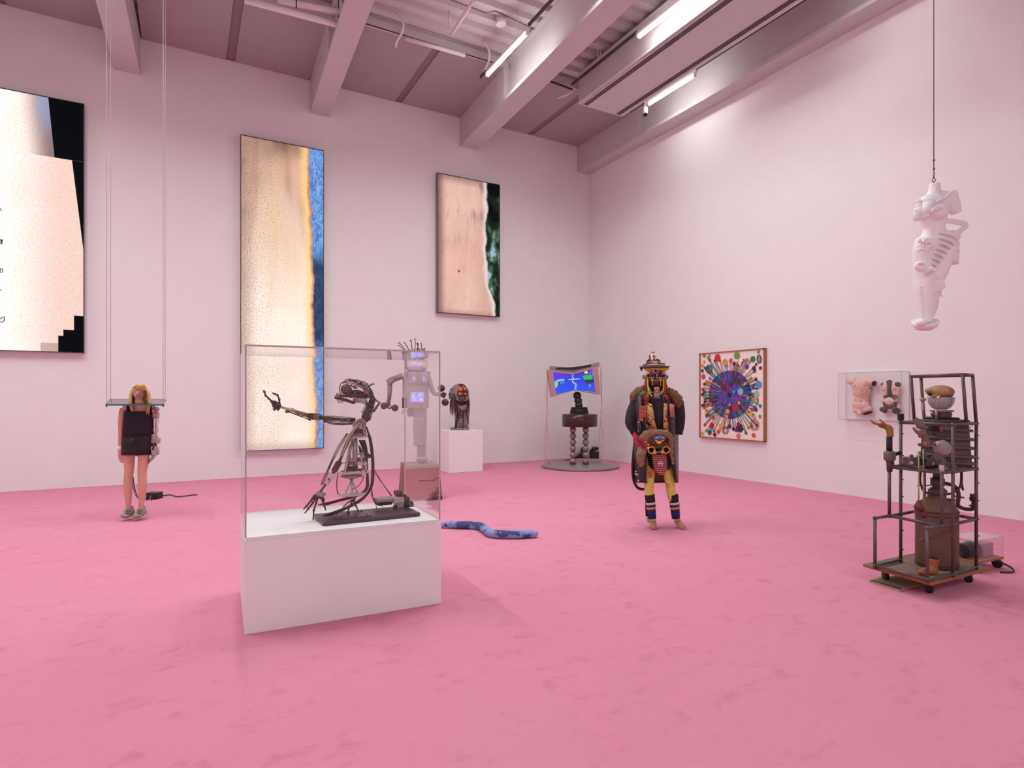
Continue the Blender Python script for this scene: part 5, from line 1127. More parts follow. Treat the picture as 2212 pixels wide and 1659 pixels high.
# leg warmers in bands
def band(f, mm_, pts, mat, par=None, name='band', d=1.):
    return link(name, M().tube([f(x, y) for x, y, _ in pts], [mm_(w) for _, _, w in pts], 16), mat, par or R_)
for (xa, xb, ys) in ((388, 425, 0), (700, 738, 0)):
    root_ = None
    for k, (y0, y1, mt_, w) in enumerate(((1095, 1195, plain('dark_ribbing', '2a2220', .95, var=.4, scale=80), 66), (1195, 1225, MAT_CREAM, 64), (1225, 1255, MAT_NAVY, 62), (1255, 1287, MAT_ORG, 62), (1287, 1412, MAT_NAVY, 57))):
        def xx(y): return xa + (xb - xa) * (y - 1095) / 320
        o = band(ql, ml, [(xx(y0), y0, w + 1), (xx(y1), y1, w - (4 if k == 4 else 1))], mt_, root_, 'leg_warmer' if root_ is None else 'stripe')
        if root_ is None: root_ = o
    link('trailing_flap', M().sheet([[ql(xx(1200) + (58 if xa > 500 else -62), 1200, .02), ql(xx(1200) + (72 if xa > 500 else -40), 1200, .05)], [ql(xx(1400) + (52 if xa > 500 else -78), 1385, .02), ql(xx(1400) + (58 if xa > 500 else -40), 1390, .05)]], .01), MAT_COAT, root_)
link('white_ankle_piece', M().bevbox(ql(362, 1430, .06), (ml(40), .04, ml(90)), BC @ Matrix.Rotation(-.35, 3, 'Y'), .008), MAT_CREAM, R_)
# shorts, apron, badge
def ringsec(f, mm_, rows, dep, n=26):
    return M().rings([[f((xl + xr) / 2, y) + RIGHT * (mm_((xr - xl) / 2) * math.cos(a)) + FWD * (dep * math.sin(a)) for a in [2 * math.pi * k / n for k in range(n)]] for y, xl, xr in rows])
link('shorts', ringsec(ql, ml, [(470, 350, 680), (560, 342, 690), (690, 350, 680), (745, 380, 640)], .17), MAT_MAR, R_)
t = NT('striped_apron'); o = t.xyz(); MAT_APR = t.base(t.mix(t.step(t.wave(13., 'Z', 0.), .45, .55), '6a3550', 'd08068'), .85)
ap = link('striped_apron', M().sheet([[ql(415, 555, -.2), ql(515, 570, -.22), ql(612, 558, -.2)], [ql(430, 640, -.21), ql(525, 650, -.24), ql(615, 640, -.21)], [ql(445, 730, -.21), ql(535, 740, -.24), ql(620, 735, -.21)], [ql(480, 800, -.2), ql(540, 810, -.22), ql(600, 800, -.2)], [ql(520, 832, -.19), ql(540, 842, -.2), ql(560, 832, -.19)]], .006), MAT_APR, R_)
bq = look(-FWD)
link('badge_ring', M().tube([ql(535, 682, -.235), ql(535, 682, -.25)], ml(40), 24), MAT_BLACK, ap); link('badge_white', M().tube([ql(535, 682, -.25), ql(535, 682, -.254)], ml(34), 24), MAT_WHITE, ap)
link('badge_red', M().tube([ql(535, 682, -.254), ql(535, 682, -.257)], ml(26), 24), MAT_CRIM, ap); link('badge_bar', M().box(ql(535, 682, -.259), (ml(48), .004, ml(12)), BC), MAT_WHITE, ap)
# coat: back, two fronts, sleeves
nseg = 9
def panel_grid(rows): return [[ql(x, y, w) for x, w in row] for y, row in rows]
link('coat_back', M().sheet(panel_grid([(-240, [(150, .1), (350, .2), (560, .2), (740, .1)]), (300, [(170, .12), (350, .22), (560, .22), (770, .12)]), (940, [(190, .1), (350, .2), (560, .2), (770, .1)])]), .012), MAT_LIN, R_)
link('coat_front', M().sheet(panel_grid([(-220, [(130, .08), (200, -.1), (262, -.2)]), (60, [(120, .08), (220, -.12), (300, -.22)]), (330, [(168, .08), (240, -.12), (320, -.2)]), (640, [(178, .08), (260, -.12), (335, -.16)]), (940, [(188, .08), (262, -.1), (332, -.14)])]), .012), MAT_COAT, R_)
link('coat_front', M().sheet(panel_grid([(-220, [(560, -.2), (660, -.12), (740, .06)]), (60, [(640, -.22), (720, -.14), (790, .06)]), (330, [(672, -.2), (720, -.13), (772, .06)]), (640, [(702, -.17), (735, -.12), (772, .06)]), (925, [(740, -.15), (760, -.1), (775, .06)])]), .012), MAT_COAT, R_)
link('lining_edge', M().tube([ql(336, 930, -.1), ql(450, 935, .17), ql(580, 928, .19), ql(700, 915, .1)], ml(8), 6, curve=4), MAT_COAT, R_)
for k in range(7): link('coat_stud', M().ball(ql(690 + 12 * k, 120 + 110 * k, -.2), ml(4.5), None, 6, 5), MAT_SILV, R_)
for x, y in ((205, 790), (200, 820), (225, 832), (242, 912), (215, 830)): link('white_button', M().ball(ql(x, y, -.07), (ml(10), .01, ml(10)), BC, 10, 6), MAT_WHITE, R_)
sl = link('knit_sleeve', M().tube([qc(238, 500), qc(195, 590), qc(178, 680), qc(200, 740), qc(215, 780)], [mc(62), mc(62), mc(60), mc(46), mc(40)], 16, curve=4), MAT_KNIT, R_)
link('cuff', M().tube([qc(196, 735, -.01), qc(222, 790, -.02)], [mc(46), mc(40)], 14), plain('black_cuff', '1c161a', .9), sl)
link('knit_sleeve', M().tube([qc(560, 510), qc(584, 600), qc(588, 690), qc(578, 785)], [mc(58), mc(46), mc(40), mc(30)], 14, curve=4), MAT_KNIT, R_)
# red glove with five fingers resting on the fur
g = M(); g.tube([ql(185, 290, -.06), ql(225, 380, -.16), ql(285, 440, -.22)], [ml(38), ml(58), ml(56)], 12, curve=4, flat=.7)
for (x0, y0, x1, y1, w) in ((300, 400, 352, 440, 15), (300, 430, 356, 462, 16), (290, 455, 352, 485, 16), (275, 475, 330, 508, 15), (240, 350, 320, 398, 17)):
    g.tube([ql(x0, y0, -.24), ql((x0 + x1) / 2, (y0 + y1) / 2 + 5, -.27), ql(x1, y1, -.25)], [ml(w), ml(w), ml(w * .7)], 8, curve=3)
gl = fuse(link('glove', g, MAT_CRIM, R_, 'red glove with black lines'), .01, 2)
for k in range(4): link('glove_line', M().tube([ql(205 + 22 * k, 345 + 34 * k, -.215), ql(245 + 18 * k, 375 + 30 * k, -.275), ql(275 + 16 * k, 390 + 28 * k, -.285)], ml(5), 5, curve=3), MAT_BLACK, gl)
for x, y in ((370, 432), (362, 482), (330, 395), (375, 465)): link('white_fingertip', M().ball(ql(x, y, -.26), (ml(20), ml(9), ml(7)), BC, 10, 6), MAT_WHITE, gl)
link('sleeve_trim', M().sheet([[ql(215, 300, -.2), ql(262, 300, -.21)], [ql(245, 350, -.24), ql(290, 350, -.25)], [ql(315, 400, -.26), ql(340, 395, -.26)]], .012), MAT_COAT, gl)
# sweater, leopard fronts, tower patch
link('sweater', ringsec(qc, mc, [(430, 300, 470), (500, 300, 500), (600, 300, 500), (740, 300, 500)], .19), MAT_KNIT, R_)
link('leopard_front', M().sheet([[qc(308, 515, -.2), qc(345, 525, -.23)], [qc(302, 600, -.2), qc(362, 600, -.24)], [qc(315, 670, -.21), qc(368, 670, -.245)], [qc(345, 740, -.21), qc(392, 742, -.245)]], .012), MAT_LEO, R_)
link('leopard_front', M().sheet([[qc(458, 520, -.24), qc(480, 520, -.2)], [qc(455, 630, -.245), qc(488, 630, -.2)], [qc(452, 745, -.24), qc(496, 745, -.2)]], .012), MAT_LEO, R_)
tw = link('brick_tower_patch', M().box(qc(270, 605, -.27), (mc(56), .02, mc(130)), BC @ Matrix.Rotation(.05, 3, 'Y')), plain('tower_red', 'a8485a', .8), R_, 'red patch like a brick tower')
for k in range(6): link('mortar_line', M().box(qc(270, 548 + 22 * k, -.282), (mc(56), .004, mc(3)), BC), MAT_ORG, tw)
for x in (252, 268, 286): link('mortar_line', M().box(qc(x, 605, -.282), (mc(3), .004, mc(128)), BC), MAT_ORG, tw)
link('tower_door', M().bevbox(qc(285, 655, -.284), (mc(18), .006, mc(34)), BC, .003), MAT_BLACK, tw)
link('side_patch', M().sheet([[qc(505, 520, -.26), qc(540, 530, -.22)], [qc(510, 635, -.27), qc(542, 635, -.22)]], .01), MAT_PINK, R_)
link('belt_pouch', M().sheet([[qc(300, 690, -.24), qc(330, 720, -.25), qc(380, 742, -.25)], [qc(295, 720, -.24), qc(325, 745, -.25), qc(370, 760, -.25)]], .012), plain('brown_leather', '7a4a34', .5), R_)
# fur pieces
def fur(name, pts, rad, mat, f=qc, mm_=mc, seed=1., par=None, amp=.016):
    o = fuse(link(name, M().tube([f(*p) for p in pts], [mm_(x) for x in rad], 12, curve=4), mat, par or R_), .011, 1); jiggle(o, amp, 45., seed); return o
fur('fur_collar', [(290, 385, -.06), (240, 420, -.05), (200, 460, -.04), (182, 495, -.02)], [26, 44, 44, 26], MAT_FUR, seed=1.)
fur('fur_collar', [(480, 395, -.06), (520, 440, -.06), (560, 490, -.05), (578, 540, -.03)], [24, 46, 52, 34], MAT_FUR, seed=2.)
fur('fur_belt', [(300, 470, -.2), (320, 330, -.22), (400, 280, -.24), (520, 275, -.26), (620, 290, -.24), (665, 350, -.22), (668, 450, -.2), (680, 560, -.18), (700, 700, -.16)], [60, 62, 50, 42, 46, 38, 34, 30, 16], MAT_FUR2, ql, ml, 3.)
fur('fur_tail', [(300, 490, -.22), (270, 560, -.24), (275, 650, -.22), (285, 715, -.2)], [62, 58, 50, 28], MAT_FUR2, ql, ml, 4.)
# bird head, belt, cuffs as goggles
bh = link('bird_head', M().ball(ql(520, 350, -.27), (ml(84), .07, ml(40)), BC, 16, 10), plain('slate_blue_bird', '5a5a86', .6, var=.2), R_, 'slate blue bird head with yellow beak')
link('beak', M().ball(ql(512, 405, -.31), (ml(30), .05, ml(22)), BC, 12, 8), MAT_YEL, bh)
for x0, y0, x1, y1 in ((475, 340, 490, 335), (560, 350, 580, 335), (465, 375, 510, 395), (575, 375, 525, 395)): link('white_line', M().tube([ql(x0, y0, -.335), ql(x1, y1, -.345)], ml(4), 5), MAT_WHITE, bh)
link('belt_band', M().sheet([[ql(385, 420, -.22), ql(515, 425, -.25), ql(640, 425, -.22)], [ql(385, 465, -.22), ql(515, 470, -.25), ql(640, 465, -.22)]], .012), plain('olive_belt', '5c5a3e', .8), R_)
link('red_band', M().sheet([[ql(400, 405, -.23), ql(515, 408, -.26), ql(630, 408, -.23)], [ql(400, 428, -.23), ql(515, 430, -.26), ql(630, 428, -.23)]], .012), MAT_CRIM, R_)
cu = link('yellow_cuff', M().ring(ql(415, 505, -.26), bq, ml(42), ml(9), 28, 8), MAT_YEL, R_, 'yellow ring like a handcuff'); link('cuff_lug', M().bevbox(ql(455, 535, -.27), (ml(40), .03, ml(44)), BC, .006), MAT_YEL, cu)
cu = link('yellow_cuff', M().ring(ql(608, 502, -.26), bq, ml(42), ml(9), 28, 8), MAT_YEL, R_, 'yellow ring like a handcuff'); link('cuff_lug', M().bevbox(ql(560, 528, -.27), (ml(40), .03, ml(44)), BC, .006), MAT_YEL, cu)
link('cuff_chain', M().tube([ql(475, 545, -.27), ql(505, 530, -.28), ql(540, 535, -.27)], ml(6), 6, curve=4), MAT_SILV, cu)
# black hose looping from the back
link('rubber_hose', M().tube([ql(190, 400, .1), ql(178, 520, .1), ql(165, 700, .1), ql(172, 880, .1), ql(210, 980, .1), ql(260, 1020, .12), ql(340, 1022, .16), ql(420, 1000, .2)], ml(19), 10, curve=6), plain('black_rubber_hose', '1f181b', .45), R_)
link('pocket_pipe', M().tube([ql(245, 120, -.17), ql(262, 200, -.2), ql(275, 290, -.2)], ml(30), 10), MAT_COAT, R_)
for k in range(4): link('beads', M().ball(ql(240, 140 + 40 * k, -.21), ml(8), None, 8, 6), (MAT_WHITE, MAT_CRIM, plain('green_bead', '4a7a3a', .5), MAT_YEL)[k], R_)
# head: dark painted face with yellow marks
MAT_DFACE = plain('dark_painted_face', '1c1416', .45, var=.4)
fc = link('face', M().ball(qh(825, 820, -.06), (mh(185), mh(170), mh(300)), BC, 20, 14), MAT_DFACE, R_, 'black face with yellow marks')
link('nose', M().ball(qh(840, 850, -.165), (mh(48), mh(55), mh(60)), BC, 10, 8), plain('brown_nose', '5c3a34', .5), fc)
link('lips', M().ball(qh(828, 905, -.15), (mh(60), mh(34), mh(26)), BC, 10, 8), plain('brown_lips', '6a3f3c', .5), fc)
for s in (-1, 1):
    x = 838 + 92 * s
    for pts in (((x - 36, 755), (x + 30, 745), (x + 34, 780), (x - 26, 785), (x - 36, 755)), ((x - 46, 815), (x + 40, 805), (x + 44, 825), (x - 4, 840), (x - 46, 815)), ((x + 2 * s, 830), (x + 3 * s, 890), (x + 2 * s, 945))):
        link('yellow_mark', M().tube([qh(px_, py_, -.172) for px_, py_ in pts], mh(9), 6), MAT_YEL, fc)
    e = link('goggle_ring', M().ring(qh(652 if s < 0 else 998, 712, -.12), bq, mh(46), mh(10), 22, 6), MAT_SILV, fc, 'silver goggle ring')
    link('goggle_lens', M().ball(qh(652 if s < 0 else 998, 712, -.115), (mh(38), .012, mh(40)), BC, 14, 8), MAT_BLACK, e)
    link('goggle_tabs', M().bevbox(qh(620 if s < 0 else 1030, 650, -.1), (mh(70), .03, mh(40)), BC @ Matrix.Rotation(.4 * s, 3, 'Y'), .004), MAT_SILV, e)
    link('ear_pad', M().ball(qh(545 if s < 0 else 1070, 740, 0), (mh(42), mh(60), mh(50)), BC, 12, 8), MAT_PINK, fc)
    fl_ = link('ear_flap', M().sheet([[qh(570 if s < 0 else 1010, 700, -.06), qh(632 if s < 0 else 1060, 700, -.06)], [qh(555 if s < 0 else 1010, 900, -.08), qh(635 if s < 0 else 1075, 900, -.06)], [qh(575 if s < 0 else 1000, 1090, -.1), qh(632 if s < 0 else 1060, 1080, -.08)]], .025), plain('flap_fleece', 'b07a5c', .9, var=.3, scale=60), fc)
    link('red_tassel', M().tube([qh(545 if s < 0 else 1075, 930, -.09), qh(548 if s < 0 else 1068, 1005, -.1)], [mh(24), mh(10)], 8), MAT_CRIM, fl_)
    link('chin_strap', M().tube([qh(632 if s < 0 else 1000, 780, -.12), qh(640 if s < 0 else 995, 960, -.14), qh(660 if s < 0 else 980, 1100, -.17), qh(740 if s < 0 else 900, 1195 if s < 0 else 1150, -.2)], mh(15), 8, curve=5), MAT_YEL, fc)
link('brow_piece', M().sheet([[qh(700, 590, -.15), qh(830, 640, -.17), qh(950, 580, -.15)], [qh(745, 680, -.16), qh(830, 668, -.18), qh(905, 650, -.16)]], .012), MAT_MAG, fc)
for x0, x1 in ((760, 800), (800, 760), (840, 880), (880, 840)): link('brow_wire', M().tube([qh(x0, 545, -.15), qh(x1, 615, -.17)], mh(6), 5), MAT_SILV, fc)
for x, y in ((842, 692), (845, 755)): link('forehead_gem', M().bevbox(qh(x, y, -.165), (mh(34), .014, mh(34)), BC @ Matrix.Rotation(.785, 3, 'Y'), .003), MAT_SILV if y < 700 else MAT_YEL, fc)
pd = link('chin_pendant', M().bevbox(qh(842, 1040, -.19), (mh(120), .03, mh(130)), BC, .006), plain('pendant_gold', 'a5833f', .4, .4), R_, 'gold and silver pendant under the chin')
for k in range(7): link('pendant_part', M().bevbox(qh(805 + 13 * k, 1000 + 20 * (k % 4), -.21), (mh(22), .02, mh(40)), BC, .002), (MAT_YEL, MAT_SILV, MAT_CRIM, MAT_WHITE)[k % 4], pd)
for k in range(6): link('pendant_leg', M().tube([qh(785 + 24 * k, 1100, -.2), qh(795 + 18 * k, 1170, -.21), qh(780 + 28 * k, 1240, -.2)], mh(8), 6, curve=3), MAT_SILV, pd)
# shirt collar
link('red_collar', M().sheet([[qh(560, 1210, -.17), qh(650, 1180, -.2)], [qh(400, 1260, -.12), qh(640, 1330, -.2)]], .012), MAT_CRIM, R_)
link('red_collar', M().sheet([[qh(1020, 1140, -.2), qh(1080, 1160, -.17)], [qh(1070, 1270, -.2), qh(1120, 1250, -.17)]], .012), MAT_CRIM, R_)
link('shoulder_tab', M().sheet([[qh(1270, 1130, -.05), qh(1330, 1150, -.02)], [qh(1300, 1170, -.05), qh(1378, 1190, -.02)]], .02), MAT_CRIM, R_)
link('scarf', M().ball(qh(520, 1140, -.14), (mh(85), .05, mh(60)), BC @ Matrix.Rotation(-.5, 3, 'Y'), 12, 8), plain('olive_scarf', '6a6048', .8), R_)
# hat
ht = link('hat_brim', M().lathe([(mh(300), -.012), (mh(362), .004), (mh(300), .012), (mh(120), .02)], qh(790, 512), BC, n=36, sy=.85), plain('hat_straw', '6a5648', .7, var=.3), R_, 'wide dark brim with yellow underside')
link('brim_underside', M().lathe([(mh(190), -.055), (mh(285), -.022), (mh(285), -.014), (mh(120), -.012)], qh(830, 520), BC, n=32, sy=.85), MAT_YEL, ht)
for (z0, z1, r0, r1, x, mt_) in ((480, 455, 250, 235, 790, MAT_SILV), (462, 425, 215, 200, 780, plain('hat_band', '4a3a3c', .6)), (425, 385, 160, 165, 770, MAT_ORG), (400, 355, 150, 90, 765, MAT_COAT)):
    link('hat_tier', M().tube([qh(x, z0), qh(x, z1)], [mh(r0), mh(r1)], 28), mt_, ht)
cn = link('hat_canister', M().lathe([(mh(66), -mh(75)), (mh(70), -mh(60)), (mh(68), mh(60)), (mh(52), mh(76))], qh(765, 285), BC, n=20), MAT_WHITE, ht, 'white canister on top of the hat')
link('canister_knob', M().ball(qh(752, 182), (mh(44), mh(44), mh(36)), BC, 14, 8), MAT_ORG, cn); link('canister_ring', M().ring(qh(775, 262, -.038), bq, mh(30), mh(7), 18, 6), MAT_SILV, cn); link('canister_eye', M().ball(qh(772, 262, -.036), (mh(16), .008, mh(16)), BC, 10, 6), MAT_BLACK, cn)
link('canister_back', M().bevbox(qh(690, 290, .02), (mh(36), .05, mh(140)), BC, .006), MAT_COAT, cn); link('canister_label', M().ball(qh(775, 328, -.034), (mh(22), .008, mh(18)), BC, 10, 6), MAT_CRIM, cn)
for x, y in ((660, 345), (880, 350), (640, 372)): link('hat_feather', M().bevbox(qh(x, y, -.06), (mh(90), .02, mh(30)), BC @ Matrix.Rotation(.5 if x > 700 else -.5, 3, 'Y'), .004), MAT_COAT, ht)
link('hat_medal', M().ring(qh(812, 432, -.125), bq, mh(28), mh(8), 20, 6), MAT_WHITE, ht)
for x, y in ((545, 465), (1010, 437), (600, 450)): link('hat_stud', M().ball(qh(x, y, -.05), mh(20), None, 8, 6), MAT_COAT, ht)
for x, y in ((490, 575), (1085, 550)): link('brim_tassel', M().tube([qh(x, y - 40), qh(x - 4, y - 10), qh(x - 2, y + 30)], [mh(40), mh(28), mh(8)], 8), MAT_COAT, ht)
clampz(R_, .001)
# ------------------------------------------------------------------ white armless body hung from a wire
FH = Fig(5.2); KW = crop(1930, 320, 3.95); qw = FH.q(KW)
def mw(px): return FH.m(px / 3.95)
b = qw(280, 1550)
r = thing('hanging_body', 'white headless body cast with machine parts hung from a wire at the right', 'sculpture', Vector((b.x, b.y, b.z)))
MAT_CAST = plain('white_plaster', 'f7f5f6', .6, var=.03, scale=8)
m = M()
def wt(pts, rad, fl=1., up=UP): m.tube([qw(*p) for p in pts], [mw(x) for x in rad], 16, curve=4, flat=fl, up=up)
wt([(352, 302), (350, 350), (342, 400), (340, 450)], [42, 44, 56, 90])
wt([(350, 420), (340, 500), (335, 590), (345, 680), (350, 760), (330, 850)], [105, 140, 118, 90, 110, 130], .66, RIGHT)
m.ball(qw(290, 500, -.05), (mw(95), mw(70), mw(75)), BC, 16, 10); m.ball(qw(395, 545, -.09), (mw(70), mw(60), mw(60)), BC, 14, 10)
m.ball(qw(235, 545, -.06), (mw(60), mw(60), mw(60)), BC, 14, 10)
m.ball(qw(470, 425, .0), (mw(72), mw(60), mw(58)), BC, 14, 10); wt([(478, 405), (495, 440), (515, 500), (538, 560)], [22, 54, 54, 40])
m.ball(qw(425, 415, .0), (mw(75), mw(60), mw(50)), BC, 14, 10); m.ball(qw(495, 395, .0), (mw(52), mw(50), mw(40)), BC, 14, 10)
m.ball(qw(210, 590, -.07), (mw(36), mw(34), mw(36)), BC, 12, 8)
# hips, thigh bent across, lower leg
wt([(300, 800), (265, 880), (252, 980), (262, 1090), (272, 1200), (278, 1350), (272, 1490)], [105, 90, 74, 80, 88, 76, 46])
wt([(440, 780), (390, 860), (340, 960), (310, 1040)], [105, 82, 62, 52])
wt([(440, 850), (420, 960), (380, 1080), (345, 1200), (340, 1340), (310, 1450)], [80, 74, 66, 48, 38, 26])
m.ball(qw(490, 760, .0), (mw(70), mw(70), mw(60)), BC, 12, 8)
body = fuse(link('body', m, MAT_CAST, r), .011, 4)
link('shoulder_ridge', M().tube([qw(375, 460, -.12), qw(400, 435, -.14), qw(440, 425, -.13), qw(500, 372, -.06), qw(540, 405, -.02)], mw(9), 8, curve=5), MAT_CAST, r)
link('chest_ridge', M().tube([qw(325, 545, -.17), qw(350, 512, -.18), qw(395, 500, -.17), qw(412, 520, -.15)], mw(7), 6, curve=5), MAT_CAST, r)
link('chest_plate', M().sheet([[qw(250, 460, -.125), qw(360, 440, -.16)], [qw(240, 580, -.15), qw(345, 540, -.18)]], .012), MAT_CAST, r)
link('chest_edge', M().tube([qw(220, 620, -.13), qw(245, 590, -.16), qw(310, 572, -.17)], mw(8), 6, curve=4), MAT_CAST, r)
for k in range(3): link('nipple_ring', M().ring(qw(205, 588, -.15 - .004 * k), look(-FWD - RIGHT * .5), mw(30 - 9 * k), mw(5), 18, 6), MAT_CAST, r)
rn = random.Random(3)
for k in range(26): link('shoulder_curl', M().ball(qw(200 + rn.uniform(-6, 40), 445 + rn.uniform(0, 100), -.06 + rn.uniform(-.03, .03)), mw(rn.uniform(9, 17)), None, 8, 6), MAT_CAST, r)
for k in range(44): link('hip_lace', M().ball(qw(215 + rn.uniform(0, 130), 770 + rn.uniform(0, 105), -.17 + rn.uniform(-.02, .02)), mw(rn.uniform(8, 15)), None, 8, 6), MAT_CAST, r)
link('arm_tube', M().tube([qw(440, 618, .02), qw(530, 630, .0), qw(600, 645, -.01), qw(612, 670, -.01), qw(575, 700, -.01), qw(540, 730, 0)], [mw(22), mw(22), mw(22), mw(22), mw(22), mw(26)], 12, curve=5), MAT_CAST, r)
for k in range(7):
    t_ = k / 6; x, y = 430 - 125 * t_, 770 + 230 * t_; q = 98 - 42 * t_
    link('thigh_band', M().ring(qw(x, y, -.02), look(qw(310, 1040) - qw(440, 780)), mw(q), mw(9), 26, 6), MAT_CAST, r)
link('knee_disc', M().ball(qw(228, 1010, -.09), (mw(48), .03, mw(42)), BC @ Matrix.Rotation(.5, 3, 'Y'), 16, 8), MAT_CAST, r)
link('knee_pad', M().ball(qw(235, 985, -.12), (mw(28), .03, mw(14)), BC @ Matrix.Rotation(.3, 3, 'Y'), 12, 8), MAT_CAST, r)
link('star_clip', M().bevbox(qw(330, 1035, -.14), (mw(50), .03, mw(30)), BC @ Matrix.Rotation(.6, 3, 'Y'), .006), MAT_CAST, r)
for k in range(4): link('clip_finger', M().tube([qw(280 + 14 * k, 1065, -.12), qw(300 + 16 * k, 1045 - 8 * k, -.15)], mw(8), 6), MAT_CAST, r)
# cup at the hip
cp = link('hip_cup', M().rings([[qw(507, y, .0) + RIGHT * (mw(w) * math.cos(a)) + FWD * (mw(40) * math.sin(a)) for a in [2 * math.pi * k / 20 for k in range(20)]] for y, w in ((990, 40), (930, 48), (870, 50))], True), MAT_CAST, r)
link('cup_rim', M().tube([qw(455, 880, -.05), qw(475, 830, -.06), qw(520, 820, -.05), qw(555, 815, -.03)], mw(8), 6, curve=4), MAT_CAST, cp)
link('cup_strap', M().bevbox(qw(450, 930, -.05), (mw(14), .03, mw(210)), BC @ Matrix.Rotation(.08, 3, 'Y'), .004), MAT_CAST, cp)
link('cup_back', M().bevbox(qw(535, 850, .04), (mw(36), .03, mw(110)), BC @ Matrix.Rotation(.2, 3, 'Y'), .006), MAT_CAST, cp)
link('calf_plate', M().bevbox(qw(365, 1170, -.05), (mw(100), .08, mw(90)), BC @ Matrix.Rotation(-.35, 3, 'Y'), .01), MAT_CAST, r)
link('calf_hook', M().tube([qw(405, 1210, -.02), qw(402, 1245, -.02), qw(416, 1265, -.02)], mw(7), 6, curve=4), MAT_CAST, r)
link('calf_rail', M().bevbox(qw(375, 1215, -.07), (mw(90), .03, mw(16)), BC @ Matrix.Rotation(-.35, 3, 'Y'), .004), MAT_CAST, r)
for k in range(22): link('shin_rung', M().box(qw(234 + .9 * k, 1188 + 13 * k, -.115 + .0012 * k), (mw(26), .02, mw(5)), BC @ Matrix.Rotation(-.05, 3, 'Y')), MAT_CAST, r)
ft = link('foot_dish', M().lathe([(mw(60), -.04), (mw(96), .0), (mw(100), .03), (mw(92), .03), (mw(70), .005)], qw(270, 1505, -.02), BC @ Matrix.Rotation(.35, 3, 'X') @ Matrix.Rotation(-.18, 3, 'Y'), n=28), MAT_CAST, r)
link('toe_mass', M().ball(qw(240, 1490, -.08), (mw(42), mw(46), mw(34)), BC, 12, 8), MAT_CAST, ft)
for x in (185, 372): link('dish_pin', M().tube([qw(x, 1525 if x > 200 else 1545, 0), qw(x, 1540 if x > 200 else 1555, 0)], mw(6), 6), MAT_CAST, ft)
# ring, snap hook, wire
MAT_STL = plain('steel_fitting', '8d8488', .35, .7)
top = qw(344, 100)
hk = link('eye_ring', M().ring(qw(344, 272), look(-FWD), mw(14), mw(4), 16, 6), MAT_STL, r)
link('snap_hook', M().tube([qw(344, 258), qw(344, 205)], mw(7), 8), MAT_STL, hk); link('hook_ring', M().ring(qw(344, 204), look(-FWD + RIGHT), mw(10), mw(3), 14, 6), MAT_STL, hk)
for x in (338, 350): link('eye_leg', M().tube([qw(x, 285), qw(x, 310)], mw(3), 6), MAT_STL, hk)
link('suspension_wire', M().tube([qw(344, 200), Vector((qw(344, 200).x, qw(344, 200).y, ZD + .02))], .0045, 6), MAT_STL, hk)
for y in (104, 179): link('wire_clip', M().bevbox(qw(346, y), (mw(16), .012, mw(10)), BC @ Matrix.Rotation(-.4, 3, 'Y'), .002), MAT_RAIL, hk)
# ------------------------------------------------------------------ pipe-frame robot on a wheeled board
K7 = crop(1870, 800, 7.542); KB = crop(1860, 1000, 5.72)
def fl3(x, d): return W(x, d, 0)
A_, B_, C_, D_, E_, G_ = fl3(2.908, 4.766), fl3(3.076, 4.407), fl3(3.223, 4.932), fl3(3.357, 4.529), fl3(3.694, 4.733), fl3(3.560, 5.136)
MAT_PIPE = plain('rusty_pipe', '655859', .45, .5, var=.35, scale=22); MAT_RUSTY = plain('rust', '5c3a30', .7, .2, var=.4, scale=18)
MAT_CLAY = plain('terracotta', 'a05c34', .7, var=.3, scale=14); MAT_GUT = plain('dark_torso', '5e5250', .6, .2, var=.35, scale=16)
bz = .135
cen = (C_ + D_ + E_ + G_) / 4
lf, fr_, rt = W(2.889, 4.885, 0), W(3.095, 4.39, 0), W(3.839, 4.78, 0)
bk = lf + rt - fr_
R_ = thing('pipe_robot', 'rusty pipe-frame robot with clay hands and a bowl head on a wheeled board', 'sculpture', Vector((cen.x, cen.y, 0)))
t = NT('dusty_board'); MAT_BOARD = t.base(t.mix(t.noise(8, 5, .6), '6e5a4c', '8a7464'), .85)
board = link('board', M().prism([Vector((p.x, p.y, bz - .022)) for p in (fr_, rt, bk, lf)], (0, 0, .022)), MAT_BOARD, R_)
link('board_edge', M().tube([Vector((p.x, p.y, bz - .011)) for p in (lf, fr_, rt)], .0125, 6, smooth=False), plain('raw_plywood_edge', '9a5a38', .8, var=.3), board)
for s_, t_ in ((.2, .2), (.2, .85), (.88, .2), (.88, .85)):
    p = fr_ + (rt - fr_) * s_ + (lf - fr_) * t_
    w = link('caster', M().tube([Vector((p.x, p.y, .034)) - RIGHT * .012, Vector((p.x, p.y, .034)) + RIGHT * .012], .034, 18), MAT_BLACK, board)
    link('caster_fork', M().box(Vector((p.x, p.y, .085)), (.036, .04, .055)), MAT_DKG, w)
    link('caster_cap', M().tube([Vector((p.x, p.y, .034)) - RIGHT * .018, Vector((p.x, p.y, .034)) + RIGHT * .018], .015, 10), MAT_DKG, w)
fm_ = thing_root = R_
def up_(p, z): return Vector((p.x, p.y, z))
ZL, ZM, ZU, ZT_ = .535, .935, 1.295, 1.68
g1, h1 = A_.lerp(C_, .55), B_.lerp(D_, .56); c2, d2 = C_.lerp(G_, .57), D_.lerp(E_, .57)
pr = .0125
def pipe_(p, q, name='pipe', rad=pr, mt_=None, par=None):
    v = (q - p).normalized(); return link(name, M().tube([p - v * .004, q + v * .004], rad, 10), mt_ or MAT_PIPE, par or R_)
for p, z in ((A_, ZL), (B_, ZL), (C_, ZU + .02), (D_, ZU), (E_, ZU), (G_, ZU)): pipe_(up_(p, bz), up_(p, z), 'post')
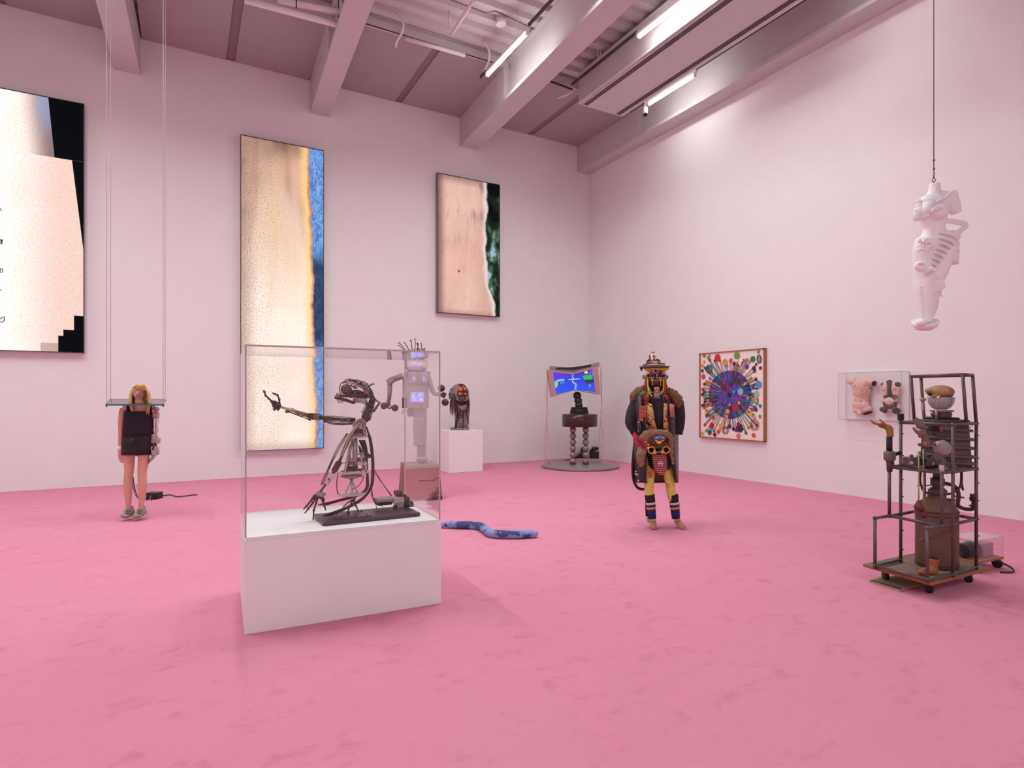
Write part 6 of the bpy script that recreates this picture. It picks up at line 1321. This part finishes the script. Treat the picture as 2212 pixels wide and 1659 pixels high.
for p in (g1, h1): pipe_(up_(p, ZL), up_(p, ZM if p is g1 else ZM + .02), 'post')
for p, q in ((c2, c2.lerp(C_, .06)), (G_, G_.lerp(C_, .05)), (d2, d2), (E_, E_.lerp(D_, .02))): pipe_(up_(p, ZU), up_(p, ZT_) + (RIGHT * -.03), 'upper_post')
tp = [up_(p, ZT_) - RIGHT * .03 for p in (c2, G_, E_, d2)]
for i in range(4): pipe_(tp[i], tp[(i + 1) % 4], 'top_bar')
for z, seq in ((ZU, (C_, D_, E_, G_, C_)), (ZM, (C_, D_, E_, G_, C_)), (ZL, (C_, G_, E_, D_))):
    for p, q in zip(seq, seq[1:]): pipe_(up_(p, z), up_(q, z), 'ring_bar')
for p, q, z in ((A_, C_, ZL), (B_, D_, ZL), (g1, h1, ZL), (g1, h1, ZM), (g1, C_, ZM), (h1, D_, ZM), (A_, B_, bz + .02), (A_, C_, bz + .02), (B_, D_, bz + .02), (D_, E_, bz + .02)): pipe_(up_(p, z), up_(q, z), 'cross_bar')
for p, z in ((A_, ZL), (B_, ZL), (A_, bz + .02), (B_, bz + .02), (C_, bz + .02), (D_, bz + .02), (C_, ZL), (D_, ZL), (E_, ZL), (C_, ZM), (D_, ZM), (E_, ZM), (C_, ZU), (D_, ZU), (E_, ZU), (G_, ZU), (g1, ZL), (h1, ZL)):
    link('pipe_clamp', M().ball(up_(p, z), .018, None, 10, 6), MAT_PIPE, R_)
for p in (C_, D_, E_):
    for z in (.24, .40, .68, .82, 1.02, 1.2): link('pin', M().tube([up_(p, z), up_(p, z) + RIGHT * .022], .005, 6), MAT_DKG, R_)
link('post_cap', M().bevbox(up_(C_, ZU + .045), (.036, .036, .055), BC, .004), MAT_BLACK, R_)
# tank
dT = cen.dot(FWD); FP = Fig(dT); qp, qv = FP.q(K7), FP.q(KB)
def m7(px): return FP.m(px / 7.542)
def mb(px): return FP.m(px / 5.72)
tc = up_(qv(935, 900), 0); rt_ = mb(224)
tk = link('tank', M().lathe([(rt_ * .97, bz), (rt_, bz + .02), (rt_, .585), (rt_ * .98, .60), (rt_ * .8, .65), (rt_ * .45, .69), (rt_ * .42, .715)], up_(tc, 0), n=40), plain('brown_tank', '6b5042', .6, .15, var=.3, scale=9), R_, 'brown metal tank body')
for z in (.585, .555, bz + .03): link('tank_hoop', M().ring(up_(tc, z), Matrix.Identity(3), rt_, .006, 40, 6), MAT_RUSTY, tk)
link('tank_seam', M().box(up_(tc, .36) - FWD * rt_ + RIGHT * .03, (.005, .006, .42), BC), MAT_RUSTY, tk)
tap = link('tap', M().tube([qv(845, 925, -.15), qv(800, 925, -.2), qv(745, 945, -.2), qv(720, 975, -.2)], [mb(16), mb(16), mb(14), mb(12)], 10, curve=4), MAT_PIPE, tk)
link('gauge', M().ring(qv(1105, 690, -.12), look(-FWD + RIGHT), mb(30), mb(5), 20, 6), plain('gauge_brass', 'c9a860', .4, .5), tk)
link('side_funnel', M().lathe([(mb(20), -mb(50)), (mb(30), -mb(20)), (mb(55), mb(10)), (mb(50), mb(14))], qv(1110, 460, -.05), n=18), MAT_RUSTY, R_)
# valve head and plumbing
for (y0, y1, w) in ((410, 360, 70), (375, 330, 100), (330, 310, 80), (310, 270, 55), (280, 190, 75), (190, 90, 40)): link('valve_stack', M().tube([qv(945, y0), qv(945, y1)], mb(w), 16), MAT_GUT, R_)
link('valve_arm', M().tube([qv(790, 365, -.05), qv(870, 375, -.06), qv(945, 385, -.06), qv(1080, 385, -.04), qv(1150, 360, 0), qv(1220, 300, 0), qv(1240, 220, 0), qv(1240, 100, .02)], mb(15), 8, curve=5), MAT_RUSTY, R_)
link('drain_pipe', M().tube([qv(1020, 250, .05), qv(1130, 275, .05), qv(1190, 330, .04), qv(1205, 420, .03), qv(1195, 510, .02), qv(1230, 550, .02), qv(1310, 572, .02), qv(1380, 565, .0), qv(1390, 510, -.02), qv(1392, 470, -.02)], mb(23), 12, curve=5), MAT_RUSTY, R_)
link('pipe_cup', M().tube([qv(1390, 470, -.02), qv(1390, 385, -.02)], mb(38), 16), MAT_RUSTY, R_)
for y in (530, 440): link('pipe_flange', M().tube([qv(1390, y + 8, -.02), qv(1390, y - 8, -.02)], mb(46), 12), MAT_RUSTY, R_)
link('side_handle', M().tube([qv(1150, 410, .03), qv(1270, 430, .03)], mb(11), 8), MAT_DKG, R_)
for x in (740, 900, 1240): link('thin_pipe', M().tube([qv(x, 100, .05), qv(x + (-10 if x == 740 else 0), 220, .05), qv(x + 20, 340, .03)], mb(12), 8, curve=4), MAT_RUSTY, R_)
link('cross_rod', M().tube([qv(695, 282, -.06), qv(890, 275, 0)], mb(5), 6), MAT_DKG, R_)
# torso: tapered ribbed trunk with a coil
tq = [(rw, y) for rw, y in ((330, 1600), (325, 1500), (300, 1200), (285, 900), (280, 880))]
tcx = lambda y: 1290 + (y - 880) * .02
tr = link('torso', M().rings([[qp(tcx(y), y, .0) + RIGHT * (m7(w) * math.copysign(abs(math.cos(a)) ** .6, math.cos(a))) + FWD * (.13 * math.copysign(abs(math.sin(a)) ** .6, math.sin(a))) for a in [2 * math.pi * k / 28 for k in range(28)]] for w, y in tq]), MAT_GUT, R_, 'dark tapered trunk with ribs')
for k, y in enumerate((960, 1100, 1240, 1380, 1490)):
    w = 285 + (y - 900) * .08
    link('coil_turn', M().rings([[qp(tcx(y) + 8, y + 18 * math.cos(a), 0) + RIGHT * ((m7(w) + .012 + .014 * math.cos(b_)) * math.copysign(abs(math.cos(a)) ** .7, math.cos(a))) + FWD * ((.145 + .014 * math.cos(b_)) * math.copysign(abs(math.sin(a)) ** .7, math.sin(a))) + UP * (.014 * math.sin(b_)) for b_ in [2 * math.pi * j / 6 for j in range(6)]] for a in [2 * math.pi * i / 32 for i in range(32)]], True, False, True), MAT_GUT, tr)
for (x, y, w, h, mt_) in ((1110, 950, 120, 90, MAT_BLACK), (1160, 1050, 60, 60, MAT_GUT), (1210, 970, 30, 70, MAT_CLAY), (1140, 1060, 70, 40, MAT_PIPE), (1090, 1010, 100, 40, MAT_DKG)): link('torso_fitting', M().bevbox(qp(x, y, -.145), (m7(w), .04, m7(h)), BC, .004), mt_, tr)
link('shoulder_plate', M().bevbox(qp(1270, 820, .0), (m7(560), .2, m7(44)), BC, .006), MAT_PIPE, R_)
link('neck_plate', M().bevbox(qp(1240, 782, .0), (m7(360), .16, m7(34)), BC, .005), MAT_BLACK, R_)
nb = link('neck_block', M().bevbox(qp(1240, 715, .0), (m7(190), .1, m7(110)), BC, .006), MAT_GUT, R_)
link('neck_tray', M().bevbox(qp(1240, 662, 0), (m7(240), .12, m7(30)), BC, .004), MAT_ALUM, nb)
for x in (1105, 1360): link('neck_knob', M().ball(qp(x, 718, -.02), (m7(44), m7(44), m7(34)), BC, 12, 8), MAT_GUT, nb)
for x in (1195, 1225): link('neck_socket', M().tube([qp(x, 718, -.05), qp(x, 718, -.06)], m7(14), 10), MAT_BLACK, nb)
link('neck_post', M().tube([qp(1150, 800, -.08), qp(1150, 640, -.09)], m7(14), 8), MAT_ALUM, nb)
# head: glass bowl, clay skull cap, eye
MAT_BOWL = acrylic('smoky_bowl', 'c9bcc4', 1.0, .32)
hb_ = link('head_bowl', M().lathe([(m7(70), -m7(205)), (m7(130), -m7(175)), (m7(175), -m7(100)), (m7(190), 0), (m7(184), 0), (m7(168), -m7(98)), (m7(122), -m7(168)), (m7(60), -m7(196))], qp(1228, 435), n=32, cap=False), MAT_BOWL, R_, 'clear bowl as the lower head')
link('bowl_slot', M().box(qp(1372, 505, -.05), (m7(34), .02, m7(140)), BC @ Matrix.Rotation(.12, 3, 'Y')), MAT_BLACK, hb_)
m = M(); m.ball(qp(1215, 350), (m7(200), m7(185), m7(108)), BC, 20, 12); m.ball(qp(1300, 390), (m7(115), m7(120), m7(60)), BC, 14, 10); m.ball(qp(1050, 330), (m7(75), m7(80), m7(48)), BC, 14, 10); m.ball(qp(1140, 420, -.03), (m7(60), m7(60), m7(45)), BC, 12, 8)
cap = fuse(link('skull_cap', m, plain('tan_skin', 'a8835c', .65, var=.2, scale=25), R_, 'tan clay skull cap'), .007, 3)
link('eye', M().ball(qp(1190, 442, -.11), m7(22), None, 12, 8), MAT_WHITE, cap); link('pupil', M().ball(qp(1200, 445, -.13), m7(11), None, 8, 6), MAT_BLACK, cap)
link('mouth_hole', M().ball(qp(1045, 385, -.04), (m7(30), m7(30), m7(26)), BC, 10, 6), MAT_BLACK, cap)
link('eye_chain', M().tube([qp(1165, 475, -.1), qp(1155, 550, -.1), qp(1150, 640, -.09)], m7(6), 6, curve=4), MAT_ALUM, hb_)
bs_ = link('bulb_stick', M().tube([qp(930, 505, .05), qp(945, 800, .05)], m7(12), 8), MAT_ALUM, R_); link('bulb', M().ball(qp(930, 475, .05), (m7(48), m7(44), m7(34)), BC, 14, 8), plain('tan_bulb', 'b08a68', .5), bs_)
# hands
MAT_HAND = plain('clay_hand', '9c7348', .6, var=.3, scale=14); MAT_HAND2 = plain('grey_brown_hand', '77605a', .6, var=.25, scale=14)
gd = g1.dot(FWD); FG = Fig(gd); qg = FG.q(K7)
def mg(px): return FG.m(px / 7.542)
m = M(); m.tube([qg(400, 1085), qg(395, 1020), qg(385, 950), qg(340, 920)], [mg(52), mg(52), mg(55), mg(50)], 12, curve=4)
m.tube([qg(360, 930), qg(300, 905), qg(220, 890)], [mg(50), mg(46), mg(38)], 10, flat=.8)
for k, (x, y) in enumerate(((60, 805), (80, 822), (95, 845), (115, 868))):
    m.tube([qg(220, 885, -.03 + .02 * k), qg(150, 858 + 4 * k, -.03 + .02 * k), qg(x, y, -.03 + .02 * k)], [mg(20), mg(17), mg(9)], 8, curve=3)
m.tube([qg(330, 900, -.03), qg(280, 850, -.04), qg(215, 778, -.04)], [mg(26), mg(20), mg(10)], 8, curve=3)
ha = fuse(link('open_hand', m, MAT_HAND, R_, 'tan clay hand, palm up'), .006, 2)
link('wrist_sleeve', M().tube([qg(385, 1085), qg(385, 1310)], mg(44), 14), MAT_BLACK, ha)
link('motor_drum', M().lathe([(mg(62), -mg(85)), (mg(85), -mg(55)), (mg(88), mg(50)), (mg(62), mg(80))], qg(390, 1395), n=24), plain('olive_motor', '6e6250', .6, var=.2), ha)
link('drum_base', M().tube([qg(390, 1475), qg(390, 1650)], [mg(50), mg(40)], 14), MAT_RUSTY, ha)
link('arm_bracket', M().tube([qg(470, 1370, .02), up_(C_, qg(470, 1355).z)], mg(32), 8), MAT_BLACK, ha)
link('arm_cable', M().tube([qg(450, 1480), qg(470, 1560), qg(520, 1620, .02)], mg(9), 6, curve=4), MAT_BRASS, ha)
FD = Fig(h1.dot(FWD) + .02); qd = FD.q(K7)
def md(px): return FD.m(px / 7.542)
m = M(); m.tube([qd(1000, 1220), qd(975, 1130), qd(930, 1040), qd(905, 970)], [md(52), md(54), md(75), md(78)], 12, curve=4, flat=.7)
for k, (x, y, x1, y1) in enumerate(((860, 950, 800, 790), (885, 930, 830, 762), (920, 925, 875, 785), (950, 940, 915, 805))): m.tube([qd(x, y, -.01), qd((x + x1) / 2 - 4, (y + y1) / 2, -.015), qd(x1, y1, -.01)], [md(26), md(22), md(16)], 8, curve=3)
m.tube([qd(900, 1060, -.02), qd(830, 1000, -.03), qd(772, 930, -.03)], [md(30), md(26), md(20)], 8, curve=3)
hb2 = fuse(link('raised_hand', m, MAT_HAND2, R_, 'grey-brown hand raised flat'), .006, 2)
link('wrist_stump', M().tube([qd(985, 1150), qd(1010, 1240)], [md(52), md(40)], 12), plain('stump_pink', '9a6a5c', .6), hb2)
link('forearm_rod', M().tube([qd(1000, 1100, -.01), qd(1080, 1180, -.02), qd(1180, 1250, -.02)], md(16), 8, curve=3), MAT_PIPE, hb2)
link('clear_motor_cover', M().lathe([(md(60), -.05), (md(120), -.03), (md(125), .02), (md(60), .05)], qd(1245, 1265, -.02), BC @ Matrix.Rotation(1.3, 3, 'Y'), n=24), acrylic('cloudy_cover', 'd5c8cc', 1., .25), hb2)
link('pink_core', M().ball(qd(1240, 1260, -.02), md(70), None, 12, 8), MAT_PINK, hb2)
link('motor_black', M().tube([qd(1180, 1400, -.04), qd(1180, 1400, .06)], md(64), 18), MAT_GUT, hb2)
link('motor_post', M().tube([qd(1230, 1380, .0), qd(1240, 1560, .0), qd(1245, 1660, 0)], [md(60), md(45), md(32)], 12), MAT_GUT, hb2)
link('white_tube', M().tube([qd(1240, 1540, -.02), qd(1240, 1650, -.02)], md(34), 14), MAT_IVORY, hb2)
for x in (1160, 1190): link('fin', M().sheet([[qd(x, 1150, -.05), qd(x + 60, 1180, -.05)], [qd(x, 1220, -.05), qd(x + 70, 1250, -.05)]], .008), MAT_IVORY, hb2)
# machine shelf
sh = link('machine_shelf', M().bevbox(up_(C_.lerp(D_, .5), ZM + .012) + (E_ - D_) * .3, (.4, .22, .016), Matrix(((D_ - C_).normalized(), UP.cross((D_ - C_).normalized()), UP)).transposed(), .003), MAT_PIPE, R_)
for k, (x, y, w, h) in enumerate(((745, 1480, 150, 130), (860, 1480, 100, 110), (990, 1490, 130, 130), (1090, 1490, 110, 100), (1200, 1530, 110, 140), (1350, 1520, 100, 120), (1450, 1540, 100, 110), (1540, 1560, 100, 130))):
    o = link('machine_block', M().bevbox(qp(x, y, -.14 + .01 * k), (m7(w), .1, m7(h)), BC, .005), (MAT_GUT, MAT_BLACK, MAT_PIPE, MAT_GUT)[k % 4], sh)
    link('block_knob', M().tube([qp(x, y - h / 2, -.14 + .01 * k), qp(x, y - h / 2 - 40, -.14 + .01 * k)], m7(26), 10), MAT_GUT, o)
    link('block_wheel', M().tube([qp(x, y + 25, -.2 + .01 * k), qp(x, y + 25, -.185 + .01 * k)], m7(28), 14), MAT_ALUM if k % 3 == 0 else MAT_PIPE, o)
link('red_wire', M().tube([qp(1320, 1570, -.2), qp(1325, 1640, -.2), qp(1318, 1700, -.2)], m7(6), 6, curve=3), MAT_ORG, sh)
link('small_chain', M().tube([qp(1600, 985, -.05), qp(1680, 945, -.05), qp(1745, 900, -.05)], m7(6), 6, curve=3), MAT_DKG, R_)
link('side_wire', M().tube([qp(975, 740, 0), qp(1030, 752, 0), qp(1090, 755, 0)], m7(5), 6, curve=3), MAT_ALUM, R_)
# hanging green tubes with rubber bulbs
MAT_GREEN = plain('pale_green_tube', 'a5b07c', .5); MAT_RBULB = plain('red_rubber', '6a2e26', .55)
FQ = Fig(h1.lerp(g1, .5).dot(FWD) - .03); qk = FQ.q(KB)
for x, y0, y1, yb, q in ((711, -130, 470, 545, 52), (770, -170, 545, 635, 50)):
    tb_ = link('green_tube', M().tube([qk(x, y0), qk(x + 2, y1)], FQ.m(8 / 5.72), 8), MAT_GREEN, R_)
    link('rubber_bulb', M().lathe([(.002, -FQ.m(q / 5.72)), (FQ.m(q * .7 / 5.72), -FQ.m(q * .75 / 5.72)), (FQ.m(q / 5.72), 0), (FQ.m(q * .75 / 5.72), FQ.m(q * .7 / 5.72)), (FQ.m(22 / 5.72), FQ.m(q * 1.1 / 5.72)), (FQ.m(20 / 5.72), FQ.m(q * 1.55 / 5.72))], qk(x, yb), n=20), MAT_RBULB, tb_)
link('tube_knot', M().tube([qp(920, 830, -.2), qp(960, 850, -.2), qp(940, 880, -.2), qp(960, 920, -.2)], m7(10), 6, curve=4), MAT_GREEN, R_)
# clay foot
fd = ZP(1860 + 850 / 5.72, 1000 + 1380 / 5.72, bz).dot(FWD); FF = Fig(fd); qf = FF.q(KB)
def mf(px): return FF.m(px / 5.72)
m = M(); m.tube([qf(895, 1180, .02), qf(890, 1270, .02), qf(880, 1330, .02)], [mf(64), mf(52), mf(60)], 16, curve=3); m.tube([qf(890, 1330, .02), qf(800, 1335, 0), qf(720, 1355, -.02)], [mf(58), mf(48), mf(34)], 12, curve=3, flat=1.)
for k in range(5): m.tube([qf(740 + 10 * k, 1350 + 3 * k, -.05 + .02 * k), qf(690 + 16 * k, 1366 + 3 * k, -.06 + .02 * k)], [mf(16), mf(13)], 8)
fo = fuse(link('clay_foot', m, MAT_CLAY, R_, 'terracotta foot'), .007, 2)
link('ankle_hollow', M().tube([qf(897, 1168, .02), qf(897, 1172, .02)], mf(54), 16), MAT_HOLE, fo)

# sheet of board on the carpet under it
pts = [ZP(1860 + x / 5.72, 1000 + y / 5.72, .012) for x, y in ((105, 1455), (490, 1572), (720, 1500), (600, 1400), (240, 1395))]
r = thing('floor_sheet', 'worn beige sheet lying on the carpet under the pipe robot board', 'sheet', Vector((*pts[1].xy, 0)))
link('sheet_panel', M().prism([Vector((p.x, p.y, .002)) for p in pts], (0, 0, .01)), plain('beige_sheet', 'b89c84', .85, var=.15), r)
link('dark_border', M().prism([Vector((p.x, p.y, .0125)) for p in (pts[0], pts[1], pts[1] * .86 + pts[3] * .14, pts[0] * .86 + pts[4] * .14)], (0, 0, .002)), plain('dirty_border', '5f5248', .9, var=.4), r)
# clear box with a motor, behind, on a small trolley
FB = Fig(5.35); qx = FB.q(KB); cbx = ZP(1860 + 1400 / 5.72, 1000 + 1290 / 5.72); FB = Fig(cbx.dot(FWD) + .0); qx = FB.q(KB)
def mx(px): return FB.m(px / 5.72)
zb0 = .09
r = thing('motor_box', 'clear box with grey motor on a small trolley behind the pipe robot', 'motor', Vector((cbx.x, cbx.y, 0)))
bc_ = Vector((cbx.x, cbx.y, 0)); RM = rotz(math.atan2(RIGHT.y, RIGHT.x) + .42)
tr_ = link('trolley_board', M().box(bc_ + Vector((0, 0, zb0)), (.42, .24, .02), RM), plain('trolley_wood', 'a06a4c', .8), r)
for a in (-1, 1):
    for b_ in (-1, 1): link('wheel', M().tube([bc_ + RM @ Vector((a * .17 - .012, b_ * .09, .04)), bc_ + RM @ Vector((a * .17 + .012, b_ * .09, .04))], .04, 14), MAT_BLACK, tr_)
hB = mx(240)
link('motor_block', M().bevbox(bc_ + RM @ Vector((.07, 0, 0)) + Vector((0, 0, zb0 + .01 + hB * .36)), (.15, .15, hB * .72), RM, .006), plain('grey_motor', '8d7c84', .5, var=.1), r)
link('dark_motor', M().tube([bc_ + RM @ Vector((-.18, 0, 0)) + Vector((0, 0, zb0 + hB * .45)), bc_ + RM @ Vector((-.01, 0, 0)) + Vector((0, 0, zb0 + hB * .45))], hB * .34, 20), MAT_BLACK, r)
for k in range(4): link('motor_fin', M().ring(bc_ + RM @ Vector((-.16 + .04 * k, 0, 0)) + Vector((0, 0, zb0 + hB * .45)), RM @ look(Vector((1, 0, 0))), hB * .34, .006, 20, 6), MAT_GUT, r)
for a, s_z in ((-1, (.006, .23, hB)), (1, (.006, .23, hB))): pane('clear_side', bc_ + RM @ Vector((a * .205, 0, 0)) + Vector((0, 0, zb0 + .012 + hB / 2)), s_z, RM, r)
for b_ in (-1, 1): pane('clear_front', bc_ + RM @ Vector((0, b_ * .117, 0)) + Vector((0, 0, zb0 + .012 + hB / 2)), (.40, .006, hB), RM, r)
pane('clear_lid', bc_ + Vector((0, 0, zb0 + .016 + hB)), (.42, .24, .006), RM, r)
link('trolley_cable', M().tube([bc_ + RM @ Vector((.1, -.13, .08)), bc_ + RM @ Vector((.16, -.2, .03)), bc_ + RM @ Vector((.1, -.24, .012)), bc_ + RM @ Vector((.0, -.2, .012))], .008, 6, curve=5), MAT_CABLE, r)
